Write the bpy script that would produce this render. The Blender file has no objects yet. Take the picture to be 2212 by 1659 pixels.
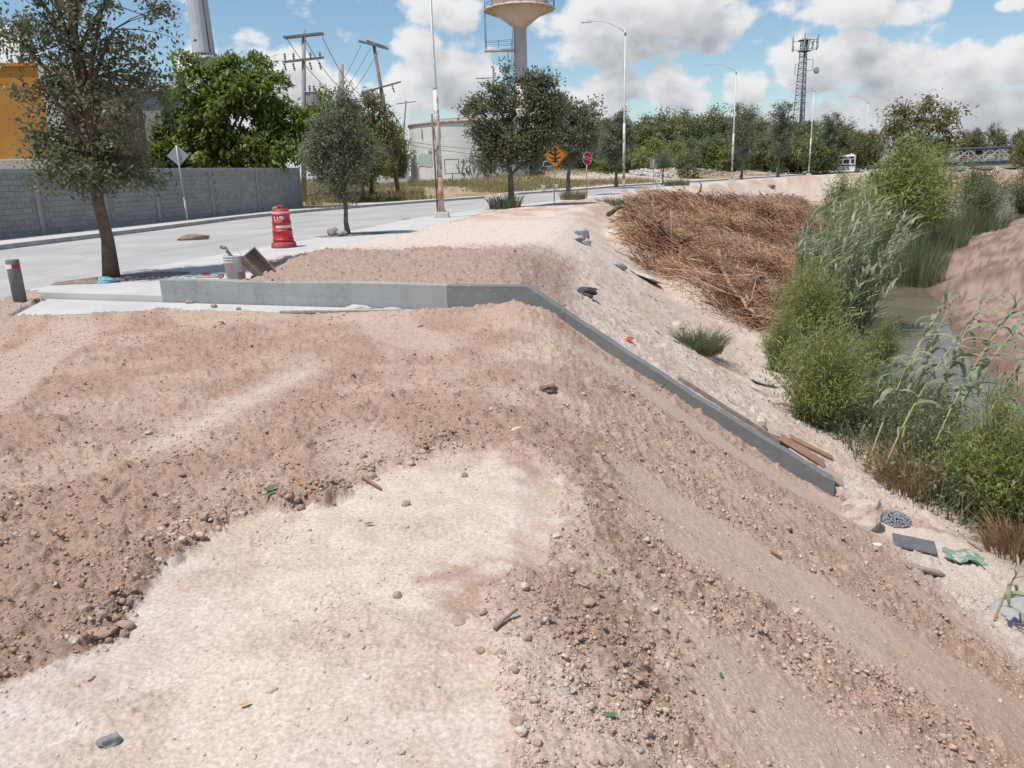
import bpy, bmesh, math, random
import numpy as np
from mathutils import Vector, Matrix

random.seed(7)
RNG = np.random.default_rng(11)
SC = bpy.context.scene
COL = SC.collection

# ------------------------------------------------------------------ camera
PITCH, ROLL, EYE = math.radians(15.4), math.radians(1.85), 1.70
FOC = 1661.0 / 2212.0
cam_data = bpy.data.cameras.new("camera")
cam_data.sensor_width = 36.0
cam_data.lens = 36.0 * FOC
cam_data.clip_start = 0.05
cam_data.clip_end = 4000
camera = bpy.data.objects.new("camera", cam_data)
COL.objects.link(camera)
fw = np.array([0, math.cos(PITCH), -math.sin(PITCH)])
up0 = np.array([0, math.sin(PITCH), math.cos(PITCH)])
rt0 = np.array([1.0, 0, 0])
cr = rt0 * math.cos(ROLL) - up0 * math.sin(ROLL)
cu = up0 * math.cos(ROLL) + rt0 * math.sin(ROLL)
camera.matrix_world = Matrix(((cr[0], cu[0], -fw[0], 0), (cr[1], cu[1], -fw[1], 0), (cr[2], cu[2], -fw[2], EYE), (0, 0, 0, 1)))
SC.camera = camera

def ray(px, py):
    return ((px - 1106) * cr + (829.5 - py) * cu + 1661.0 * fw) / 1661.0

def at_y(px, py, y):
    d = ray(px, py); t = y / d[1]
    return Vector((t * d[0], y, EYE + t * d[2]))

def at_z(px, py, z):
    d = ray(px, py); t = (z - EYE) / d[2]
    return Vector((t * d[0], t * d[1], z))

# ------------------------------------------------------------------ sun, sky, exposure
SUN = Vector((-0.31, -0.23, 0.925)).normalized()
sun_data = bpy.data.lights.new("sun", 'SUN')
sun_data.energy = 4.3
sun_data.angle = math.radians(0.53)
sun_data.color = (1.0, 0.955, 0.90)
sun = bpy.data.objects.new("sun", sun_data)
sun.rotation_mode = 'QUATERNION'
sun.rotation_quaternion = (-SUN).to_track_quat('-Z', 'Y')
COL.objects.link(sun)

SC.view_settings.view_transform = 'Standard'
SC.view_settings.look = 'None'
SC.view_settings.exposure = 0.08
SC.view_settings.gamma = 1.0
SC.view_settings.use_curve_mapping = False
SC.render.engine = 'CYCLES'
SC.cycles.max_bounces = 6
SC.cycles.diffuse_bounces = 3
SC.cycles.transparent_max_bounces = 6
SC.cycles.use_denoising = True

world = bpy.data.worlds.new("World")
SC.world = world
world.use_nodes = True
wt = world.node_tree
wt.nodes.clear()

class NG:
    """small helper for wiring nodes"""
    def __init__(s, tree): s.t = tree
    def n(s, typ, **kw):
        nd = s.t.nodes.new(typ)
        for k, v in kw.items(): setattr(nd, k, v)
        return nd
    def put(s, sock, v):
        if isinstance(v, bpy.types.NodeSocket): s.t.links.new(v, sock)
        elif v is not None:
            try: sock.default_value = v
            except Exception: sock.default_value = tuple(v) + (1.0,)
    def math(s, op, a, b=None, c=None, clamp=False):
        nd = s.n('ShaderNodeMath', operation=op, use_clamp=clamp)
        s.put(nd.inputs[0], a)
        if b is not None: s.put(nd.inputs[1], b)
        if c is not None: s.put(nd.inputs[2], c)
        return nd.outputs[0]
    def vm(s, op, a, b=None):
        nd = s.n('ShaderNodeVectorMath', operation=op)
        s.put(nd.inputs[0], a)
        if b is not None: s.put(nd.inputs[1], b)
        return nd.outputs['Value'] if op in ('DOT_PRODUCT', 'LENGTH') else nd.outputs['Vector']
    def noise(s, vec, scale, detail=4, rough=0.5, dist=0.0):
        nd = s.n('ShaderNodeTexNoise')
        if vec is not None: s.put(nd.inputs['Vector'], vec)
        s.put(nd.inputs['Scale'], scale); s.put(nd.inputs['Detail'], detail); s.put(nd.inputs['Roughness'], rough); s.put(nd.inputs['Distortion'], dist)
        return nd.outputs['Fac']
    def smooth(s, v, a, b, o0=0.0, o1=1.0):
        nd = s.n('ShaderNodeMapRange', interpolation_type='SMOOTHSTEP')
        s.put(nd.inputs['Value'], v); s.put(nd.inputs['From Min'], a); s.put(nd.inputs['From Max'], b); s.put(nd.inputs['To Min'], o0); s.put(nd.inputs['To Max'], o1)
        return nd.outputs['Result']
    def mix(s, fac, a, b, blend='MIX'):
        nd = s.n('ShaderNodeMix', data_type='RGBA', blend_type=blend)
        s.put(nd.inputs['Factor'], fac)
        s.put(nd.inputs[6], a if isinstance(a, bpy.types.NodeSocket) else tuple(a) + (1.0,))
        s.put(nd.inputs[7], b if isinstance(b, bpy.types.NodeSocket) else tuple(b) + (1.0,))
        return nd.outputs[2]

# cumulus banks: centre (px, py of the photo, turned into azimuth/elevation), half sizes, weight
CLOUDS = [(1380, 45, 200, 80, 1.0), (1300, 110, 95, 45, .8), (1500, 25, 130, 70, 1.0), (905, 100, 62, 52, .9), (965, 160, 110, 75, 1.0), (880, 195, 75, 50, .8),
          (965, 25, 85, 42, .85), (635, 165, 78, 60, 1.0), (705, 195, 70, 55, .8), (510, 90, 75, 40, .45), (430, 150, 60, 50, .5), (10, 100, 40, 38, .8),
          (1310, 195, 85, 55, .9), (1455, 190, 80, 50, .95), (1250, 240, 90, 50, .8), (1540, 105, 38, 22, .7), (1615, 185, 52, 48, .8),
          (1740, 145, 90, 65, .95), (1850, 140, 130, 80, 1.0), (1960, 190, 100, 70, .9), (1870, 25, 160, 45, .8), (2080, 165, 110, 70, 1.0), (2190, 140, 70, 60, 1.0),
          (2195, 12, 50, 25, .7), (1750, 268, 520, 46, .62), (1150, 280, 320, 40, .55), (2100, 245, 200, 60, .9), (640, 250, 300, 50, .6), (1640, 20, 120, 30, .5), (760, 60, 40, 20, .25)]
grp = bpy.data.node_groups.new("cloud_density", 'ShaderNodeTree')
grp.interface.new_socket("Vector", in_out='INPUT', socket_type='NodeSocketVector')
grp.interface.new_socket("Density", in_out='OUTPUT', socket_type='NodeSocketFloat')
G = NG(grp)
gi = G.n('NodeGroupInput'); go = G.n('NodeGroupOutput')
uv = gi.outputs[0]
warp = G.n('ShaderNodeTexNoise'); G.put(warp.inputs['Vector'], uv); G.put(warp.inputs['Scale'], 26.0); G.put(warp.inputs['Detail'], 3.0)
uvw = G.vm('ADD', uv, G.vm('MULTIPLY', G.vm('SUBTRACT', warp.outputs['Color'], (.5, .5, .5)), (.035, .03, 0)))
acc = None
for (bx, by, ba, bb, bw) in CLOUDS:
    d = ray(bx, by); d = d / np.linalg.norm(d)
    az, el = math.atan2(d[0], d[1]), math.asin(d[2])
    cosf = math.cos(math.atan2(bx - 1106, 1661.0))
    q = G.vm('MULTIPLY', G.vm('SUBTRACT', uvw, (az, el, 0)), (1661.0 / (ba * .90) / cosf ** 2, 1661.0 / (bb * .88) / cosf, 0))
    v = G.math('MULTIPLY_ADD', G.vm('DOT_PRODUCT', q, q), -bw * .6, bw)
    acc = v if acc is None else G.math('SMOOTH_MAX', acc, v, 0.25)
sep = G.n('ShaderNodeSeparateXYZ'); G.put(sep.inputs[0], uv)
outw = G.math('MAXIMUM', G.smooth(sep.outputs[1], .21, .34), G.smooth(G.math('ABSOLUTE', sep.outputs[0]), .64, .85))
gen = G.math('MULTIPLY_ADD', G.noise(uv, 5.0, 3), 5.0, -2.7)
gen = G.math('MULTIPLY', gen, outw)
acc = G.math('MAXIMUM', G.math('MULTIPLY', G.math('MAXIMUM', acc, -1.5), G.math('SUBTRACT', 1.0, outw)), gen)
fine = G.noise(G.vm('MULTIPLY', uv, (1, 1.35, 1)), 24.0, 6, .52)
acc = G.math('ADD', acc, G.smooth(sep.outputs[1], -.01, .05, 1.2, 0.0))
dens = G.math('ADD', acc, G.math('MULTIPLY_ADD', fine, 2.1, -1.20))
G.put(go.inputs[0], dens)

N = NG(wt)
tc = N.n('ShaderNodeTexCoord')
sx = N.n('ShaderNodeSeparateXYZ'); N.put(sx.inputs[0], tc.outputs['Generated'])
az = N.math('ARCTAN2', sx.outputs[0], sx.outputs[1])
el = N.math('ARCSINE', sx.outputs[2])
cmb = N.n('ShaderNodeCombineXYZ'); N.put(cmb.inputs[0], az); N.put(cmb.inputs[1], el)
def dens_at(off):
    g = N.n('ShaderNodeGroup'); g.node_tree = grp
    N.put(g.inputs[0], N.vm('ADD', cmb.outputs[0], off) if off else cmb.outputs[0])
    return g.outputs[0]
d0 = dens_at(None); d1 = dens_at((-.010, .018, 0)); d2 = dens_at((-.02, .045, 0))
mask = N.smooth(d0, .0, .42)
shade = N.math('MULTIPLY_ADD', N.smooth(d1, .0, 1.1), .55, N.math('MULTIPLY', N.smooth(d2, .1, 1.1), .45))
cloud_col = N.mix(shade, (.80, .805, .81), (.37, .39, .425))
low = N.smooth(el, .0, .10, 0.55, 0.0)
cloud_col = N.mix(low, cloud_col, (.48, .515, .56))
sky = N.n('ShaderNodeTexSky', sky_type='NISHITA', sun_disc=False)
sky.sun_elevation = math.asin(SUN.z)
sky.sun_rotation = math.atan2(SUN.x, SUN.y)
sky.altitude = 0; sky.air_density = 1.0; sky.dust_density = 0.4; sky.ozone_density = 1.2
bg1 = N.n('ShaderNodeBackground'); N.put(bg1.inputs['Color'], N.mix(1.0, sky.outputs[0], (.885, .99, 1.01), 'MULTIPLY')); bg1.inputs['Strength'].default_value = 0.115
bg2 = N.n('ShaderNodeBackground'); N.put(bg2.inputs['Color'], cloud_col); bg2.inputs['Strength'].default_value = 1.0
msh = N.n('ShaderNodeMixShader'); N.put(msh.inputs[0], mask); N.put(msh.inputs[1], bg1.outputs[0]); N.put(msh.inputs[2], bg2.outputs[0])
wo = N.n('ShaderNodeOutputWorld'); N.put(wo.inputs[0], msh.outputs[0])

# ------------------------------------------------------------------ helpers: objects
def tag(o, label=None, cat=None, group=None, kind=None):
    for k, v in (('label', label), ('category', cat), ('group', group), ('kind', kind)):
        if v: o[k] = v
    return o

def thing(name, label, cat, loc=(0, 0, 0), rz=0.0, group=None):
    o = bpy.data.objects.new(name, None)
    o.empty_display_size = .2
    COL.objects.link(o)
    o.location = loc; o.rotation_euler = (0, 0, rz)
    return tag(o, label, cat, group)

def link_mesh(name, me, mat=None, parent=None, loc=None, rot=None):
    o = bpy.data.objects.new(name, me)
    COL.objects.link(o)
    if mat is not None and not me.materials: me.materials.append(mat)
    if parent is not None: o.parent = parent
    if loc is not None: o.location = loc
    if rot is not None: o.rotation_euler = rot
    return o

def np_mesh(name, V, F, smooth=False, attrs=None):
    """V (n,3), F (m,3|4) arrays -> mesh; attrs {name: per point float or (n,3) colour}"""
    V = np.asarray(V, np.float32); F = np.asarray(F, np.int32)
    me = bpy.data.meshes.new(name)
    k = F.shape[1]
    me.vertices.add(len(V)); me.vertices.foreach_set('co', V.ravel())
    me.loops.add(F.size); me.loops.foreach_set('vertex_index', F.ravel())
    me.polygons.add(len(F))
    me.polygons.foreach_set('loop_start', np.arange(0, F.size, k, dtype=np.int32))
    if smooth: me.polygons.foreach_set('use_smooth', np.ones(len(F), bool))
    me.update(calc_edges=True)
    for an, av in (attrs or {}).items():
        av = np.asarray(av, np.float32)
        if av.ndim == 2:
            a = me.attributes.new(an, 'FLOAT_COLOR', 'POINT')
            a.data.foreach_set('color', np.concatenate([av, np.ones((len(av), 1), np.float32)], 1).ravel())
        else:
            a = me.attributes.new(an, 'FLOAT', 'POINT'); a.data.foreach_set('value', av)
    return me

class MB:
    """collects boxes, tubes and lathes, then makes ONE mesh object"""
    def __init__(s): s.v = []; s.f = []; s.sm = []
    def add(s, vs, fs, smooth=False):
        b = len(s.v); s.v += [tuple(v) for v in vs]
        s.f += [tuple(i + b for i in f) for f in fs]; s.sm += [smooth] * len(fs)
        return s
    def box(s, c, size, rz=0.0, M=None, taper=1.0):
        hx, hy, hz = size[0] / 2, size[1] / 2, size[2] / 2
        vs = [Vector((x * hx * (taper if z > 0 else 1), y * hy * (taper if z > 0 else 1), z * hz)) for z in (-1, 1) for y in (-1, 1) for x in (-1, 1)]
        R = M if M is not None else Matrix.Rotation(rz, 3, 'Z')
        vs = [R @ v + Vector(c) for v in vs]
        return s.add(vs, [(0, 2, 3, 1), (4, 5, 7, 6), (0, 1, 5, 4), (2, 6, 7, 3), (0, 4, 6, 2), (1, 3, 7, 5)])
    def bar(s, a, b, w, h=None):
        """square bar from a to b"""
        a, b = Vector(a), Vector(b); d = b - a
        q = d.to_track_quat('Z', 'Y').to_matrix()
        return s.box((a + b) / 2, (w, h or w, d.length), M=q)
    def tube(s, pts, rad, n=8, cap=True, smooth=True):
        pts = [Vector(p) for p in pts]
        rad = [rad] * len(pts) if isinstance(rad, (int, float)) else list(rad)
        vs = []; prev = None
        for i, p in enumerate(pts):
            t = (pts[min(i + 1, len(pts) - 1)] - pts[max(i - 1, 0)])
            if t.length < 1e-9: t = Vector((0, 0, 1))
            t.normalize()
            if prev is None:
                ref = Vector((1, 0, 0)) if abs(t.x) < .9 else Vector((0, 1, 0))
                u = t.cross(ref).normalized()
            else:
                u = (prev - t * prev.dot(t)).normalized()
            prev = u; w = t.cross(u)
            for k in range(n):
                a = 2 * math.pi * k / n
                vs.append(p + (u * math.cos(a) + w * math.sin(a)) * rad[i])
        fs = []
        for i in range(len(pts) - 1):
            for k in range(n):
                k2 = (k + 1) % n
                fs.append((i * n + k, i * n + k2, (i + 1) * n + k2, (i + 1) * n + k))
        s.add(vs, fs, smooth)
        if cap:
            b = len(s.v) - len(vs)
            s.f.append(tuple(b + k for k in reversed(range(n)))); s.sm.append(False)
            s.f.append(tuple(b + (len(pts) - 1) * n + k for k in range(n))); s.sm.append(False)
        return s
    def lathe(s, prof, n=24, c=(0, 0, 0), smooth=True, cap=True):
        vs = []; fs = []
        for (r, z) in prof:
            for k in range(n):
                a = 2 * math.pi * k / n
                vs.append((c[0] + r * math.cos(a), c[1] + r * math.sin(a), c[2] + z))
        for i in range(len(prof) - 1):
            for k in range(n):
                k2 = (k + 1) % n
                fs.append((i * n + k, i * n + k2, (i + 1) * n + k2, (i + 1) * n + k))
        s.add(vs, fs, smooth)
        if cap:
            b = len(s.v) - len(vs)
            if prof[0][0] > 1e-4: s.f.append(tuple(b + k for k in reversed(range(n)))); s.sm.append(False)
            if prof[-1][0] > 1e-4: s.f.append(tuple(b + (len(prof) - 1) * n + k for k in range(n))); s.sm.append(False)
        return s
    def prism(s, poly, z0, z1):
        """polygon (x,y) list, counter-clockwise, extruded from z0 to z1"""
        n = len(poly)
        vs = [(p[0], p[1], z0) for p in poly] + [(p[0], p[1], z1) for p in poly]
        fs = [tuple(reversed(range(n))), tuple(range(n, 2 * n))] + [(i, (i + 1) % n, n + (i + 1) % n, n + i) for i in range(n)]
        return s.add(vs, fs)
    def mesh(s, name, bevel=0.0):
        used = sorted({i for f in s.f for i in f}); remap = {u: i for i, u in enumerate(used)}
        me = bpy.data.meshes.new(name)
        me.from_pydata([s.v[u] for u in used], [], [tuple(remap[i] for i in f) for f in s.f])
        me.polygons.foreach_set('use_smooth', np.array(s.sm, bool))
        if bevel > 0:
            bm = bmesh.new(); bm.from_mesh(me)
            bmesh.ops.bevel(bm, geom=[e for e in bm.edges if len(e.link_faces) == 2 and e.calc_face_angle() > .6], offset=bevel, segments=1, affect='EDGES')
            bm.to_mesh(me); bm.free()
        me.update()
        return me
    def build(s, name, mat, parent=None, bevel=0.0, loc=None, rot=None):
        return link_mesh(name, s.mesh(name, bevel), mat, parent, loc, rot)

def copy_thing(o, loc=None, rz=None, scale=None, label=None, group=None):
    c = o.copy(); COL.objects.link(c)
    if loc is not None: c.location = loc
    if rz is not None: c.rotation_euler = (0, 0, rz)
    if scale is not None: c.scale = (scale,) * 3 if isinstance(scale, (int, float)) else scale
    if label: c['label'] = label
    if group: c['group'] = group
    for ch in list(o.children):
        k = ch.copy(); COL.objects.link(k); k.parent = c
        for g in list(ch.children):
            q = g.copy(); COL.objects.link(q); q.parent = k
    return c

# ------------------------------------------------------------------ helpers: materials
MATS = {}
def mat(name, col, rough=.85, col2=None, scale=4.0, detail=5, bump=0.0, bscale=30.0, metal=0.0, spec=.3, lo=.35, hi=.65, rnd=0.0, attr=None, streak=None, coat=0.0, rust=None, rust_amt=.5):
    """procedural surface: two colours mixed by noise, optional bump, streaks running down, rust patches, per object tint"""
    if name in MATS: return MATS[name]
    m = bpy.data.materials.new(name); m.use_nodes = True
    t = m.node_tree; A = NG(t)
    p = t.nodes['Principled BSDF']
    c = A.n('ShaderNodeTexCoord').outputs['Object']
    base = None
    if col2 is not None:
        base = A.mix(A.smooth(A.noise(c, scale, detail, .6), lo, hi), col, col2)
    else:
        base = A.mix(A.smooth(A.noise(c, scale, detail, .6), .3, .7), tuple(x * .9 for x in col), tuple(min(1, x * 1.08) for x in col))
    if streak:
        sc, scol, amt = streak
        mp = A.vm('MULTIPLY', c, (sc, sc, sc * .08))
        base = A.mix(A.math('MULTIPLY', A.smooth(A.noise(mp, 1.0, 4, .6), .5, .75), amt), base, scol)
    if rust:
        rn = A.noise(c, rust[1], 6, .65)
        base = A.mix(A.smooth(rn, 1 - rust_amt, 1 - rust_amt + .08), base, rust[0])
    if rnd:
        oi = A.n('ShaderNodeObjectInfo').outputs['Random']
        base = A.mix(1.0, base, A.n('ShaderNodeCombineColor').outputs[0], 'MULTIPLY')
        cc = t.nodes[-1] if False else [n for n in t.nodes if n.bl_idname == 'ShaderNodeCombineColor'][-1]
        v = A.math('MULTIPLY_ADD', oi, 2 * rnd, 1 - rnd)
        for i in range(3): A.put(cc.inputs[i], v)
    if attr:
        at = A.n('ShaderNodeAttribute', attribute_name=attr[0]).outputs['Fac']
        v = A.math('MULTIPLY_ADD', at, 2 * attr[1], 1 - attr[1])
        cc = A.n('ShaderNodeCombineColor')
        for i in range(3): A.put(cc.inputs[i], v)
        base = A.mix(1.0, base, cc.outputs[0], 'MULTIPLY')
    A.put(p.inputs['Base Color'], base)
    p.inputs['Roughness'].default_value = rough
    p.inputs['Metallic'].default_value = metal
    p.inputs['Specular IOR Level'].default_value = spec
    p.inputs['Coat Weight'].default_value = coat
    if bump:
        b = A.n('ShaderNodeBump'); b.inputs['Strength'].default_value = 1.0; b.inputs['Distance'].default_value = bump
        A.put(b.inputs['Height'], A.noise(c, bscale, 6, .6)); A.put(p.inputs['Normal'], b.outputs[0])
    MATS[name] = m
    return m

def leaf_mat(name, dark, light, dry=None, dry_amt=.05, gloss=.35, trans=.35):
    if name in MATS: return MATS[name]
    m = bpy.data.materials.new(name); m.use_nodes = True
    t = m.node_tree; A = NG(t); t.nodes.clear()
    at = A.n('ShaderNodeAttribute', attribute_name='tint').outputs['Fac']
    c = A.n('ShaderNodeTexCoord').outputs['Object']
    f = A.math('ADD', A.math('MULTIPLY', at, .6), A.math('MULTIPLY', A.smooth(A.noise(c, 1.1, 3), .35, .65), .4))
    col = A.mix(f, dark, light)
    if dry: col = A.mix(A.smooth(A.math('ADD', A.math('MULTIPLY', at, 0.35), A.noise(c, 2.0, 3, .6)), 1.0 - dry_amt - .25, 1.0 - dry_amt - .10), col, dry)
    p = A.n('ShaderNodeBsdfPrincipled'); A.put(p.inputs['Base Color'], col)
    p.inputs['Roughness'].default_value = .5; p.inputs['Specular IOR Level'].default_value = gloss
    tr = A.n('ShaderNodeBsdfTranslucent'); A.put(tr.inputs['Color'], A.mix(.5, col, light))
    ms = A.n('ShaderNodeMixShader'); ms.inputs[0].default_value = trans
    A.put(ms.inputs[1], p.outputs[0]); A.put(ms.inputs[2], tr.outputs[0])
    o = A.n('ShaderNodeOutputMaterial'); A.put(o.inputs[0], ms.outputs[0])
    MATS[name] = m
    return m
# ------------------------------------------------------------------ noise (numpy)
def _hash(ix, iy, seed):
    h = (ix.astype(np.int64) * 374761393 + iy.astype(np.int64) * 668265263 + seed * 1442695041) & 0xFFFFFFFF
    h = ((h ^ (h >> 13)) * 1274126177) & 0xFFFFFFFF
    h = h ^ (h >> 16)
    return (h & 0xFFFFFF) / float(0xFFFFFF)

def vnoise(x, y, seed=0):
    ix = np.floor(x); iy = np.floor(y); fx = x - ix; fy = y - iy
    fx = fx * fx * fx * (fx * (fx * 6 - 15) + 10); fy = fy * fy * fy * (fy * (fy * 6 - 15) + 10)
    a = _hash(ix, iy, seed); b = _hash(ix + 1, iy, seed); c = _hash(ix, iy + 1, seed); d = _hash(ix + 1, iy + 1, seed)
    return (a * (1 - fx) + b * fx) * (1 - fy) + (c * (1 - fx) + d * fx) * fy

def fbm(x, y, seed=0, oct=4, gain=.5):
    s = np.zeros_like(x); a = 1.0; t = 0.0
    for o in range(oct):
        s += a * vnoise(x, y, seed + o * 17); t += a
        x, y = x * 1.93 + y * .52, y * 1.93 - x * .52; a *= gain
    return s / t

def worley(x, y, seed=0):
    ix = np.floor(x); iy = np.floor(y); best = np.full(x.shape, 9.0); idv = np.zeros_like(x)
    for dx in (-1, 0, 1):
        for dy in (-1, 0, 1):
            cx, cy = ix + dx, iy + dy
            qx = cx + _hash(cx, cy, seed); qy = cy + _hash(cx, cy, seed + 5)
            d = (x - qx) ** 2 + (y - qy) ** 2
            m = d < best
            best = np.where(m, d, best); idv = np.where(m, _hash(cx, cy, seed + 9), idv)
    return np.sqrt(best), idv

def sst(v, a, b):
    t = np.clip((v - a) / (b - a), 0, 1)
    return t * t * (3 - 2 * t)

def sdist(x, y, poly):
    """signed distance to a polyline (right of its direction of travel is positive) and arc length of the foot point"""
    best = np.full(x.shape, 1e18); sg = np.ones_like(x); arc = np.zeros_like(x); L = 0.0
    for (ax, ay), (bx, by) in zip(poly[:-1], poly[1:]):
        dx, dy = bx - ax, by - ay; l2 = dx * dx + dy * dy; l = math.sqrt(l2)
        t = np.clip(((x - ax) * dx + (y - ay) * dy) / l2, 0, 1)
        d = (x - ax - t * dx) ** 2 + (y - ay - t * dy) ** 2
        m = d < best
        best = np.where(m, d, best)
        sg = np.where(m, np.where(dx * (y - ay) - dy * (x - ax) > 0, -1.0, 1.0), sg)
        arc = np.where(m, L + t * l, arc); L += l
    return np.sqrt(best) * sg, arc

def inside(x, y, poly):
    r = np.zeros(x.shape, bool); n = len(poly)
    for i in range(n):
        ax, ay = poly[i]; bx, by = poly[(i + 1) % n]
        if ay == by: continue
        c = ((ay > y) != (by > y)) & (x < (bx - ax) * (y - ay) / (by - ay) + ax)
        r ^= c
    return r

# ------------------------------------------------------------------ plan of the place (metres; road at about z = 0)
CREST = [(.05, -40), (.02, 0), (.15, 4), (.25, 9.7), (.76, 15.5), (2.4, 26.5), (6.4, 46), (10.8, 59), (27, 85), (35, 93), (50, 110), (68, 130), (100, 146), (160, 152), (400, 156)]
FARW = [(6.8, -40), (8.0, 5), (9.9, 14), (11.0, 18), (12.3, 20.9), (14.7, 26.5), (18.9, 34), (22, 39), (29.6, 49.5), (40.7, 61.4), (60, 74), (100, 90), (400, 110)]
NEAR = [(-20, -40), (-12, -10), (-9, 8), (-8.4, 13.2), (-7.8, 12.9), (-5.45, 12.05), (-4.95, 11.95), (-4.8, 12.6), (-4.45, 13.9), (-5.3, 17.0), (-4.66, 19.8), (-3.33, 22.9), (-2.23, 28.0), (-.73, 36.7), (2.7, 43.4), (4.8, 47.5), (8.5, 56.8), (12.5, 65), (25, 86), (34, 96.5), (46, 110), (62, 128), (98, 145), (200, 157)]
WALKFAR = [(-8.35, 13.3), (-8.2, 13.9), (-7.3, 17.5), (-6.3, 21), (-5.66, 23), (-3.84, 32.1), (-1.6, 37.4), (1.5, 43.9), (3.5, 48), (7.0, 57), (11, 65.6), (23.5, 86.8), (32.5, 97.5), (44.5, 111), (60.5, 129), (97, 146.5), (200, 158.5)]
KERB = [(-31, -40), (-22.6, -6), (-15.6, 24), (-14.2, 31), (-13.1, 38.5), (-11.7, 43.2), (-9.07, 48.4), (-5.14, 54.1), (-1.6, 58.7), (1, 65.7), (6.6, 72.5), (12.0, 82), (18.6, 89.5), (27, 99), (38.5, 112), (54, 130), (90, 152), (200, 166)]
FARWALK = [(-34, -40), (-25, -6), (-17.5, 27), (-15.9, 34), (-14.0, 42.5), (-12.4, 48.8), (-9.7, 51.6), (-5.5, 56.3), (-2.4, 60.5), (-.2, 68), (5.0, 74.4), (10.4, 83.4), (17, 91), (25.5, 100.5), (37, 113.5), (52.5, 132), (89, 154), (200, 168.5)]
WALL_A, WALL_B, WALL_E = (-5.45, 12.05), (.24, 10.1), (3.96, 8.83)
WALLLINE = [(-9.5, 13.45), WALL_A, WALL_B, WALL_E, (6.2, 8.05)]
FOOTING = [(-7.75, 12.85), (-7.2, 11.0), (-5.15, 11.32), (-2.95, 10.62), (-1.2, 10.15), (-.9, 10.45), (-5.45, 12.03)]
FOOTMASK = [(-7.9, 13.1), (-7.3, 11.1), (-5.1, 11.42), (-2.95, 10.70), (-1.25, 10.2), (-.9, 10.6), (-5.3, 12.12), (-5.45, 12.4)]
PAVE = NEAR[3:] + [(300, 170)] + list(reversed(FARWALK)) + [(-34, -40)] + NEAR[:3]
STREET = [(-6, 57.5), (-2.4, 60), (-1.2, 59), (1.5, 66), (-.5, 68), (-8, 78)]
P_D = [-60, -.5, -.15, .25, .8, 1.8, 2.8, 3.4, 4.1, 5.0, 6.2, 7.4, 8.6, 10, 60]
P_Z = [0, 0, -.03, -.16, -.48, -1.11, -1.75, -2.12, -2.48, -2.72, -2.87, -3.08, -3.4, -3.6, -3.6]

def pale_patch(x, y):
    """the bare pale floor in the foreground: signed amount, positive inside"""
    poly = [(-9, .2), (-3.2, 2.0), (-1.9, 2.38), (-1.58, 2.62), (-1.66, 3.3), (-1.6, 3.55), (-1.34, 3.88), (-1.05, 3.95), (-.82, 4.4), (-.45, 4.8), (-.02, 4.75), (.3, 4.4),
            (.12, 3.3), (-.2, 2.95), (-.16, 2.68), (-.02, 2.3), (.03, 1.6), (.0, -6), (-9, -6)]
    poly2 = poly + [poly[0]]
    wx = x + .16 * (fbm(x * 5, y * 5, 71, 3) - .5); wy = y + .22 * (fbm(x * 5, y * 5, 75, 3) - .5)
    d, _ = sdist(wx, wy, poly2)
    return np.where(inside(wx, wy, poly), np.abs(d), -np.abs(d))

HEAP_Y, HEAP_D, HEAP_Z = [20, 23, 30, 38, 46, 50], [5.6, 6.3, 7.6, 9.4, 10.6, 10.8], [-2.9, -2.6, -1.9, -1.0, -.45, -.4]

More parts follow.
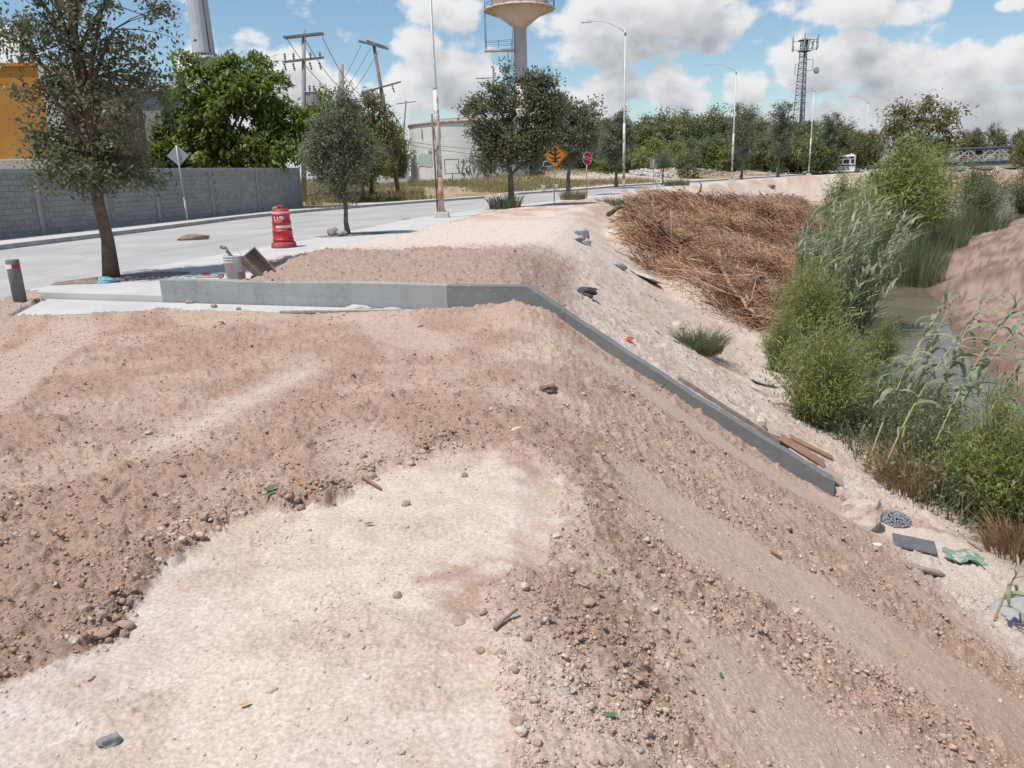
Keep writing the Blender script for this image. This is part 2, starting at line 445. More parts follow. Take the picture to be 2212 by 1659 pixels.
def base_ground(x, y):
    d1, s1 = sdist(x, y, CREST)
    d2, _ = sdist(x, y, FARW)
    z1 = np.interp(d1, P_D, P_Z)
    z2 = np.minimum(-3.02 + np.where(d2 > 0, .235 * d2, .35 * d2), .3)
    z2 = np.maximum(z2, -3.7)
    wob = (fbm(x * .35, y * .35, 3, 3) - .5)
    z = np.maximum(z1 + wob * .22 * sst(d1, .5, 2.5), z2 + wob * .3)
    dw, _ = sdist(x, y, WALLLINE)          # positive = camera side of the concrete wall
    plat = 1 - sst(d1, -.6, .6)
    # camera side of the wall: slightly below the road, heaped at the wall corner
    front = sst(dw, -.13, -.03) * sst(y, -6, 1)
    z += -front * plat * (.10 * sst(y, 2, 8) + .24 * sst(-x, 4.4, 7.2) * sst(y, 5, 9) * (1 - sst(y, 9.9, 10.9)))
    z += front * .17 * np.exp(-((x - .15) ** 2 + (y - 9.55) ** 2) / .42)
    z += front * .09 * np.exp(-(((x + 1.2) / 1.2) ** 2 + ((y - 9.95) / .4) ** 2))
    # far side: soil heaped behind the wall
    back = (1 - front) * (1 - sst(y, 19, 25))
    dn, _ = sdist(x, y, NEAR)
    heap = .17 + .30 * np.exp(-((-dw - 2.0) / 1.5) ** 2) * (.55 + .9 * fbm(x * .9, y * .9, 8, 3))
    z += back * plat * heap * np.maximum(sst(dn, -.05, 1.3), .62 * sst(dn, .0, .22) * np.exp(-(dw / .55) ** 2)) * sst(-dw, .02, .12) * (1 - .6 * sst(-dw, 4, 9))
    z += (1 - front) * sst(d1, 0, .6) * (1 - sst(d1, 4, 5)) * .10 * (1 - sst(y, 11, 16))
    # general swell of the bank top further on
    z += (1 - sst(d1, -.8, .4)) * sst(dn, 0, 1.2) * .10 * sst(y, 18, 24) * (.4 + fbm(x * .5, y * .5, 21, 3))
    # dead reeds dumped over the bank
    dB, zB = np.interp(y, HEAP_Y, HEAP_D), np.interp(y, HEAP_Y, HEAP_Z)
    hn = fbm(x * .55, y * .55, 31, 3) - .5
    hz = np.where(d1 < dB, .12 + (zB - .12) * np.clip((d1 - .4) / (dB - .4), 0, 1) ** 1.1, zB - (d1 - dB) * 1.15) - .30 + 1.5 * hn * sst(d1, .3, 2.0)
    ys = np.interp(d1, [.4, 1, 3.3, 6], [31, 28, 22.6, 19.6])
    hm = sst(y + 2.4 * hn - ys, -2.2, 2.6) * (1 - sst(y + 2 * hn, 46, 50)) * sst(d1, .2, 1.0)
    z = np.where(hm > 0, np.maximum(z, z + (hz - z) * hm), z)
    # land beyond the road
    df, _ = sdist(x, y, FARWALK)
    land = sst(-df, .2, 30)
    z += land * (.75 + .5 * (fbm(x * .05, y * .05, 41, 3) - .5))
    for (mx, my, mr, mh) in ((8.5, 118, 7, 1.0), (18, 108, 4.5, 1.1), (24.5, 117, 4, 1.5), (30, 121, 6, 1.1), (2, 104, 6, .5), (-6, 80, 7, .35), (41, 132, 5, .9)):
        z += mh * np.exp(-(((x - mx) / mr) ** 2 + ((y - my) / (mr * 1.2)) ** 2)) * land ** .3
    for (mx, my, mr, mh) in ((56.5, 119.5, 3.2, .7),):
        z += mh * np.exp(-(((x - mx) / mr) ** 2 + ((y - my) / mr) ** 2))
    return z, d1, s1, d2, dw, dn, df

def ground(x, y):
    x = np.asarray([x], float); y = np.asarray([y], float)
    return float(base_ground(x, y)[0][0])

def hit(px, py, t0=.5, t1=400.0):
    """where the line of sight of a photo pixel meets the ground"""
    d = ray(px, py)
    t = np.geomspace(t0, t1, 1500)
    z = base_ground(t * d[0], t * d[1])[0]
    g = EYE + t * d[2] - z
    i = int(np.argmax(g < 0))
    a, b = t[max(i - 1, 0)], t[i]
    for _ in range(18):
        m = (a + b) / 2
        if EYE + m * d[2] - ground(m * d[0], m * d[1]) < 0: b = m
        else: a = m
    return Vector((b * d[0], b * d[1], surf_z(b * d[0], b * d[1], EYE + b * d[2])))

def surf_z(x, y, default):
    """height of the finished terrain sheet (with its small relief) near a point"""
    r = math.hypot(x, y); a = math.atan2(x, y)
    if r > 60 or abs(a) > math.radians(45): return default
    i = min(max(int(np.searchsorted(rad, r)), 1), len(rad) - 2); j = int(np.argmin(np.abs(ang - a)))
    z = Z.reshape(len(rad), len(ang))[i - 1:i + 1, max(j - 1, 0):j + 2]
    return float(z.mean())

def on_ground(x, y, dz=0.0):
    return Vector((x, y, ground(x, y) + dz))

def slope_bands(x, y, d1, s1):
    """streaks that run down the bank: 1 = stony, 0 = dusty"""
    w = (fbm(x * .8, y * .8, 91, 2) - .5)
    b = fbm(s1 * 1.55 + d1 * .30 + w * .7, d1 * .10, 92, 3)
    return sst(b, .35, .65)

def rough_map(x, y, d1, s1, d2, dw, dn):
    pp = pale_patch(x, y)
    near = sst(-y, -60, -20)
    slope = sst(d1, .25, .9)
    r = np.where(pp > 0, .08 + .38 * sst(fbm(x * 2.2, y * 2.2, 61, 3), .54, .70), .85)
    edge = np.exp(-((pp + .10) / .14) ** 2) * (pp < .04) * sst(-x, -.2, .5)
    r = np.maximum(r, edge * 1.25)
    blob = np.exp(-(((x - .36) / .26) ** 2 + ((y - 2.72) / .5) ** 2))
    bands = slope_bands(x, y, d1, s1)
    r = r * (1 - slope) + slope * (.25 + .80 * bands)
    r = np.maximum(r, blob * 1.15)
    dust = sst(fbm(x * .9 + y * .35, y * .22 - x * .1, 63, 3), .50, .62) * (pp < 0) * (1 - slope)
    r *= 1 - .55 * dust
    streak = np.exp(-(((x + 2.25) - (y - 6.1) * .22) / .20) ** 2) * sst(y, 4.4, 5.2) * (1 - sst(y, 7.0, 7.8))
    r *= 1 - .6 * streak
    back = sst(-dw, .0, .2) * (y > 6)
    r = np.where((back > .5) & (slope < .5), 1.0 - .6 * sst(y, 17, 20), r)
    r = np.where((back > .5) & (slope >= .5), .62 + .4 * bands, r)
    r = np.where(d2 > 0, 1.0, r)
    return r, pp, bands, slope, streak, back, dust

def micro(x, y, r):
    """small relief in metres: crumbly lumps with cracks between them"""
    a = (fbm(x * 3.2, y * 3.2, 101, 3) - .5) * .05
    b = (np.abs(fbm(x * 8, y * 8, 105, 4) - .5) - .12) * .085
    w0, i0 = worley(x * 4.5 + fbm(x * 9, y * 9, 7, 2), y * 4.5 + fbm(x * 9, y * 9, 9, 2), 109)
    w1, i1 = worley(x * 12 + 1.2 * fbm(x * 14, y * 14, 3, 2), y * 12, 111)
    w2, i2 = worley(x * 30, y * 30, 117)
    l0 = np.clip(.50 - w0, 0, .3) * (i0 > .70) * .13
    l1 = np.clip(.50 - w1, 0, .35) * (i1 > .45) * .075
    l2 = np.clip(.50 - w2, 0, 1) * (i2 > .35) * .022
    c = (fbm(x * 40, y * 40, 121, 2) - .5) * .016
    return a * (.55 + .45 * r) + (b + l0 + l1) * r * sst(r, .15, .8) + (l2 + c) * (.14 + .86 * r)

# ------------------------------------------------------------------ terrain sheet: fine near the camera, coarse far away
dep = np.radians(np.concatenate([np.linspace(80, 46, 14), np.arange(45.4, 10.0, -.076), np.arange(9.95, 3.4, -.042)]))
rad = EYE / np.tan(dep)
rad = np.concatenate([rad, np.geomspace(rad[-1] * 1.015, 900, 90)])
ang = np.radians(np.concatenate([np.linspace(-180, -39, 40, endpoint=False), np.linspace(-39, 39, 700, endpoint=False), np.linspace(39, 180, 40, endpoint=False)]))
nr, na = len(rad), len(ang)
RR, AA = np.meshgrid(rad, ang, indexing='ij')
X = (RR * np.sin(AA)).ravel(); Y = (RR * np.cos(AA)).ravel(); R0 = RR.ravel()
Z, D1, S1, D2, DW, DN, DF = base_ground(X, Y)
RO, PP, BA, SL, ST, BK, DU = rough_map(X, Y, D1, S1, D2, DW, DN)
fade = 1 - .7 * sst(R0, 14, 30) * (D2 < 0)
mic = np.zeros_like(Z)
nearm = R0 < 120
mic[nearm] = micro(X[nearm], Y[nearm], RO[nearm])
Z = Z + mic * fade
# pale floor lies a little under the brown soil spread over it
front_near = (DW > 0) & (Y < 9)
Z -= .035 * sst(PP, -.10, .05) * front_near * (1 - SL)
# tyre and digger tracks in the mud of the far bank
Z += np.where(D2 > 0, sst(D2, 0, .8) * (.22 * (fbm(D2 * 1.1, S1 * .10, 131, 3) - .5) +   .22 * (fbm(X * .8, Y * .8, 133, 4) - .5) + .26 * np.abs(fbm(X * 2.4, Y * 2.4, 137, 3) - .5)), 0)
pv = inside(X, Y, PAVE)
edge_d = np.minimum(np.abs(DN), np.abs(DF))
Z = np.where(pv, np.minimum(Z, .015) - .42 * sst(edge_d, .10, .45), Z)
Z = np.where(inside(X, Y, FOOTMASK), np.minimum(Z, -.20), Z)
Z = np.where(inside(X, Y, STREET), np.minimum(Z, -.05), Z)

def C(*a): return np.array(a, float)
def lerp(a, b, t): return a * (1 - t[:, None]) + b * t[:, None]
n1 = fbm(X * 1.3, Y * 1.3, 201, 4); n2 = fbm(X * 7, Y * 7, 205, 3); n3 = fbm(X * .35, Y * .35, 209, 3)
BROWN, BROWN2, PALE, PALE2, SAND, DUST, REDMUD, OLIVE = C(.352, .247, .183), C(.42, .308, .235), C(.515, .437, .362), C(.475, .42, .37), C(.55, .465, .395), C(.445, .34, .275), C(.23, .155, .12), C(.10, .085, .045)
K = np.tile(BROWN, (len(X), 1))
K = lerp(K, BROWN2, sst(n1, .4, .62))
K = lerp(K, DUST, DU * .7)
K = lerp(K, PALE * .95, ST * .75)
sofw = .016 + .30 * sst(X, -.9, -.1)
inp = sst(PP + sofw * 2.2 * (n2 - .5) + sofw * 1.6 * (n1 - .5), -.35 * sofw - .01, sofw * .9) * front_near
K = lerp(K, lerp(np.tile(PALE2, (len(X), 1)), PALE, sst(n3, .38, .62)), inp * (.80 + .2 * sst(n2, .3, .6)))
K = lerp(K, BROWN2, inp * sst(fbm(X * 2.2, Y * 2.2, 61, 3), .54, .70) * .35)
crest = np.exp(-((D1 - .05) / .55) ** 2) * (Y < 9)
K = lerp(K, C(.50, .40, .325), crest * .55 * sst(n1, .38, .6) * (1 - inp))
sl = SL * (DW > 0)
K = lerp(K, lerp(np.tile(C(.455, .345, .275), (len(X), 1)), BROWN * 1.15, BA * .65), sl)
K = lerp(K, C(.385, .262, .18), sl * sst(D1, 1.5, 3.5) * (1 - sst(Y, 4, 8)) * .6)
bk = BK * (R0 < 200)
K = lerp(K, lerp(np.tile(C(.365, .27, .215), (len(X), 1)), SAND, sst(Y + 3 * (n1 - .5), 15.5, 18.5)), bk)
K = lerp(K, lerp(np.tile(SAND, (len(X), 1)), C(.50, .40, .32), sst(n1, .42, .62)), bk * SL)
K = lerp(K, C(.43, .31, .23), bk * sst(Y, 24, 32) * (1 - SL) * sst(n1, .35, .6) * (D1 < 1))
toe = (DW > 0) * sst(D1, 3.6, 4.3) * (1 - sst(D1, 5, 6.2))
K = lerp(K, C(.52, .44, .37), toe)
pile = sst(Y - np.interp(D1, [.4, 1, 3.3, 6], [31, 28, 22.6, 19.6]), -.6, .6) * (1 - sst(Y, 47, 50)) * sst(D1, .3, 1.2) * (1 - sst(D1 - np.interp(Y, HEAP_Y, HEAP_D), .2, 1.4))
K = lerp(K, C(.30, .20, .135), pile * .9)
K = lerp(K, OLIVE, sst(D1, 5.0, 5.9) * (D2 < 0) * (1 - pile))
K = lerp(K, lerp(lerp(np.tile(REDMUD, (len(X), 1)), C(.34, .25, .20), sst(n1, .40, .60)), C(.15, .105, .085), sst(n2, .52, .66) * .7), sst(D2, -.3, .2))
K = lerp(K, C(.14, .10, .075), np.exp(-(D2 / .5) ** 2) * .8)
far = sst(-DF, .1, .8)
grassc = lerp(np.tile(C(.25, .20, .105), (len(X), 1)), C(.36, .29, .20), sst(n3 + .3 * (n1 - .5), .55, .75))
K = lerp(K, grassc, far)
K = lerp(K, C(.48, .39, .31), far * sst(X, 3, 12) * sst(fbm(X * .12, Y * .12, 221, 3), .36, .5))
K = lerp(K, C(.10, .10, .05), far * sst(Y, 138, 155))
K = lerp(K, C(.33, .22, .15), (D1 > 0) * sst(Y, 100, 120) * (D2 < 0) * .9)
leftbit = (X < -6.9) * (DN > 0) * (Y > 5)
K = lerp(K, C(.38, .30, .24), leftbit * 1.0)
K = np.where((D2 < -.5)[:, None] & (D1 > 5)[:, None], K, K * np.array([1.13, 1.13, 1.17]))
K = np.clip(K, .01, .72)

idx = np.arange(nr * na).reshape(nr, na)
a = idx[:-1]; b = idx[1:]
F = np.stack([a, b, np.roll(b, -1, 1), np.roll(a, -1, 1)], -1).reshape(-1, 4)
V = np.stack([X, Y, Z], 1)
gm = bpy.data.materials.new("soil"); gm.use_nodes = True
A = NG(gm.node_tree); p = gm.node_tree.nodes['Principled BSDF']
ac = A.n('ShaderNodeAttribute', attribute_name='soil').outputs['Color']
geo = A.n('ShaderNodeTexCoord').outputs['Object']
fn = A.noise(geo, 55, 6, .7); fn2 = A.noise(geo, 9, 5, .6)
base = A.mix(A.smooth(fn, .32, .68), A.mix(1.0, ac, (.78, .76, .74), 'MULTIPLY'), A.mix(1.0, ac, (1.16, 1.15, 1.14), 'MULTIPLY'))
base = A.mix(A.smooth(fn2, .35, .65), A.mix(1.0, base, (.92, .91, .90), 'MULTIPLY'), base)
A.put(p.inputs['Base Color'], base); p.inputs['Roughness'].default_value = .97; p.inputs['Specular IOR Level'].default_value = .08
bp = A.n('ShaderNodeBump'); bp.inputs['Distance'].default_value = .017; A.put(bp.inputs['Strength'], A.math('MULTIPLY_ADD', A.n('ShaderNodeAttribute', attribute_name='grit').outputs['Fac'], .85, .12))
A.put(bp.inputs['Height'], A.math('ADD', A.noise(geo, 38, 7, .72), A.math('MULTIPLY', A.noise(geo, 7, 5, .6), 2.2)))
A.put(p.inputs['Normal'], bp.outputs[0])
gme = np_mesh("ground", V, F, True, {'soil': K, 'grit': np.clip(RO, 0, 1)})
gme.materials.append(gm)
g_o = bpy.data.objects.new("ground", gme); COL.objects.link(g_o); tag(g_o, "bare dusty earth of the canal bank and the land around it", None, None, 'structure')
# the few centimetres under the camera
cap_bm = MB(); cap_bm.lathe([(rad[0] * 1.3, -.12), (.001, -.10)], 24, cap=False)
tag(cap_bm.build("soil_bed", mat("soil_plain", (.40, .28, .21), .95)), "flat soil below the photographer", None, None, 'structure')

# ------------------------------------------------------------------ water
wm = bpy.data.materials.new("canal_water"); wm.use_nodes = True
A = NG(wm.node_tree); p = wm.node_tree.nodes['Principled BSDF']
co = A.n('ShaderNodeTexCoord').outputs['Object']
A.put(p.inputs['Base Color'], A.mix(A.smooth(A.noise(co, .5, 4), .4, .6), (.135, .118, .08), (.175, .15, .105)))
p.inputs['Roughness'].default_value = .11; p.inputs['IOR'].default_value = 1.33
b1 = A.n('ShaderNodeBump'); b1.inputs['Distance'].default_value = .02; b1.inputs['Strength'].default_value = .6
A.put(b1.inputs['Height'], A.noise(co, 3.5, 4, .55)); A.put(p.inputs['Normal'], b1.outputs[0])
w_ = MB(); w_.add([(3, -30, -3.0), (300, -30, -3.0), (300, 150, -3.0), (3, 150, -3.0)], [(0, 1, 2, 3)])
tag(w_.build("water", wm), "murky green water of the canal", None, None, 'structure')

# ------------------------------------------------------------------ road, pavements, kerb
def resample(poly, n):
    P_ = np.array(poly, float); L = np.concatenate([[0], np.cumsum(np.hypot(*np.diff(P_, axis=0).T))])
    t = np.linspace(0, 1, n) ** 1.6 * L[-1]
    return np.stack([np.interp(t, L, P_[:, 0]), np.interp(t, L, P_[:, 1])], 1)

def sheet(name, poly, ztop, zbot, m, label, bevel=0):
    bm = bmesh.new()
    vs = [bm.verts.new((p[0], p[1], ztop)) for p in poly]
    f = bm.faces.new(vs); f.normal_update()
    if f.normal.z < 0: f.normal_flip()
    r = bmesh.ops.extrude_face_region(bm, geom=[f])
    for v in [g for g in r['geom'] if isinstance(g, bmesh.types.BMVert)]: v.co.z = ztop
    for v in vs: v.co.z = zbot
    bmesh.ops.triangulate(bm, faces=[q for q in bm.faces if len(q.verts) > 4])
    bmesh.ops.recalc_face_normals(bm, faces=bm.faces)
    me = bpy.data.meshes.new(name); bm.to_mesh(me); bm.free()
    o = link_mesh(name, me, m)
    return tag(o, label, None, None, 'structure')

m_road = mat("road_concrete", (.435, .425, .405), .9, (.345, .337, .322), .28, 8, .003, 60, lo=.32, hi=.68, spec=.2)
def tyre_marks(m_):
    A = NG(m_.node_tree); p = m_.node_tree.nodes['Principled BSDF']; src = p.inputs['Base Color'].links[0].from_socket
    pos = A.n('ShaderNodeTexCoord').outputs['Object']
    cb_ = A.n('ShaderNodeCombineXYZ'); A.put(cb_.inputs[0], A.vm('DOT_PRODUCT', pos, (1.25, -.30, 0))); A.put(cb_.inputs[1], A.vm('DOT_PRODUCT', pos, (.012, .05, 0)))
    t_ = A.smooth(A.noise(cb_.outputs[0], 1.0, 5, .6), .50, .70)
    o_ = A.mix(A.math('MULTIPLY', t_, .55), src, (.27, .262, .25))
    d_ = A.smooth(A.noise(pos, .55, 7, .68), .56, .68)
    o_ = A.mix(A.math('MULTIPLY', d_, .5), o_, (.47, .40, .33))
    k_ = A.n('ShaderNodeTexVoronoi', feature='DISTANCE_TO_EDGE'); A.put(k_.inputs['Vector'], A.vm('ADD', pos, A.vm('MULTIPLY', A.n('ShaderNodeTexNoise').outputs['Color'], (.6, .6, 0)))); A.put(k_.inputs['Scale'], .16)
    o_ = A.mix(A.smooth(k_.outputs['Distance'], .0, .006, .32, 0.0), o_, (.16, .155, .15))
    A.put(p.inputs['Base Color'], o_)
tyre_marks(m_road)
m_walk = mat("walk_concrete", (.53, .515, .495), .9, (.455, .445, .425), .9, 6, .003, 50, lo=.3, hi=.7, spec=.2)
m_kerb = mat("kerb_concrete", (.40, .39, .37), .9, (.30, .29, .275), 2.0, 5, .004, 40)
road_poly = [(-32, -40)] + KERB[1:] + [(200, 158)] + list(reversed(WALKFAR))[1:] + [(-8.25, 11.9), (-9.1, 8), (-12.2, -10), (-20, -40)]
sheet("road", road_poly, -.12, -.3, m_road, "pale dusty concrete road curving to the right")
walk_poly = WALKFAR + list(reversed(NEAR[4:]))
sheet("pavement", walk_poly, 0.0, -.35, m_walk, "new white concrete pavement between the road and the soil")
def offs(poly, d):
    P_ = np.array(poly, float); T = np.gradient(P_, axis=0); T /= np.hypot(T[:, 0], T[:, 1])[:, None]
    return [tuple(p_ + d * np.array([-t_[1], t_[0]])) for p_, t_ in zip(P_, T)]
for nm, sl_ in (("a", slice(0, 9)), ("b", slice(9, None))):
    kb = KERB[sl_]; fwk = FARWALK[sl_]
    inner = offs(kb, .16)
    sheet("kerb", kb + list(reversed(inner)), .03, -.3, m_kerb, "grey concrete kerb along the far side of the road")
    sheet("pavement", inner + list(reversed(fwk)), .018, -.3, m_walk, "white concrete pavement along the far side of the road")
# ------------------------------------------------------------------ concrete curb wall running down the bank
m_curb = mat("curb_plaster", (.335, .345, .332), .92, (.285, .294, .285), 1.6, 6, .003, 70, lo=.3, hi=.7, streak=(3.0, (.24, .245, .235), .5))
m_curb_new = mat("curb_fresh", (.155, .17, .168), .9, (.195, .21, .205), 2.2, 6, .004, 60, lo=.3, hi=.7)
def strip_wall(pts, half, m, name, parent):
    """pts: (x, y, ztop, zbottom); a wall of thickness 2*half with its camera side on the line"""
    P_ = np.array(pts, float); bmv = MB(); vs = []
    T = np.gradient(P_[:, :2], axis=0); T /= np.hypot(T[:, 0], T[:, 1])[:, None]
    for p_, t_ in zip(P_, T):
        nx, ny = -t_[1], t_[0]
        for (o, z) in ((0, p_[3]), (0, p_[2] - .012), (.012, p_[2]), (2 * half, p_[2]), (2 * half, p_[3])):
            vs.append((p_[0] + nx * o, p_[1] + ny * o, z))
    fs = []; n = len(pts)
    for i in range(n - 1):
        for k in range(4): fs.append((i * 5 + k, (i + 1) * 5 + k, (i + 1) * 5 + k + 1, i * 5 + k + 1))
    fs += [tuple(range(5)), tuple((n - 1) * 5 + k for k in reversed(range(5)))]
    bmv.add(vs, fs)
    return bmv.build(name, m, parent)
for m_, c1, c2 in ((m_curb, .42, 1.0), (m_curb_new, .5, 1.0)):
    # plastered blocks show faintly through; splashes of dried mortar near the foot
    A = NG(m_.node_tree); p = m_.node_tree.nodes['Principled BSDF']; src = p.inputs['Base Color'].links[0].from_socket
    pos = A.n('ShaderNodeTexCoord').outputs['Object']
    u_ = A.vm('DOT_PRODUCT', pos, (.946, -.324, 0)); sz = A.n('ShaderNodeSeparateXYZ'); A.put(sz.inputs[0], pos)
    cb_ = A.n('ShaderNodeCombineXYZ'); A.put(cb_.inputs[0], u_); A.put(cb_.inputs[1], A.math('ADD', sz.outputs[2], .35))
    br_ = A.n('ShaderNodeTexBrick'); A.put(br_.inputs['Vector'], cb_.outputs[0])
    for k_, v_ in (('Scale', 1.0), ('Mortar Size', .008), ('Mortar Smooth', .8), ('Brick Width', .40), ('Row Height', .2)): A.put(br_.inputs[k_], v_)
    br_.offset = 0.0
    A.put(br_.inputs['Color1'], (1, 1, 1, 1)); A.put(br_.inputs['Color2'], (.93, .93, .93, 1)); A.put(br_.inputs['Mortar'], (.76, .76, .75, 1))
    out_ = A.mix(.8 if m_ is m_curb else .25, src, A.mix(1.0, src, br_.outputs[0], 'MULTIPLY'))
    spl = A.smooth(A.noise(A.vm('MULTIPLY', pos, (9, 9, 22)), 1.0, 5, .65), .56, .66)
    out_ = A.mix(A.math('MULTIPLY', spl, .5), out_, (.17, .165, .155) if m_ is m_curb else (.34, .33, .31))
    big = A.smooth(A.noise(pos, .9, 4, .6), .42, .62)
    out_ = A.mix(A.math('MULTIPLY', big, .35), out_, (.43, .43, .415) if m_ is m_curb else (.225, .235, .23))
    A.put(p.inputs['Base Color'], out_)
cw = thing("curb_wall", "low grey concrete wall that bends and runs down the canal bank", "low wall")
A_, B_, E_ = WALL_A, WALL_B, WALL_E
SPLIT = -.85
def on_ab(x): t = (x - A_[0]) / (B_[0] - A_[0]); return (x, A_[1] + t * (B_[1] - A_[1]))
RW = random.Random(5)
pts = [(on_ab(x)[0], on_ab(x)[1] + RW.uniform(-.0016, .0016), .252 + .006 * math.sin(x * 2.3) + RW.uniform(-.003, .003), -.6) for x in np.linspace(A_[0], SPLIT, 70)]
strip_wall(pts, .07, m_curb, "level_section", cw)
d1e = sdist(np.array([E_[0]]), np.array([E_[1]]), CREST)[0][0]
pts = [(*on_ab(x), .252 + .004 * math.sin(x * 2.3), -.6) for x in np.linspace(SPLIT + .002, B_[0] - .04, 9)]
ts = np.linspace(0, 1, 60)
for t in ts[0:]:
    x, y = B_[0] + t * (E_[0] - B_[0]), B_[1] + t * (E_[1] - B_[1])
    zt = .25 - 2.36 * t - .05 * math.sin(t * math.pi) + .004 * math.sin(t * 31) + RW.uniform(-.003, .003)
    pts.append((x, y + RW.uniform(-.003, .003), zt, zt - .75))
o = strip_wall(pts, .07, m_curb_new, "sloping_section", cw)
o['label'] = "darker freshly plastered section running down the bank"
# the white footing strip in front of it
bm_ = MB(); bm_.prism(FOOTING, -.55, -.10)
ft = bm_.build("footing", m_walk); ft.data.materials[0] = m_walk
bmx = bmesh.new(); bmx.from_mesh(ft.data); bmesh.ops.recalc_face_normals(bmx, faces=bmx.faces); bmx.to_mesh(ft.data); bmx.free()
tag(ft, "white concrete footing strip at the foot of the low wall", "footing")
# earth planting pits in the pavement
def pit(x, y, rx, ry, rz):
    b = MB(); n = 18; vs = []
    R = random.Random(int(x * 100))
    for k in range(n):
        a = 2 * math.pi * k / n; q = 1 + R.uniform(-.08, .08)
        vs.append((rx * q * math.cos(a) * (1 if abs(math.cos(a)) < .8 else 1.08), ry * q * math.sin(a), .004))
    vs.append((0, 0, .05))
    b.add(vs, [(k, (k + 1) % n, n) for k in range(n)], True)
    o = b.build("planting_pit", mat("pit_soil", (.20, .155, .12), .95, (.30, .25, .20), 6, 5, .02, 25), None, loc=(x, y, .004)); o.rotation_euler[2] = rz
    tag(o, "patch of dark soil in the pavement round a tree", None, None, 'structure')

# ------------------------------------------------------------------ block wall on the left
bw = thing("block_wall", "long grey concrete block wall along the far pavement", "wall", (-17.48, 27.03, 0), math.atan2(21.75, 4.98))
m_blk = mat("grey_block", (.31, .295, .28), .95, (.26, .25, .237), 3.0, 5, .004, 60, rnd=.09)
m_blk2 = mat("grey_block_rest", (.31, .295, .28), .95, (.26, .25, .237), 3.0, 5, .004, 60, attr=('tint', .09))
m_mort = mat("mortar", (.26, .25, .235), .95, (.22, .21, .20), 3.0, 5, .004, 60)
m_col = mat("cast_column", (.34, .335, .325), .92, (.27, .265, .255), 1.8, 5, .004, 40, streak=(4.0, (.2, .2, .19), .5))
S0, S1_ = -9.0, 22.3
COLS = [-5.2, -1.5, 1.95, 5.35, 8.63, 12.85, 17.21, 22.18]
wb = MB(); wb.box(((S0 + S1_) / 2, .09, 1.1), (S1_ - S0, .12, 2.2)); wb.build("mortar_core", m_mort, bw)
wb = MB(); wb.box(((S0 + S1_) / 2, .09, 2.275), (S1_ - S0 + .02, .19, .17)); cap_o = wb.build("cap_beam", m_col, bw, .01)
cols_me = MB(); cols_me.box((0, 0, 1.09), (.20, .185, 2.185)); cme = cols_me.mesh("column", .012)
for s in COLS: link_mesh("column", cme, m_col, bw, (s, .085, 0))
blk = MB(); blk.box((0, 0, 0), (.388, .16, .188)); bme = blk.mesh("block", .006)
spots = []
for r in range(11):
    x = S0 + (.2 if r % 2 else 0)
    while x < S1_ - .2:
        if all(abs(x - c) > .29 for c in COLS): spots.append((x, r))
        x += .40
spots.sort(key=lambda q: (q[0] - 0.0 if q[0] > -1.2 else 99 - q[0]))
R = random.Random(3)
rest = MB(); tint = []
for i, (x, r) in enumerate(spots):
    loc = (x, .085 + R.uniform(-.004, .004), .10 + .2 * r - .0 + .1 - .1)
    loc = (loc[0], loc[1], .095 + r * .1995)
    if i < 300: link_mesh("block", bme, m_blk, bw, loc)
    else:
        rest.box(loc, (.388, .16, .188)); tint += [R.random()] * 8
rm = rest.mesh("block_courses"); at_ = rm.attributes.new('tint', 'FLOAT', 'POINT'); at_.data.foreach_set('value', np.array(tint, np.float32))
tag(link_mesh("block_courses", rm, m_blk2, bw), None, None, None, 'stuff')

# ------------------------------------------------------------------ buildings behind the wall
m_or = mat("orange_paint", (.50, .245, .06), .85, (.45, .215, .05), .6, 4, .002, 30, spec=.2)
m_beige = mat("beige_render", (.50, .45, .41), .9, (.44, .40, .365), .8, 5)
m_wht = mat("white_render", (.62, .60, .58), .9, (.55, .53, .51), .8, 5)
m_brn = mat("brown_render", (.32, .20, .16), .9)
m_dark = mat("dark_glass", (.03, .035, .04), .15, None, spec=.5)
hb = thing("orange_building", "orange building with a white corner band behind the block wall", "building", (-26.4, 36, 0), math.radians(6))
b = MB(); b.box((-6, 4, 4.9), (24.0, 8, 3.9)); b.build("upper_wall", m_or, hb, .02)
b = MB(); b.box((-6, 4.0, 1.5), (24.6, 8.6, 2.9)); b.build("base_wall", m_beige, hb, .02)
b = MB(); b.box((6.4, 3.9, 3.4), (.72, 8.3, 6.9)); b.build("corner_band", m_wht, hb, .02)
b = MB(); b.box((7.15, 4.1, 3.3), (.72, 8.0, 6.5)); b.build("brown_panel", m_brn, hb, .02)
b = MB(); b.box((-6, 4, 6.93), (24.2, 8.2, .16)); b.build("parapet", m_or, hb, .02)
gb = thing("grey_building", "pale grey building with a cornice half hidden by trees", "building", (-26.3, 47, 0), math.radians(2))
m_gb = mat("grey_render", (.42, .42, .41), .9, (.37, .37, .365), .7, 5, streak=(1.5, (.28, .28, .27), .5))
b = MB(); b.box((0, 5, 3.4), (13, 10, 6.8)); b.build("wall", m_gb, gb, .02)
b = MB(); b.box((0, 5, 6.93), (13.5, 10.5, .26)); b.box((0, 5, 7.14), (13.2, 10.2, .16)); b.build("cornice", m_wht, gb, .02)
for wx in (-.9, 1.6, 4.4):
    b = MB(); b.box((wx, -.01, 4.7), (.62, .08, 1.7)); f_ = b.build("window", m_wht, gb, .01)
    b = MB(); b.box((wx, -.045, 4.7), (.46, .04, 1.54)); b.build("pane", m_dark, f_)

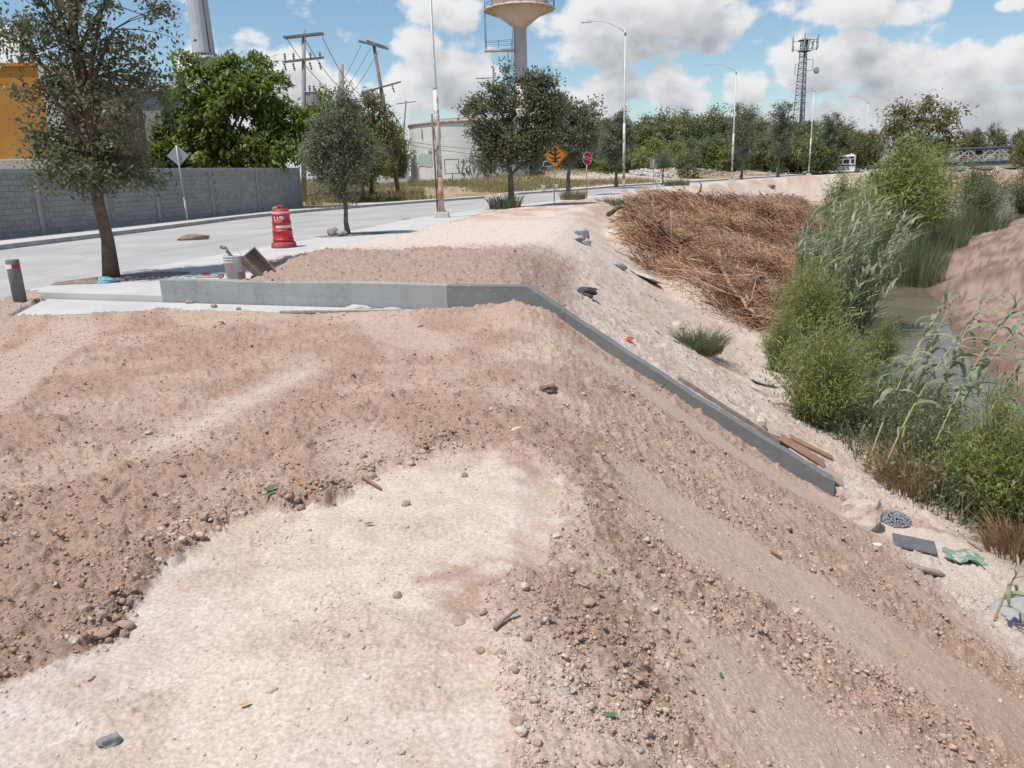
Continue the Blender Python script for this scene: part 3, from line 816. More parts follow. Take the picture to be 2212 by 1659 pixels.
# ------------------------------------------------------------------ steel column, water tower, tank, mast
m_steel = mat("grey_steel", (.52, .53, .52), .6, (.46, .47, .47), 1.2, 4, metal=.2)
m_steel_d = mat("dark_steel", (.13, .135, .14), .6, None, metal=.3)
mp = thing("steel_column", "huge tapering grey steel column rising behind the green tree", "column", (-21.45, 60, 0))
b = MB(); b.lathe([(.80, 0), (.80, 10.2)], 40); b.build("base_tube", m_steel, mp)
b = MB(); b.lathe([(.79, 10.62), (.735, 13), (.66, 17), (.55, 24), (.44, 32)], 16, smooth=False); b.build("shaft", m_steel, mp)
b = MB(); b.lathe([(.92, 10.20), (.94, 10.22), (.94, 10.33), (.80, 10.34)], 40); b.build("flange", m_steel, mp)
for k in range(26):
    a_ = 2 * math.pi * k / 26
    b = MB(); b.box((0, 0, 0), (.14, .035, .30), taper=.4)
    b.build("gusset", m_steel, mp, 0, (.85 * math.cos(a_), .85 * math.sin(a_), 10.48), (0, 0, a_))
b = MB(); b.tube([(.60, -.45, 10.4), (.52, -.42, 13), (.45, -.38, 17), (.3, -.3, 30)], .07, 8); b.build("shadow_line", m_steel_d, mp)  # dark tube stands in for the shadow line down the shaft's right side

WT = (3.0, 130, 0)
m_wt = mat("tower_paint", (.70, .60, .525), .8, (.63, .535, .46), .35, 5, streak=(1.2, (.42, .31, .25), .30))
m_blue = mat("blue_steel", (.10, .14, .19), .6)
wt_ = thing("water_tower", "cream water tower with funnel shaped tank on a single column", "water tower", WT)
b = MB(); b.lathe([(1.5, 0), (1.02, .8), (1.02, 23.2)], 32); b.build("column", m_wt, wt_)
b = MB(); b.lathe([(1.02, 23.2), (1.3, 23.5), (4.35, 25.75), (4.5, 26.2)], 40); b.build("funnel", m_wt, wt_)
b = MB(); b.lathe([(4.35, 26.2), (4.35, 33.2), (4.2, 33.5), (1.2, 34.6), (.01, 34.7)], 40); b.build("tank_drum", m_wt, wt_)
b = MB(); b.lathe([(4.35, 26.0), (5.55, 25.75), (5.6, 25.82), (5.55, 25.95), (4.35, 26.2)], 14, smooth=False, cap=False); b.build("gallery", m_wt, wt_)
for k in range(14):
    a_ = 2 * math.pi * (k + .5) / 14; c_, s_ = math.cos(a_), math.sin(a_)
    b = MB(); b.bar((4.2 * c_, 4.2 * s_, 25.35), (5.45 * c_, 5.45 * s_, 25.78), .12, .2); b.build("bracket", m_wt, wt_)
    b = MB(); b.tube([(5.5 * c_, 5.5 * s_, 25.9), (5.5 * c_, 5.5 * s_, 27.3)], .035, 5)
    b.build("rail_post", m_blue, wt_)
b = MB()
for zz in (26.6, 27.3):
    b.tube([(5.5 * math.cos(2 * math.pi * (k + .5) / 14), 5.5 * math.sin(2 * math.pi * (k + .5) / 14), zz) for k in range(15)], .03, 5)
for k in range(14):
    a0, a1 = 2 * math.pi * (k + .5) / 14, 2 * math.pi * (k + 1.5) / 14
    b.tube([(5.5 * math.cos(a0), 5.5 * math.sin(a0), 25.95), (5.5 * math.cos(a1), 5.5 * math.sin(a1), 27.3)], .02, 4)
b.build("gallery_rail", m_blue, wt_)
b = MB(); b.box((-3.3, -.4, 20.05), (4.6, 1.5, .26)); b.build("landing", m_wt, wt_, .03)
b = MB()
for yy in (-1.1, .3):
    b.tube([(-5.4, yy, 21.3), (-1.1, yy, 21.5)], .03, 5); b.tube([(-5.4, yy, 20.8), (-1.1, yy, 20.9)], .025, 5)
    for xx in (-3.4, -1.4): b.tube([(xx, yy, 20.1), (xx, yy, 21.4)], .03, 5)
b.build("landing_rail", m_blue, wt_)
b = MB()
for (xx, yy) in ((-5.45, -1.1), (-5.45, -.5), (-5.3, .3)): b.tube([(xx, yy, 20.1), (xx + .05, yy, 25.9)], .045, 5)
for k in range(14): b.tube([(-5.45, -1.1, 20.6 + k * .38), (-5.45, -.5, 20.6 + k * .38)], .02, 4)
b.build("upper_ladder", m_dark if False else m_steel_d, wt_)
b = MB()
for (xx, yy) in ((-1.2, -.75), (-1.2, -.25)): b.tube([(xx, yy, 1), (xx, yy, 23)], .04, 5)
for k in range(64): b.tube([(-1.2, -.75, 1.3 + k * .34), (-1.2, -.25, 1.3 + k * .34)], .018, 4)
for zz in np.arange(9, 19.9, 2.2):
    b.tube([(-1.2 - .85 * math.sin(q), -.5 - .45 * math.cos(q), zz) for q in np.linspace(0, math.pi, 9)], .035, 4)
for q in np.linspace(.3, math.pi - .3, 5): b.tube([(-1.2 - .85 * math.sin(q), -.5 - .45 * math.cos(q), 9), (-1.2 - .85 * math.sin(q), -.5 - .45 * math.cos(q), 19.9)], .03, 4)
b.build("ladder_cage", m_blue, wt_)

m_tank = mat("tank_paint", (.72, .71, .67), .75, (.66, .65, .62), .25, 5, streak=(1.0, (.42, .37, .32), .3))
m_rust = mat("rust", (.30, .125, .085), .9, (.40, .20, .13), 1.2, 6)
TK = (-4.9, 112, 0)
tk = thing("storage_tank", "big white cylindrical tank streaked with rust, red roof", "tank", TK)
gz = ground(TK[0], TK[1] - 8) - .3
b = MB()
for i, (z0, z1) in enumerate(((gz, 2.6), (2.6, 4.3), (4.3, 6.1), (6.1, 8.0))):
    rr = 8.28 - .035 * i
    b.lathe([(rr, z0), (rr, z1)], 72, cap=False); b.lathe([(rr, z1), (rr - .036, z1)], 72, cap=False)
b.build("shell", m_tank, tk)
b = MB(); b.lathe([(8.2, 8.0), (8.32, 8.02), (8.34, 8.42), (8.2, 8.44)], 72, cap=False); b.build("rim", mat("rim_paint", (.55, .52, .49), .85, (.40, .32, .28), 1.5, 6), tk)
b = MB(); b.lathe([(8.3, 8.42), (4.5, 8.86), (.5, 9.2), (.02, 9.22)], 48, smooth=False); b.build("roof", m_rust, tk)
b = MB(); b.lathe([(.33, 9.1), (.33, 9.6), (.62, 9.65), (.66, 10.6), (.5, 10.72), (.01, 10.75)], 20, c=(-.2, 0, 0)); b.build("vent", m_tank, tk)
def on_tank(a_deg, z, r=8.30): q = math.radians(a_deg); return Vector((r * math.sin(q), -r * math.cos(q), z))
def tank_patch(name, a0, a1, z0, z1, m, n=8, r=8.305):
    vs = []; fs = []; R = random.Random(name + str(a0))
    for i in range(n + 1):
        for zz in (z0, z1):
            vs.append(on_tank(a0 + (a1 - a0) * i / n, zz + R.uniform(-.14, .14), r))
    for i in range(n): fs.append((2 * i, 2 * i + 2, 2 * i + 3, 2 * i + 1))
    bb = MB(); bb.add(vs, fs); return bb.build(name, m, tk)
tank_patch("mint_patch", -52, -34, 2.75, 4.35, mat("mint_paint", (.33, .50, .43), .85, (.42, .50, .45), 1.5, 5))
for (a0, a1, z0, z1) in ((-31, -24, 6.3, 7.9), (-46, -44.8, 6.3, 7.6), (-38, -34, 4.45, 4.8), (-31, -29, 4.3, 4.8), (19, 21, 5.4, 6.2), (14, 18, 6.9, 7.2)):
    tank_patch("rust_patch", a0, a1, z0, z1, mat("rust_patch", (.36, .16, .09), .9, (.50, .44, .38), 3.5, 6, lo=.45, hi=.6))
m_spray = mat("black_spray", (.10, .10, .10), .9)
def scrawl(strokes, name, parent, w=.05):
    bb = MB()
    for st in strokes: bb.tube([on_tank(a_, z_, 8.315) for a_, z_ in st], w, 4, smooth=False)
    return bb.build(name, m_spray, parent)
R = random.Random(12); strokes = []
for k in range(26):
    a_, z_ = R.uniform(-4, 46), R.uniform(1.0, 3.4); st = []
    da, dz = R.uniform(-1, 1), R.uniform(-.5, .5)
    for q in range(7):
        st.append((a_, z_)); a_ += da * .9; z_ = max(.9, z_ + dz * .5); da += R.uniform(-.9, .9); dz += R.uniform(-.5, .5)
    strokes.append(st)
scrawl(strokes, "graffiti", tk)
bbp = thing("backboard_frame", "square black backboard frame on one post before the tank", "backboard", (-6.25, 94, ground(-6.25, 94)))
b = MB(); zb = 1.75 - ground(-6.25, 94)
for (p0, p1) in (((-.85, 0, zb), (.85, 0, zb)), ((-.85, 0, zb + 1.6), (.85, 0, zb + 1.6)), ((-.82, 0, zb), (-.82, 0, zb + 1.6)), ((.82, 0, zb), (.82, 0, zb + 1.6))): b.bar(p0, p1, .09)
b.build("frame", m_steel_d, bbp)
b = MB(); b.bar((0, 0, 0), (.05, 0, zb), .11); b.build("post", m_steel_d, bbp)

# lattice mast
ms = thing("cell_mast", "tall grey lattice mast carrying antennas and a white dish", "mast", (73.2, 200, 0), math.radians(12))
m_gal = mat("galvanised", (.26, .29, .34), .5, (.20, .23, .28), .8, 4, metal=.3)
MH = 30.5
def leg_at(k, z):
    w = 1.75 - 1.0 * z / MH
    a_ = 2 * math.pi * k / 3 + .3
    return Vector((w * 1.15 * math.cos(a_), w * 1.15 * math.sin(a_), z))
for k in range(3):
    b = MB(); b.tube([leg_at(k, 0), leg_at(k, MH)], [.15, .10], 6); b.build("leg", m_gal, ms)
zz = 0; br = MB()
while zz < MH - .5:
    st = 2.3 - 1.2 * zz / MH
    z2 = min(MH, zz + st)
    for k in range(3):
        k2 = (k + 1) % 3
        br.tube([leg_at(k, z2), leg_at(k2, z2)], .055, 4); br.tube([leg_at(k, zz), leg_at(k2, (zz + z2) / 2)], .05, 4); br.tube([leg_at(k2, (zz + z2) / 2), leg_at(k, z2)], .05, 4)
    zz = z2
br.build("bracing", m_gal, ms)
b = MB(); b.tube([(0.1, -.2, 0), (.1, -.2, MH)], .28, 8); b.build("cable_ladder", mat("cable_grey", (.12, .14, .17), .8), ms)
for zz in (27.6, 30.0):
    b = MB(); b.lathe([(1.5, zz), (1.58, zz + .1), (1.45, zz + .2)], 12); b.build("platform", m_gal, ms)
for k in range(3):
    a_ = 2 * math.pi * k / 3 + .55
    u_ = Vector((math.cos(a_), math.sin(a_), 0)); w_ = Vector((-u_.y, u_.x, 0)); c_ = u_ * 2.5
    for zz in (28.0, 29.9):
        b = MB(); b.bar(c_ - w_ * 1.9 + Vector((0, 0, zz)), c_ + w_ * 1.9 + Vector((0, 0, zz)), .12); b.build("antenna_frame", m_gal, ms)
        b = MB(); b.bar(Vector((0, 0, zz)), c_ + Vector((0, 0, zz)), .10); b.build("antenna_arm", m_gal, ms)
    for j in (-1.8, -.6, .6, 1.8):
        p_ = c_ + w_ * j + u_ * .2
        b = MB(); b.box((0, 0, 1.25), (.32, .18, 3.2 if abs(j) > 1 else 1.7)); b.box((-.1, .16, .2), (.3, .25, .6))
        b.build("antenna", mat("antenna_grey", (.46, .47, .48), .6), ms, .03, (p_.x, p_.y, 27.9 + (0.4 if abs(j) > 1 else .1)), (0, 0, a_ + math.pi / 2))
b = MB(); b.tube([(0, 0, MH), (0, 0, MH + 2.6)], .05, 5); b.tube([(.7, 0, MH), (.7, 0, MH + 1.8)], .035, 5); b.build("whip_aerial", m_gal, ms)
b = MB(); b.tube([(.6, -.5, 25.7), (2.0, -.9, 25.7), (2.0, -.9, 23.2), (.7, -.5, 23.2)], .08, 5); b.build("dish_bracket", m_gal, ms); b = MB(); b.tube([(-.9, .2, 24.8), (-2.0, .2, 24.8), (-2.0, .2, 22.3), (-1.1, .2, 22.3)], .07, 5); b.build("dish_bracket", m_gal, ms)
b = MB(); b.lathe([(.2, -.5), (.85, -.35), (.9, .25), (.7, .35), (.01, .37)], 24); b.build("dish", mat("dish_white", (.75, .75, .75), .5), ms, 0, (2.9, -1.2, 23.3), (math.radians(78), 0, math.radians(30)))

# ------------------------------------------------------------------ utility poles and cables
m_pole = mat("pole_concrete", (.36, .335, .31), .9, (.30, .28, .26), 1.5, 5, streak=(5, (.22, .2, .19), .4))
m_wood = mat("pole_wood", (.25, .20, .165), .95, (.19, .15, .125), 3.0, 5, .01, 20)
m_arm = mat("arm_grey", (.20, .18, .165), .85)
m_ins = mat("insulator", (.10, .10, .11), .35, None, spec=.5)
m_cable = mat("cable_black", (.035, .035, .04), .7)
def insulator(parent, p, L=.5, d=(0, 0, -1)):
    d = Vector(d).normalized(); b = MB(); P0 = Vector(p)
    b.tube([P0, P0 + d * L], .035, 6)
    for q in (.25, .5, .75): b.tube([P0 + d * (L * q - .03), P0 + d * (L * q + .03)], .085, 8)
    b.build("insulator", m_ins, parent)
def pole_thing(name, label, base, top, r0, r1, m, group=None):
    t = thing(name, label, "utility pole", base, 0, group)
    d = Vector(top) - Vector(base)
    b = MB(); b.tube([(0, 0, -.5), d], [r0, r1], 10); b.build("pole", m, t)
    return t, d
up1, d_ = pole_thing("utility_pole", "upright utility pole with two crossarms and a transformer box", (-14.6, 57, ground(-14.6, 57)), (-13.4, 57, 11.5), .19, .13, m_pole)
q = d_ / d_.length; z = d_.z
def onp(h): return q * (h / q.z)
b = MB(); c_ = onp(z - .42)
b.bar(c_ + Vector((-1.35, -.18, -.06)), c_ + Vector((1.35, -.18, .12)), .12, .14); b.bar(c_ + Vector((-1.35, .18, -.06)), c_ + Vector((1.35, .18, .12)), .12, .14); b.build("top_crossarm", m_arm, up1)
b = MB(); c_ = onp(z - 2.0); b.bar(c_ + Vector((-1.4, -.2, -.05)), c_ + Vector((1.45, -.2, .16)), .13, .15); b.build("lower_crossarm", m_arm, up1)
for x_ in (-1.2, -.6, .55, 1.2): insulator(up1, onp(z - 2.0) + Vector((x_, -.2, .05)), .5, (0, 0, 1)); insulator(up1, onp(z - 2.0) + Vector((x_ - .1, -.25, -.05)), .6, (.2, 0, -1))
b = MB(); c_ = onp(z - 4.5) + Vector((.62, -.1, 0)); b.box(c_, (.72, .62, .85)); b.box(c_ + Vector((0, 0, .46)), (.84, .72, .07)); b.box(c_ + Vector((.1, -.34, .05)), (.22, .06, .5)); b.build("transformer", mat("transformer_tan", (.42, .37, .31), .7), up1, .02)
for x_ in (-.15, .15): insulator(up1, onp(z - 4.0) + Vector((.62 + x_, -.1, .0)), .45, (0, 0, 1))
up2, d2_ = pole_thing("utility_pole", "leaning wooden utility pole with a tilted top crossarm", (-8.85, 66, ground(-8.85, 66)), (-10.1, 66, 11.9), .20, .13, m_wood)
q2 = d2_ / d2_.length; z2 = d2_.z
def onp2(h): return q2 * (h / q2.z)
c_ = onp2(z2 - .2); b = MB(); b.bar(c_ + Vector((-1.15, -.2, .34)), c_ + Vector((1.15, -.2, -.30)), .13, .16); b.bar(c_ + Vector((-.6, .25, .42)), c_ + Vector((.9, .25, -.1)), .12, .14); b.build("top_crossarm", m_arm, up2)
c_ = onp2(z2 - 3.3); b = MB(); b.bar(c_ + Vector((-1.6, -.2, -.40)), c_ + Vector((1.65, -.2, .34)), .10, .12); b.build("lower_crossarm", m_arm, up2)
for x_ in (-1.5, -.7, .9): insulator(up2, onp2(z2 - 3.3) + Vector((x_, -.2, x_ * .22)), .7, (.25, 0, -1))
stub, _ = pole_thing("utility_pole", "bare pole stub without crossarms above the bushy trees", (-13.7, 66, ground(-13.7, 66)), (-12.8, 66, 10.4), .27, .21, m_pole)
up3, d3_ = pole_thing("utility_pole", "distant dark utility pole standing behind the white tank", tuple(at_z(884, 395, .6).xy * 0 + Vector((-17.6, 132))) + (.5,), tuple(at_y(877, 217, 132)), .17, .11, m_arm)
b = MB(); b.bar(d3_ + Vector((-1.6, 0, -.5)), d3_ + Vector((1.6, 0, -.2)), .12); b.build("crossarm", m_arm, up3)
up4, d4_ = pole_thing("utility_pole", "utility pole rising behind the round roadside oak", (-1.6, 108, .6), tuple(at_y(1066, 147, 108)), .16, .13, m_arm)
b = MB(); b.bar(d4_ + Vector((-2.4, 0, -1.2)), d4_ + Vector((.5, 0, -1.2)), .10); b.build("crossarm", m_arm, up4)
up5, d5_ = pole_thing("utility_pole", "far utility pole beside the bus at the road bend", (59, 140, 0), tuple(at_y(1838, 272, 140)), .16, .11, m_pole)
b = MB(); b.bar(d5_ + Vector((-1.3, 0, -.3)), d5_ + Vector((1.3, 0, -.1)), .12); b.build("crossarm", m_arm, up5)
def cable(a_, b_, sag, label, r=.018, n=18, group="power cables"):
    a_, b_ = Vector(a_), Vector(b_); m_ = MB()
    m_.tube([a_.lerp(b_, t) - Vector((0, 0, sag * 4 * t * (1 - t))) for t in np.linspace(0, 1, n)], r, 5, smooth=True)
    o = m_.build("power_cable", m_cable); tag(o, label, "cable", group); return o
w1 = Vector(up1.location); w2 = Vector(up2.location)
for k, x_ in enumerate((-1.2, 0, 1.25)):
    cable(w1 + onp(z - .45) + Vector((x_, 0, 0)), w2 + onp2(z2 - 4.0) + Vector((-1.4 + .6 * k, 0, 0)), 1.5, "sagging black cable strung between the two crossarmed utility poles", .022)
    cable(w2 + onp2(z2 - .3) + Vector((-1.0 + k * .7, 0, .2 - .25 * k)), w1 + onp(z - 6.6 - .5 * k) + Vector((.3, .2, 0)), .35, "sagging black cable strung between the two crossarmed utility poles", .016)
for k in range(2):
    cable(w2 + onp2(z2 - 7.2 - .25 * k), (8, 128, 6.6 - k), 1.2, "cable from the leaning pole past the tank roof", .02, group="cables passing the tank")
for k in range(2):
    cable((-60, 44, 10.2 - .7 * k), w1 + onp(z - 5.2 - .3 * k), .9, "thin cable coming in over the orange building", .018, group="cables over the orange building")

# ------------------------------------------------------------------ street lamps
m_lampw = mat("lamp_white", (.62, .61, .58), .6, (.55, .54, .51), 1.5, 4, rust=((.30, .14, .08), 2.2, .30))
m_lampr = mat("lamp_rusty", (.52, .44, .37), .85, (.36, .17, .10), 2.5, 6, lo=.4, hi=.6)
m_thinw = mat("lamp_grey", (.55, .56, .56), .5, None, metal=.2)
def street_lamp(x, y, label, arm_dir, H_=11.0, rust_h=.9, z=None, lean=0.0, fat=1.0):
    z = (0.0 if z is None else z)
    t = thing("street_lamp", label, "street lamp", (x, y, z), 0, "street lamps along the canal road")
    t.rotation_euler[1] = lean
    b = MB(); b.box((0, 0, .10), (.62, .62, .24), taper=.86); b.build("plinth", m_walk, t, .02)
    b = MB(); b.box((0, 0, .235), (.34, .34, .025))
    for sx in (-.13, .13):
        for sy in (-.13, .13): b.tube([(sx, sy, .24), (sx, sy, .32)], .02, 6)
    b.build("base_plate", m_lampr, t)
    b = MB(); b.tube([(0, 0, .24), (0, 0, rust_h)], [.112 * fat, .110 * fat], 12); b.build("rusty_foot", m_lampr, t)
    b = MB(); b.tube([(0, 0, rust_h), (0, 0, 4.9)], [.108 * fat, .098 * fat], 12); b.build("lower_pole", m_lampw, t)
    b = MB(); b.tube([(0, 0, 4.9), (0, 0, 5.0), (0, 0, H_)], [.098 * fat, .068, .05], 10); b.tube([(0, 0, H_ - .18), (0, 0, H_ + .12)], .085, 8); b.build("upper_pole", m_thinw, t)
    a_ = arm_dir; u_ = Vector((math.cos(a_), math.sin(a_), 0))
    b = MB(); b.tube([Vector((0, 0, H_)) + u_ * s + Vector((0, 0, .95 * math.sin(min(1, s / 2.2) * math.pi / 2))) for s in (0, .5, 1.0, 1.6, 2.2, 2.5)], .032, 7); b.build("arm", m_thinw, t)
    b = MB(); c_ = Vector((0, 0, H_ + .93)) + u_ * 2.85
    Rm = Matrix.Rotation(a_, 3, 'Z')
    b.box(c_, (.85, .26, .10), M=Rm, taper=.8); b.box(c_ + Vector((0, 0, .075)) - u_ * .15, (.35, .18, .07), M=Rm); b.build("luminaire", mat("luminaire", (.52, .54, .56), .4), t, .02)
    return t
LP = [(-2.63, 32.08, "nearest street lamp, rusty footed on its concrete block", 2.6, 1.6, .0, 1.0), (8.79, 59.09, "white street lamp beside the stop sign, second along the road", 2.75, .9, .004, 1.0),
      (24.3, 85.3, "white street lamp at the head of the dead reed heap", 2.75, .9, 0, 1.0), (41.6, 109.0, "white street lamp before the lattice mast", 2.75, 1.1, 0, 1.0),
      (60.2, 134.0, "white street lamp just to the right of the bus", 2.9, .9, 0, 1.0), (77, 156, "far street lamp whose head shows above the canal side trees", 2.9, .9, 0, 1.0), (92, 172, "farthest street lamp, only its head shows, turned toward us", 4.4, .9, 0, 1.0)]
for (x, y, lb, ad, rh, ln, ft_) in LP: street_lamp(x, y, lb, ad, 11.0, rh, ground(x, y) if x > 70 else 0.0, ln, ft_)
# loose steel pipe strapped to the nearest lamp
b = MB(); b.tube([(-2.79, 32.0, .1), (-2.81, 32.0, 4.0)], .036, 8); tag(b.build("steel_pipe", mat("pipe_rust", (.14, .085, .07), .9, (.20, .14, .12), 3, 5)), "rusty pipe strapped upright to the nearest street lamp", "pipe")

# ------------------------------------------------------------------ road signs
m_post = mat("sign_post", (.40, .40, .39), .55, (.33, .33, .32), 3, 4, metal=.3)
m_back = mat("sign_back", (.36, .40, .41), .6, (.32, .36, .37), 2, 4, metal=.3)
def poly_plate(name, n, r, a0, th, m, parent, loc, rot, bev=.0):
    b = MB(); b.prism([(r * math.cos(a0 + 2 * math.pi * k / n), r * math.sin(a0 + 2 * math.pi * k / n)) for k in range(n)], -th / 2, th / 2)
    return b.build(name, m, parent, bev, loc, rot)
sg = thing("road_sign", "diamond road sign seen from its bare grey back", "sign", (-14.8, 36.5, .02), math.radians(12)); sg.scale = (.94,) * 3
b = MB(); b.tube([(0, 0, 0), (-.02, 0, 3.55)], .035, 8); b.build("post", m_post, sg)
b = MB(); b.tube([(0, 0, 0), (0, 0, 1.1)], .042, 8); b.build("post_sleeve", m_lampw, sg)
poly_plate("plate", 4, .50, 0, .012, m_back, sg, (-.02, .05, 3.05), (math.pi / 2, 0, 0), .004)
so = thing("road_sign", "orange diamond road sign with black arrows beside the oak", "sign", (2.68, 44.1, 0), math.radians(-4))
b = MB(); b.tube([(0, 0, 0), (.1, 0, 2.9)], .035, 8); b.build("post", m_post, so)
pl = poly_plate("plate", 4, .72, 0, .014, mat("sign_orange", (.62, .26, .02), .5, (.45, .17, .03), 3, 4), so, (.1, -.05, 2.52), (math.pi / 2, 0, math.radians(0)), .004)
b = MB()
for (x0, y0, x1, y1, w) in ((0, -.42, 0, .36, .09), (0, .0, -.30, .18, .07), (0, .0, .30, .18, .07), (0, -.22, -.3, -.1, .06), (0, -.22, .3, -.1, .06), (-.13, .22, 0, .42, .08), (.13, .22, 0, .42, .08), (0, -.3, -.2, -.34, .05), (0, -.3, .2, -.34, .05)):
    b.bar((x0, y0, .012), (x1, y1, .012), w, .006)
b.build("symbol", mat("sign_black", (.02, .02, .02), .6), pl)
b = MB()
for k in range(4):
    a0, a1 = math.pi / 2 * k, math.pi / 2 * (k + 1); b.bar((.66 * math.cos(a0), .66 * math.sin(a0), .0105), (.66 * math.cos(a1), .66 * math.sin(a1), .0105), .035, .004)
b.build("border", MATS["sign_black"], pl)
st = thing("stop_sign", "bent red stop sign lettered ALTO half hidden by leaves", "sign", (4.97, 48.6, 0), math.radians(38))
b = MB(); b.tube([(0, 0, 0), (0, 0, 2.6)], .035, 8); b.build("post", m_post, st)
pl = poly_plate("plate", 8, .42, math.pi / 8, .012, mat("sign_red", (.50, .02, .04), .45, (.42, .02, .03), 3, 3), st, (0, -.05, 2.35), (math.pi / 2, .25, 0), .004)
b = MB()
for k in range(8):
    a0, a1 = math.pi / 8 + math.pi / 4 * k, math.pi / 8 + math.pi / 4 * (k + 1); b.bar((.39 * math.cos(a0), .39 * math.sin(a0), .009), (.39 * math.cos(a1), .39 * math.sin(a1), .009), .03, .004)
b.build("border", mat("sign_white", (.78, .78, .76), .5), pl)
def text_part(name, s, size, m, parent, loc, rot, ext=.004, align='CENTER'):
    c = bpy.data.curves.new(name, 'FONT'); c.body = s; c.size = size; c.extrude = ext; c.align_x = align; c.align_y = 'CENTER'
    o = bpy.data.objects.new(name, c); COL.objects.link(o)
    me = bpy.data.meshes.new_from_object(o.evaluated_get(bpy.context.evaluated_depsgraph_get())); bpy.data.objects.remove(o); me.name = name; me.materials.clear()
    o = link_mesh(name, me, m, parent, loc, rot)
    return o
text_part("lettering", "ALTO", .30, MATS["sign_white"], pl, (0, 0, .010), (0, 0, 0))
sb = thing("road_sign", "small rectangular road sign seen from behind by the rubble", "sign", (14.9, 80, .0), math.radians(8))
b = MB(); b.tube([(0, 0, 0), (0, 0, 2.5)], .035, 8); b.build("post", m_post, sb)
b = MB(); b.box((0, .05, 2.1), (.75, .012, .95)); b.build("plate", m_back, sb, .004)
# ------------------------------------------------------------------ vegetation
def leaf_quads(Pc, D, size, width, up=.4, fold=.0, rng=RNG):
    """one diamond of two triangles per leaf; Pc base points, D growth directions (n,3), size (n,)"""
    n = len(Pc)
    D = D / np.linalg.norm(D, axis=1)[:, None]
    nrm = rng.normal(size=(n, 3)); nrm[:, 2] += up * 3
    S = np.cross(D, nrm); S /= (np.linalg.norm(S, axis=1)[:, None] + 1e-9)
    Nn = np.cross(S, D)
    L = size[:, None]; W = L * width
    b = Pc; t = Pc + D * L - Nn * L * fold
    l = Pc + D * L * .5 + S * W * .5 + Nn * L * .06; r = Pc + D * L * .5 - S * W * .5 + Nn * L * .06
    V = np.stack([b, r, t, l], 1).reshape(-1, 3)
    F = np.arange(4 * n).reshape(n, 4)
    return V, F

def leaves_mesh(name, Pc, D, size, width, tint, m, **k):
    V, F = leaf_quads(Pc, D, size, width, **k)
    me = np_mesh(name, V, F, False, {'tint': np.repeat(tint, 4)})
    me.materials.append(m)
    return me

m_bark = mat("bark", (.21, .135, .10), .95, (.12, .078, .058), 5, 6, .03, 28)
m_bark_g = mat("bark_grey", (.19, .165, .14), .95, (.11, .095, .08), 5, 6, .02, 28)
OAK = leaf_mat("oak_leaf", (.075, .090, .045), (.235, .262, .145), (.17, .10, .06), .02, .4, .4)
OAK_D = leaf_mat("oak_leaf_dusty", (.10, .118, .072), (.29, .315, .21), (.18, .13, .08), .02, .35, .4)
GREEN = leaf_mat("broad_leaf", (.040, .070, .012), (.30, .36, .08), None, .05, .4, .4)
FEATH = leaf_mat("feather_leaf", (.10, .12, .035), (.34, .35, .14), (.22, .13, .06), .10, .3, .35)
WOODS = leaf_mat("woods_leaf", (.11, .13, .052), (.31, .325, .145), (.17, .12, .055), .06, .25, .3)
WOODS2 = leaf_mat("woods_leaf_pale", (.095, .115, .050), (.26, .29, .14), None, .05, .25, .3)
WILLOW = leaf_mat("willow_leaf", (.095, .145, .032), (.37, .46, .14), (.30, .25, .11), .07, .35, .4)
CANE = leaf_mat("cane_leaf", (.17, .21, .11), (.52, .57, .39), (.45, .38, .22), .05, .4, .45)
SEDGE = leaf_mat("sedge_leaf", (.070, .095, .045), (.23, .28, .15), (.24, .20, .10), .06, .3, .35)
DRYG = leaf_mat("dry_grass_blade", (.20, .155, .075), (.42, .34, .19), (.16, .19, .06), .10, .2, .35)
m_stem = mat("green_stem", (.20, .21, .09), .8, (.27, .25, .13), 3, 4)

def lobes_points(lobes, n, shell=2.4, rng=RNG):
    """random points in a union of ellipsoids (x, y, z, rx, ry, rz[, weight]), denser near their skins"""
    w = np.array([l[3] * l[4] * l[5] * (l[6] if len(l) > 6 else 1) for l in lobes]) ** .8; w /= w.sum()
    k = rng.choice(len(lobes), n, p=w)
    d = rng.normal(size=(n, 3)); d /= np.linalg.norm(d, axis=1)[:, None]
    r = rng.random(n) ** (1 / shell)
    L = np.array([l[:6] for l in lobes])[k]
    return L[:, :3] + d * r[:, None] * L[:, 3:6], d

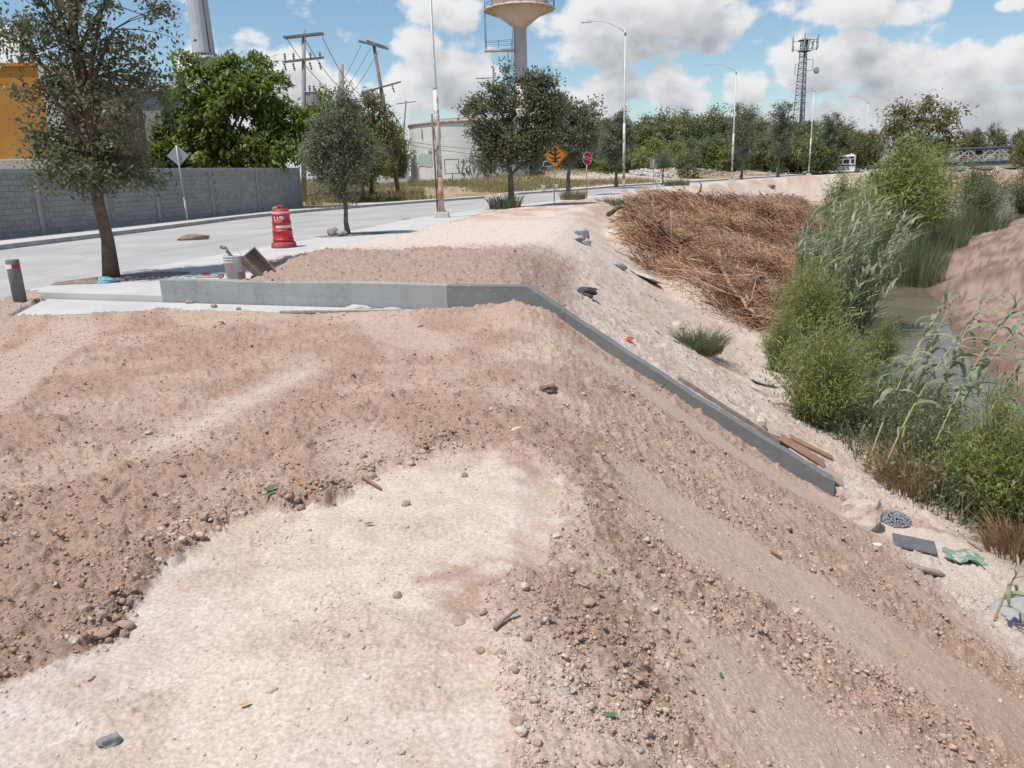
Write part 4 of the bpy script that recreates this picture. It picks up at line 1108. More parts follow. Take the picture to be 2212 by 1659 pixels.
def tree_meshes(seed, height, trunk_r, fork_h, lobes, ncl, per, leaf, width, sig, lmat, bmat, lean=(0, 0), droop=0.0, shell=2.4, limbs=7, up=.4, twig_r=.012, forks=1, flat=.7):
    rng = np.random.default_rng(seed); R = random.Random(seed)
    pts, dirs = lobes_points(lobes, ncl, shell, rng)
    cx = np.average([l[0] for l in lobes]); cy = np.average([l[1] for l in lobes])
    top = np.array([cx + lean[0] * .3, cy + lean[1] * .3, height * .86])
    T = MB()
    # leader
    nodes = []
    n = 9; prev = None; tr = []
    for i in range(n + 1):
        t = i / n
        p = np.array([lean[0] * t + (top[0] - lean[0]) * t * t, lean[1] * t + (top[1] - lean[1]) * t * t, top[2] * t])
        p[:2] += rng.normal(size=2) * height * .008 * (0 if i == 0 else 1)
        tr.append(p)
    rad = [trunk_r * (1.32 if i == 0 else 1) * (1 - .88 * (i / n) ** .9) + .012 for i in range(n + 1)]
    T.tube(tr, rad, 12)
    for p, r in zip(tr, rad):
        if p[2] > fork_h * .9: nodes.append((p, r))
    # limbs to the farthest spread points
    order = rng.permutation(ncl)[:limbs * 2]
    chosen = sorted(order, key=lambda i: -np.hypot(*(pts[i][:2] - top[:2])))[:limbs]
    for j, i in enumerate(chosen):
        tgt = pts[i] * .9 + top * .1; h = max(fork_h, min(tgt[2] * (.45 + .3 * R.random()), top[2] * .8))
        k = h / top[2] * n; i0 = min(int(k), n - 1); f = k - i0
        s = tr[i0] * (1 - f) + tr[i0 + 1] * f; r0 = (rad[i0] * (1 - f) + rad[i0 + 1] * f) * .62
        mid = (s + tgt) / 2 + np.array([0, 0, np.linalg.norm(tgt - s) * .10]) + rng.normal(size=3) * .05 * height * .1
        path = [s * (1 - t) ** 2 + 2 * mid * t * (1 - t) + tgt * t * t for t in np.linspace(0, 1, 7)]
        rr = [r0 * (1 - .8 * t) + .008 for t in np.linspace(0, 1, 7)]
        T.tube(path, rr, 7)
        nodes += [(p, r) for p, r in list(zip(path, rr))[2:]]
    NP = np.array([q[0] for q in nodes])
    Pl, Dl, Sl, Tl = [], [], [], []
    for i in range(ncl):
        d = np.linalg.norm(NP - pts[i], axis=1) + .4 * np.maximum(0, NP[:, 2] - pts[i][2])
        j = int(np.argmin(d)); s = NP[j]
        mid = (s + pts[i]) / 2 + np.array([0, 0, d[j] * .12])
        path = [s * (1 - t) ** 2 + 2 * mid * t * (1 - t) + pts[i] * t * t for t in (0, .35, .7, 1)]
        T.tube(path, [twig_r * 1.3, twig_r, twig_r * .7, twig_r * .35], 4, cap=False)
        m = max(3, int(per * R.uniform(.5, 1.5)))
        g = np.clip(rng.normal(size=(m, 3)), -1.7, 1.7) * sig * np.array([1, 1, flat]) * R.uniform(.7, 1.35)
        on = rng.random(m) < .35
        tt = rng.random(m)[:, None]
        seg = np.array(path[2]) * (1 - tt) + pts[i] * tt
        q = np.where(on[:, None], seg + g * .35, pts[i] + g)
        q[:, 2] -= droop * np.abs(g[:, 0])
        dd = rng.normal(size=(m, 3)) + dirs[i] * .7; dd[:, 2] -= droop * 1.5
        Pl.append(q); Dl.append(dd); Sl.append(leaf * rng.uniform(.65, 1.3, m)); Tl.append(np.clip(rng.normal(.5, .22, m) + .18 * (R.random() - .5), 0, 1))
    Pl, Dl, Sl, Tl = map(np.concatenate, (Pl, Dl, Sl, Tl))
    low = Pl[:, 2] > .05
    cm = leaves_mesh("crown", Pl[low], Dl[low], Sl[low], width, Tl[low], lmat, up=up, rng=rng)
    tm = T.mesh("trunk"); tm.materials.append(bmat)
    return tm, cm

def plant_tree(name, label, cat, loc, rz, meshes, group=None, scale=1.0):
    t = thing(name, label, cat, loc, rz, group); t.scale = (scale,) * 3
    link_mesh("trunk", meshes[0], None, t); link_mesh("crown", meshes[1], None, t)
    return t

def lobe_set(R, cx, cy, z0, z1, w, n, sq=1.0):
    """random lobes that fill an upright rounded crown"""
    out = [(cx, cy, (z0 + z1) / 2, w * .38, w * .38 * sq, (z1 - z0) * .42)]
    for i in range(n):
        t = (i + .5) / n; z = z0 + (z1 - z0) * (.12 + .8 * t)
        s = math.sin(math.pi * (.15 + .75 * (1 - t) ** .8)) ** .7
        a = R.uniform(0, 6.283); d = w * .30 * s * R.uniform(.5, 1.1)
        r = w * R.uniform(.14, .24)
        out.append((cx + d * math.cos(a), cy + d * math.sin(a) * sq, z, r, r, r * R.uniform(.7, 1.0)))
    return out

# --- the big oak on the left
pit(-7.25, 14.6, 1.15, .62, math.radians(28)); pit(-4.75, 24.0, 1.1, .6, .5); pit(.2, 38.6, 1.3, .7, .5)
t1 = tree_meshes(5, 7.6, .112, 2.1, [(.50, .2, 1.85, .65, .7, .40), (-.30, -.2, 1.95, .6, .7, .42), (.0, -.3, 1.85, .6, .6, .4), (.20, .1, 2.1, .9, .9, .55, 1.8), (-.25, -.1, 2.5, .85, .8, .55, 1.4), (.7, 0, 2.8, .75, .8, .55), (-.75, .1, 3.2, .65, .6, .45), (.55, .2, 3.6, 1.0, .9, .6), (-.2, .1, 3.4, .6, .6, .7, 1.5),
      (-.9, 0, 4.35, 1.0, .9, .5), (.2, .1, 4.4, .9, .9, .6), (1.2, .1, 4.45, .85, .8, .55), (-.35, 0, 5.3, .9, .9, .6), (.8, .1, 5.4, 1.0, 1.0, .6), (1.75, .2, 5.55, .55, .6, .4, .7), (-.9, 0, 5.9, .7, .7, .5), (.35, 0, 6.4, 1.1, 1.0, .7), (.3, 0, 7.2, .7, .7, .5)],
      340, 68, .086, .52, .165, OAK, m_bark, (.12, .0), .10, 2.0, 12, .3, .009)
plant_tree("oak_tree", "tall dark oak in the pavement pit at the left, crown cut by the frame", "tree", (-7.42, 14.45, 0), 0, t1)
# --- small oak by the lamp
t2 = tree_meshes(8, 5.0, .075, 1.15, [(0, 0, 1.6, .55, .5, .5), (-.35, 0, 2.3, .8, .7, .6), (.4, 0, 2.4, .8, .7, .6), (-.5, 0, 3.1, .75, .7, .6), (.45, 0, 3.3, .8, .7, .6), (0, 0, 3.9, .8, .8, .6), (.1, 0, 4.5, .5, .5, .45), (.9, 0, 2.7, .5, .5, .4), (-.85, 0, 2.6, .5, .5, .4)],
      230, 80, .095, .48, .20, OAK_D, m_bark_g, (-.12, 0), .05, 2.0, 11, .2, .007)
plant_tree("oak_tree", "small dusty oak between the traffic drum and the nearest lamp", "tree", (-4.85, 23.88, 0), 0, t2, None, .87)
# --- round oak in the middle
t3 = tree_meshes(13, 7.4, .17, 1.7, [(-1.1, 0, 2.6, 1.0, 1.0, .8), (1.0, 0, 2.7, 1.1, 1.1, .9), (0, 0, 3.4, 1.6, 1.4, 1.2), (-1.35, 0, 3.8, .75, .8, .8), (1.8, 0, 3.9, 1.1, 1.1, 1.0), (-1.1, 0, 4.9, 1.2, 1.1, 1.0), (1.1, 0, 5.1, 1.3, 1.2, 1.0), (2.4, 0, 5.2, .8, .8, .7), (-.3, 0, 5.9, .9, .9, .8), (1.3, 0, 6.3, .9, .9, .7), (-.1, 0, 6.9, .35, .35, .4), (2.0, 0, 6.4, .5, .5, .5)],
      330, 80, .16, .52, .28, OAK, m_bark_g, (-.1, 0), .0, 2.2, 10, .35, .012)
plant_tree("oak_tree", "round full oak with a weedy foot beside the orange sign", "tree", (.25, 38.5, 0), 0, t3, None, .90)
R = random.Random(4)
t4 = tree_meshes(14, 6.6, .15, 1.6, lobe_set(R, .1, 0, 1.9, 6.4, 4.6, 11), 200, 62, .20, .5, .30, OAK_D, m_bark_g, (0, 0), .0, 2.2, 8, .35, .012)
plant_tree("oak_tree", "dusty forked oak just left of the stop sign", "tree", (4.3, 54.5, 0), .6, t4)
plant_tree("oak_tree", "dusty oak behind the second street lamp", "tree", (10.6, 76, 0), 2.2, t4, None, 1.05)
t5 = tree_meshes(15, 3.4, .09, 1.2, lobe_set(R, .1, 0, 1.3, 3.4, 2.5, 7), 70, 45, .11, .45, .22, OAK_D, m_bark_g, (.2, 0), 0, 2.2, 6)
plant_tree("oak_sapling", "grey young oak on the verge before the rubble", "tree", (15.4, 78, 0), 0, t5)
# --- row of pale oaks further along the road
t6 = tree_meshes(16, 9.0, .16, 2.2, lobe_set(R, 0, 0, 1.9, 9.0, 4.6, 13), 170, 50, .20, .5, .38, OAK_D, m_bark_g, (0, 0), 0, 2.2, 8, twig_r=.014)
for (x, y, s_, lb) in ((28.5, 96, 1.0, "slim dusty oak right of the lamp at the reed heap"), (35.5, 103.5, 1.06, "slim dusty oak left of the lamp before the mast"), (48.5, 120, 1.0, "dusty oak between the mast and the bus")):
    plant_tree("oak_tree", lb, "tree", (x, y, 0), R.uniform(0, 6), t6, None, s_)
# --- the bright green trees behind the block wall
t7 = tree_meshes(21, 9.2, .25, 2.0, [(-3.6, 0, 3.2, 1.7, 1.5, 1.4), (-2.4, 0, 4.6, 1.9, 1.8, 1.4), (-.2, -.6, 3.6, 2.2, 1.8, 1.5), (2.6, -.3, 3.5, 1.9, 1.7, 1.5), (3.4, 0, 5.0, 1.4, 1.4, 1.2), (.2, 0, 5.8, 2.0, 1.9, 1.5), (2.0, 0, 6.6, 1.7, 1.6, 1.2), (-1.6, 0, 6.9, 1.5, 1.5, 1.2), (-1.9, 0, 8.1, .8, .8, .7), (.6, 0, 7.6, 1.2, 1.2, 1.0), (2.3, 0, 7.9, .9, .9, .7), (-4.0, 0, 4.3, .8, .8, .8)],
      330, 78, .38, .40, .36, GREEN, m_bark_g, (0, 0), .35, 2.8, 12, .7, .02, flat=.55)
plant_tree("broadleaf_tree", "big bright green leafy tree behind the block wall and diamond sign", "tree", (-16.0, 47.5, .1), 0, t7)
t8 = tree_meshes(22, 8.0, .2, 2.0, lobe_set(R, 0, 0, 1.6, 8.0, 6.5, 12), 230, 60, .40, .42, .42, GREEN, m_bark_g, (0, 0), .35, 2.6, 10, .7, .02, flat=.55)
plant_tree("broadleaf_tree", "green leafy tree under the transformer pole", "tree", (-13.6, 62, .4), 1.0, t8, None, .95)
plant_tree("broadleaf_tree", "green leafy tree at the end of the block wall, behind the small oak", "tree", (-9.9, 55, .2), 4.0, t8, None, .62)
t9 = tree_meshes(23, 8.6, .17, 2.2, [(-1.4, 0, 4.0, 1.4, 1.3, 1.1), (.6, 0, 4.2, 1.6, 1.3, 1.2), (-.6, 0, 5.6, 1.5, 1.3, 1.0), (1.2, 0, 6.0, 1.2, 1.2, 1.0), (-.8, 0, 7.0, 1.0, .9, .8), (.6, 0, 7.6, .9, .8, .8), (1.9, 0, 4.9, .8, .8, .7), (-1.2, 0, 2.4, 1.2, 1.2, 1.0), (1.2, 0, 2.4, 1.2, 1.2, 1.0)], 190, 38, .36, .34, .36, FEATH, m_bark_g, (0, 0), .6, 2.2, 9, .3, .016, flat=.6)
plant_tree("feathery_tree", "loose brownish green tree by the leaning wooden pole", "tree", (-10.3, 61, .5), 0, t9, None, .9)
plant_tree("feathery_tree", "dark green tree between the leaning pole and the tank", "tree", (-14.5, 108, .6), 2.0, t9, None, 1.0)
plant_tree("feathery_tree", "low green tree behind the leaning pole's foot", "tree", (-12.6, 92, .7), 4.1, t9, None, .72)

# --- the wood beyond the road
wood_meshes = []
for i in range(5):
    hgt = 11.0 + i * .6
    wood_meshes.append(tree_meshes(40 + i, hgt, .2, 2.5, lobe_set(R, 0, 0, .6, hgt, 9.5 + R.uniform(-1, 1.5), 15), 230, 24, .52, .5, .62, WOODS if i % 2 == 0 else WOODS2, m_bark_g, (0, 0), .15, 2.6, 6, .5, .03))
GW = "trees of the wood beyond the road"
wood = []
for i in range(46):
    t = (i % 23) / 22
    row = i // 23
    px_ = 1236 + t * 640 + R.uniform(-8, 8); y_ = (150 if row == 0 else 176) + 12 * math.sin(t * 5) + R.uniform(-6, 6) - 12 * t
    p_ = at_z(px_, 380, 0); d_ = ray(px_, 372); x_ = d_[0] / d_[1] * y_
    wood.append((x_, y_, R.choice(range(5)), R.uniform(.82, 1.04) * (.86 + .18 * math.exp(-((t - .28) / .3) ** 2)) * (1.08 if row else .9) * (1 - .22 * min(1, max(0, (t - .55) / .4)))))
for i, (x_, y_, k, s_) in enumerate(wood):
    q_ = x_ / y_ * 1661 + 1106
    where = "left of the second street lamp" if q_ < 1345 else "between the second and third street lamps" if q_ < 1580 else "between the third lamp and the lattice mast" if q_ < 1735 else "behind and beside the bus"
    rank = "front" if i < 23 else "rear"
    plant_tree("wood_tree", "olive tree in the wood's %s rank %s" % (rank, where), "tree", (x_, y_, ground(x_, y_) - .3), R.uniform(0, 6.28), wood_meshes[k], "%s rank of the wood %s" % (rank, where), s_)
GW2 = "trees beyond the pipe bridge"
for (px_, y_, k, s_) in ((2030, 205, 1, .80), (2075, 212, 2, .95), (2110, 205, 0, 1.05), (2150, 214, 4, .98), (2195, 208, 1, .92), (2240, 210, 3, 1.0), (2290, 214, 2, 1.0), (1990, 214, 3, .85)):
    d_ = ray(px_, 350); x_ = d_[0] / d_[1] * y_
    plant_tree("wood_tree", "rounded tree on the skyline beyond the pipe bridge", "tree", (x_, y_, .2), R.uniform(0, 6.28), wood_meshes[k], GW2, s_ * .74)
GW3 = "trees behind the tank and truck"
for (px_, y_, k, s_) in ((1150, 172, 0, .78), (1180, 180, 2, .85), (1210, 176, 1, .82), (845, 150, 3, .7), (800, 150, 0, .8), (760, 150, 2, .75)):
    d_ = ray(px_, 372); x_ = d_[0] / d_[1] * y_
    plant_tree("wood_tree", "dark tree in the thicket behind the tank and truck", "tree", (x_, y_, .3), R.uniform(0, 6.28), wood_meshes[k], GW3, s_)
# shrubs along the foot of the wood
shr = [tree_meshes(60 + i, 4.6, .06, .5, lobe_set(R, 0, 0, .1, 4.6, 6.0, 9), 110, 30, .34, .4, .42, WOODS2 if i else WILLOW, m_bark_g, (0, 0), .2, 2.6, 6, .5, .015) for i in range(2)]
GS = "shrubs at the foot of the wood"
for i in range(22):
    px_ = 1225 + i * 28 + R.uniform(-10, 10); y_ = 136 + R.uniform(-6, 8) - i * .5
    d_ = ray(px_, 372); x_ = d_[0] / d_[1] * y_
    plant_tree("shrub", "pale green shrub along the foot of the wood", "shrub", (x_, y_, ground(x_, y_) - .1), R.uniform(0, 6.28), shr[i % 2], GS, R.uniform(.75, 1.35))
x_, y_ = 24.8, 108
plant_tree("shrub", "round grey green shrub growing out of the rubble heap", "shrub", (x_, y_, ground(x_, y_) - .2), .5, shr[0 if False else 1], None, .82)

# ------------------------------------------------------------------ canal side plants
def blades_mesh(name, base, hts, lean, w, tint, m, segs=3, curl=.5, rng=RNG):
    """grass like ribbons: base (n,3), heights (n,), lean vectors (n,3)"""
    n = len(base); V = np.zeros((n, segs + 1, 2, 3)); a = rng.random(n) * 6.283
    S = np.stack([np.cos(a), np.sin(a), np.zeros(n)], 1)
    for i in range(segs + 1):
        t = i / segs
        c = base + np.array([0, 0, 1.0]) * (hts * (t - curl * .38 * t * t))[:, None] + lean * (hts * (t * t * curl + .12 * t))[:, None]
        ww = (w * (1 - t ** 1.6) * .5 + .0004)
        ww = ww[:, None] if np.ndim(ww) else ww
        V[:, i, 0] = c - S * ww; V[:, i, 1] = c + S * ww
    F = []
    b = np.arange(n)[:, None] * (2 * (segs + 1))
    for i in range(segs):
        F.append(np.concatenate([b + 2 * i, b + 2 * i + 1, b + 2 * i + 3, b + 2 * i + 2], 1))
    me = np_mesh(name, V.reshape(-1, 3), np.concatenate(F), False, {'tint': np.repeat(tint, 2 * (segs + 1))})
    me.materials.append(m)
    return me

def bush_meshes(seed, h, w, nst, per, leaf, width, lmat, wind=(.35, 0), droop=.3, bottom=.1):
    """willowy bush: many thin stems fanning from the foot, narrow leaves along them"""
    rng = np.random.default_rng(seed); T = MB(); P_, D_, S_, T_ = [], [], [], []
    for i in range(nst):
        a = rng.random() * 6.283; q = rng.random() ** .6; hh = h * (1 - .5 * q * q) * rng.uniform(.62, 1.16)
        end = np.array([math.cos(a) * w * .5 * q + wind[0] * hh * .5, math.sin(a) * w * .5 * q + wind[1] * hh * .5, hh])
        st = np.array([math.cos(a) * w * .12 * q, math.sin(a) * w * .12 * q, 0]); mid = np.array([end[0] * .35, end[1] * .35, hh * .6])
        path = [st * (1 - t) ** 2 + 2 * mid * t * (1 - t) + end * t * t for t in np.linspace(0, 1, 6)]
        T.tube(path, [.010 * h / 2 * (1 - .8 * t) + .002 for t in np.linspace(0, 1, 6)], 4, cap=False)
        t = rng.uniform(bottom, 1, per); tt = t[:, None]
        p = st * (1 - tt) ** 2 + 2 * mid * tt * (1 - tt) + end * tt ** 2
        g = rng.normal(size=(per, 3)) * w * .05
        d = rng.normal(size=(per, 3)) * .8 + (end - st) / np.linalg.norm(end - st) * .7 + np.array([wind[0] * 1.3, wind[1] * 1.3, -droop])
        P_.append(p + g); D_.append(d); S_.append(leaf * rng.uniform(.6, 1.3, per)); T_.append(np.clip(rng.normal(.3 + .35 * t, .2), 0, 1))
    cm = leaves_mesh("crown", np.concatenate(P_), np.concatenate(D_), np.concatenate(S_), width, np.concatenate(T_), lmat, up=.5, rng=rng, fold=.15)
    tm = T.mesh("stems"); tm.materials.append(m_stem)
    return tm, cm
def plant_bush(name, label, cat, loc, rz, ms_, group=None, scale=1.0):
    t = thing(name, label, cat, loc, rz, group); t.scale = (scale,) * 3 if not isinstance(scale, tuple) else scale
    link_mesh("stems", ms_[0], None, t); link_mesh("crown", ms_[1], None, t)
    return t
Rb = random.Random(9)
b1 = bush_meshes(70, 2.1, 2.2, 120, 95, .12, .16, WILLOW, (.15, 0))
b2 = bush_meshes(71, 7.0, 6.0, 150, 85, .42, .20, WILLOW, (.28, 0), .5)
b3 = bush_meshes(72, 1.9, 1.6, 110, 85, .11, .15, WILLOW, (.05, 0))
b4 = bush_meshes(73, 3.0, 4.2, 110, 60, .26, .16, SEDGE, (.15, 0))
def gl(px, py): return hit(px, py)
def low_at(px, y):
    d = ray(px, 700); x = d[0] / d[1] * y
    return Vector((x, y, max(-3.0, ground(x, y))))
plant_bush("willow_bush", "fresh green willow bush at the water's edge in front of the cane clump", "bush", low_at(1775, 12.6), 0, b1, None, .90)
plant_bush("willow_bush", "yellow green willow bush at the right among the tall canes", "bush", low_at(2185, 9.2), 0, b3, None, .88)
plant_bush("willow_bush", "small willow sprig leaning out over the water", "bush", low_at(1912, 17.5), .4, b3, None, .6)
plant_bush("willow_tree", "tall wind-blown green willow beyond the cane clump", "tree", low_at(1905, 41), 0, b2, None, .80)
plant_bush("willow_tree", "second tall wind-blown willow nearer the pipe bridge", "tree", low_at(1965, 46), .5, b2, None, .70)
plant_bush("willow_tree", "spreading willow on the left flank of the tall willows", "tree", low_at(1850, 42), -.5, b2, None, .62)
plant_bush("canal_shrub", "grey green shrub over the far bend of the water", "shrub", low_at(2090, 57), 0, b4, None, 1.0)
plant_bush("canal_shrub", "grey green shrub at the far right water bend", "shrub", low_at(2185, 66), 1.0, b4, None, 1.25)
plant_bush("canal_shrub", "shrub in front of the dirt slope below the bridge", "shrub", low_at(2075, 72), 2.0, b4, None, 1.4)
plant_bush("canal_shrub", "shrub at the frame edge below the pipe bridge", "shrub", low_at(2230, 80), 2.6, b4, None, 1.7)
t10 = tree_meshes(80, 8.6, .12, 2.0, [(-1.6, 0, 6.0, 1.2, 1.2, .9), (.2, 0, 6.6, 1.3, 1.2, 1.0), (1.6, 0, 6.4, 1.2, 1.1, .9), (-1.0, 0, 7.6, .9, .9, .6), (1.0, 0, 7.8, .8, .8, .6), (2.7, 0, 7.4, .7, .7, .45), (0, 0, 4.6, 2.0, 1.6, 1.3), (2.4, 0, 5.2, 1.0, 1.0, .8)], 150, 40, .36, .28, .42, FEATH, m_bark_g, (0, 0), .4, 2.0, 9, .3, .02, flat=.6)
v = low_at(1935, 58); v.z = -2.0
plant_tree("feathery_tree", "loose feathery tree rising above the tall willows", "tree", v, 0, t10, None, .96)
v = low_at(2165, 98); v.z = -2.4
plant_tree("feathery_tree", "thin feathery tree in front of the pipe bridge", "tree", v, 1.4, t10, None, .80)

for (px_, y_, s_, k_, lb) in ((1735, 19.5, 1.0, b1, "low willow bush at the foot of the reed heap"), (1800, 30, 1.2, b1, "willow bush behind the cane clump"), (1815, 38, 1.5, b1, "willow bush at the foot of the sandy far bank"), (1850, 40, 1.7, b1, "willow bush under the tall willows"), (1690, 16.5, .7, b3, "small willow bush by the toe slabs")):
    plant_bush("willow_bush", lb, "bush", low_at(px_, y_), Rb.uniform(-.6, .6), k_, None, s_)
# cattails and sedge tufts
def tuft(name, label, cat, loc, n, h, rad_, w, m, lean=(.1, 0), seed=1, part="blades", stuff=True, curl=.6):
    rng = np.random.default_rng(seed)
    a = rng.random(n) * 6.283; r = rad_ * np.sqrt(rng.random(n)); base = np.stack([r * np.cos(a), r * np.sin(a), np.zeros(n)], 1)
    ln = np.stack([np.cos(a) * r / rad_ * .7 + lean[0], np.sin(a) * r / rad_ * .7 + lean[1], np.zeros(n)], 1) + rng.normal(size=(n, 3)) * np.array([.2, .2, 0])
    me = blades_mesh(name, base, h * rng.uniform(.5, 1.1, n), ln, w, np.clip(rng.normal(.5, .25, n), 0, 1), m, 4, curl, rng)
    o = bpy.data.objects.new(name, me); COL.objects.link(o); o.location = loc
    return tag(o, label, cat)
plant_bush("willow_tree", "low wind-blown willow reaching the sandy slope below the bus", "tree", low_at(1800, 47), 1.0, b2, None, .55)
plant_bush("willow_bush", "yellow green bush cut by the right frame edge", "bush", low_at(2262, 8.6), 2.0, b3, None, .8)
tuft("cattail_clump", "dark clump of upright cattails at the water between the willows and debris", "reeds", low_at(1955, 30), 520, 1.7, 1.25, .03, SEDGE, (.05, 0), 3, curl=.2)
tuft("cattail_clump", "cattails standing in the water at the feet of the tall willows", "reeds", low_at(1945, 37), 480, 1.8, 1.5, .035, SEDGE, (.08, 0), 33, curl=.2)
tuft("cattail_clump", "cattails between the tall willows and the far mud", "reeds", low_at(2000, 43), 420, 1.7, 1.6, .04, SEDGE, (.08, 0), 34, curl=.2)
tuft("cattail_clump", "grey green cattails along the water under the far shrubs", "reeds", low_at(2075, 50), 500, 1.9, 2.0, .05, SEDGE, (.05, 0), 4, curl=.2)
DEADT = leaf_mat("dead_blade", (.20, .12, .06), (.42, .29, .17), None, .05, .2, .3)
tuft("dry_reed_tuft", "brown dried reeds at the foot of the right willow bush", "reeds", hit(1965, 1062), 420, .75, .42, .016, DEADT, (-.2, 0), 31, curl=.8)
tuft("dry_reed_tuft", "orange brown dry grass at the right frame edge below the bushes", "reeds", hit(2200, 1195), 420, .55, .35, .014, DEADT, (0, 0), 32, curl=.8)
gv = gl(1512, 762)
tuft("grass_clump", "lone tuft of green grass on the bare bank below the reed heap", "grass tuft", gv, 700, .75, .42, .016, SEDGE, (.12, -.1), 5, curl=.9)
tuft("grass_tuft", "dry grass tuft at the foot of the forked oak", "grass tuft", Vector((4.0, 47.2, 0)), 420, .8, .75, .03, DRYG, (0, 0), 6)
tuft("weed_clump", "leafy weeds round the foot of the round oak", "weeds", Vector((-.05, 38.2, 0)), 300, .95, .75, .05, OAK_D, (0, 0), 7)
tuft("grass_tuft", "green grass tuft on the verge behind the reed heap", "grass tuft", on_ground(5.6, 41), 300, .6, .9, .03, SEDGE, (0, 0), 8)
tuft("grass_tuft", "grass tuft by the young oak's foot", "grass tuft", on_ground(16.0, 74), 300, .9, 1.2, .05, SEDGE, (0, 0), 9)

# mixed weeds and grass along the toe of the bank (nobody could count them)
n = 30000
yy = 5 + 60 * RNG.random(n) ** 1.5; side = RNG.random(n)
crx = np.interp(yy, [c[1] for c in CREST], [c[0] for c in CREST])
xx = crx + 4.3 + 4.4 * side ** .8 + yy * .045
zz, dd1, ss1, dd2, _, _, _ = base_ground(xx, yy)
ok = (dd1 > 5.15 - .75 * sst(yy, 8.5, 10.5) * (1 - sst(yy, 19, 23)) + .6 * (fbm(xx * 1.2, yy * 1.2, 301, 2) - .2)) & (zz > -3.12) & (dd2 < -.4)
ok &= ~((yy < 8.4) & (dd1 < 5.6)) & ~((yy > 19) & (yy < 50) & (dd1 < np.interp(yy, HEAP_Y, HEAP_D) + .3))
base = np.stack([xx, yy, zz], 1)[ok]; n = len(base)
print("weeds", n)
hts = 1.25 * RNG.uniform(.18, .85, n) * (.6 + .6 * fbm(base[:, 0] * 1.0, base[:, 1] * 1.0, 303, 3)); ln = RNG.normal(size=(n, 3)) * np.array([.45, .45, 0]) + np.array([.1, 0, 0])
me = blades_mesh("canal_weeds", base, hts, ln, np.where(base[:, 1] < 25, .018, .04), np.clip(RNG.normal(.45, .25, n), 0, 1), SEDGE, 3, .8)
o = bpy.data.objects.new("canal_weeds", me); COL.objects.link(o); tag(o, "tangle of green grass and weeds along the foot of the bank", "weeds", None, 'stuff')
k = RNG.choice(n, 17000)
P_ = base[k] + np.stack([RNG.normal(size=17000) * .12, RNG.normal(size=17000) * .12, RNG.random(17000) * hts[k] * .95], 1)
me = leaves_mesh("canal_undergrowth", P_, RNG.normal(size=(17000, 3)) + np.array([0, 0, .3]), np.where(P_[:, 1] < 20, .075, .15) * RNG.uniform(.6, 1.3, 17000), .5, RNG.random(17000), WOODS2, up=.7)
o = bpy.data.objects.new("canal_undergrowth", me); COL.objects.link(o); tag(o, "low leafy undergrowth between the bare bank and the water", "undergrowth", None, 'stuff')

# dry grass on the land around the tank
n = 52000
px_ = RNG.uniform(700, 1420, n); yy = 52 + 90 * RNG.random(n) ** 1.4
xx = (px_ - 1106) / 1661.0 * yy * 1.04
zz, dd1, _, _, _, _, dff = base_ground(xx, yy)
gm_ = fbm(xx * .13, yy * .13, 311, 3)
ok = (dff < -.35) & (gm_ > .30 + .20 * sst(xx, 4, 16)) & ~inside(xx, yy, STREET) & (((xx + 4.9) ** 2 + (yy - 112) ** 2) > 70)
base = np.stack([xx, yy, zz], 1)[ok]; n = len(base)
hts = RNG.uniform(.25, .75, n) * (.5 + gm_[ok]); ln = RNG.normal(size=(n, 3)) * np.array([.5, .5, 0])
me = blades_mesh("dry_grass", base, hts, ln, .06 + 0 * hts, np.clip(RNG.normal(.5, .28, n), 0, 1), DRYG, 2, .8)
o = bpy.data.objects.new("dry_grass", me); COL.objects.link(o); tag(o, "dry yellow grass on the open land around the tank", "grass", None, 'stuff')

# ------------------------------------------------------------------ giant canes
def cane_leaf_mesh(L, w, arch, seed, m):
    R_ = random.Random(seed); segs = 7; vs = []; 
    for i in range(segs + 1):
        t = i / segs
        a = .75 - arch * t ** 1.25
        if i == 0: x = z = 0.0
        else:
            x += L / segs * math.cos(a); z += L / segs * math.sin(a)
        ww = w * (math.sin(math.pi * min(1, .18 + t * .82)) ** .8) * .5 + .0008
        vs += [(x, -ww, z + ww * .35), (x, 0, z), (x, ww, z + ww * .35)]
    F = []
    for i in range(segs):
        for k in range(2): F.append((3 * i + k, 3 * i + k + 1, 3 * i + 4 + k, 3 * i + 3 + k))
    me = np_mesh("leaf", np.array(vs), np.array(F), True, {'tint': np.clip(np.full(len(vs), R_.uniform(.2, .9)), 0, 1)})
    me.materials.append(m); return me
LEAFS = [cane_leaf_mesh(1.0, .14, a_, i, CANE) for i, a_ in enumerate((1.1, 1.5, 1.9, 2.3, 2.7))]
m_canestem = mat("cane_stem", (.42, .36, .16), .7, (.30, .30, .12), 2.0, 4)
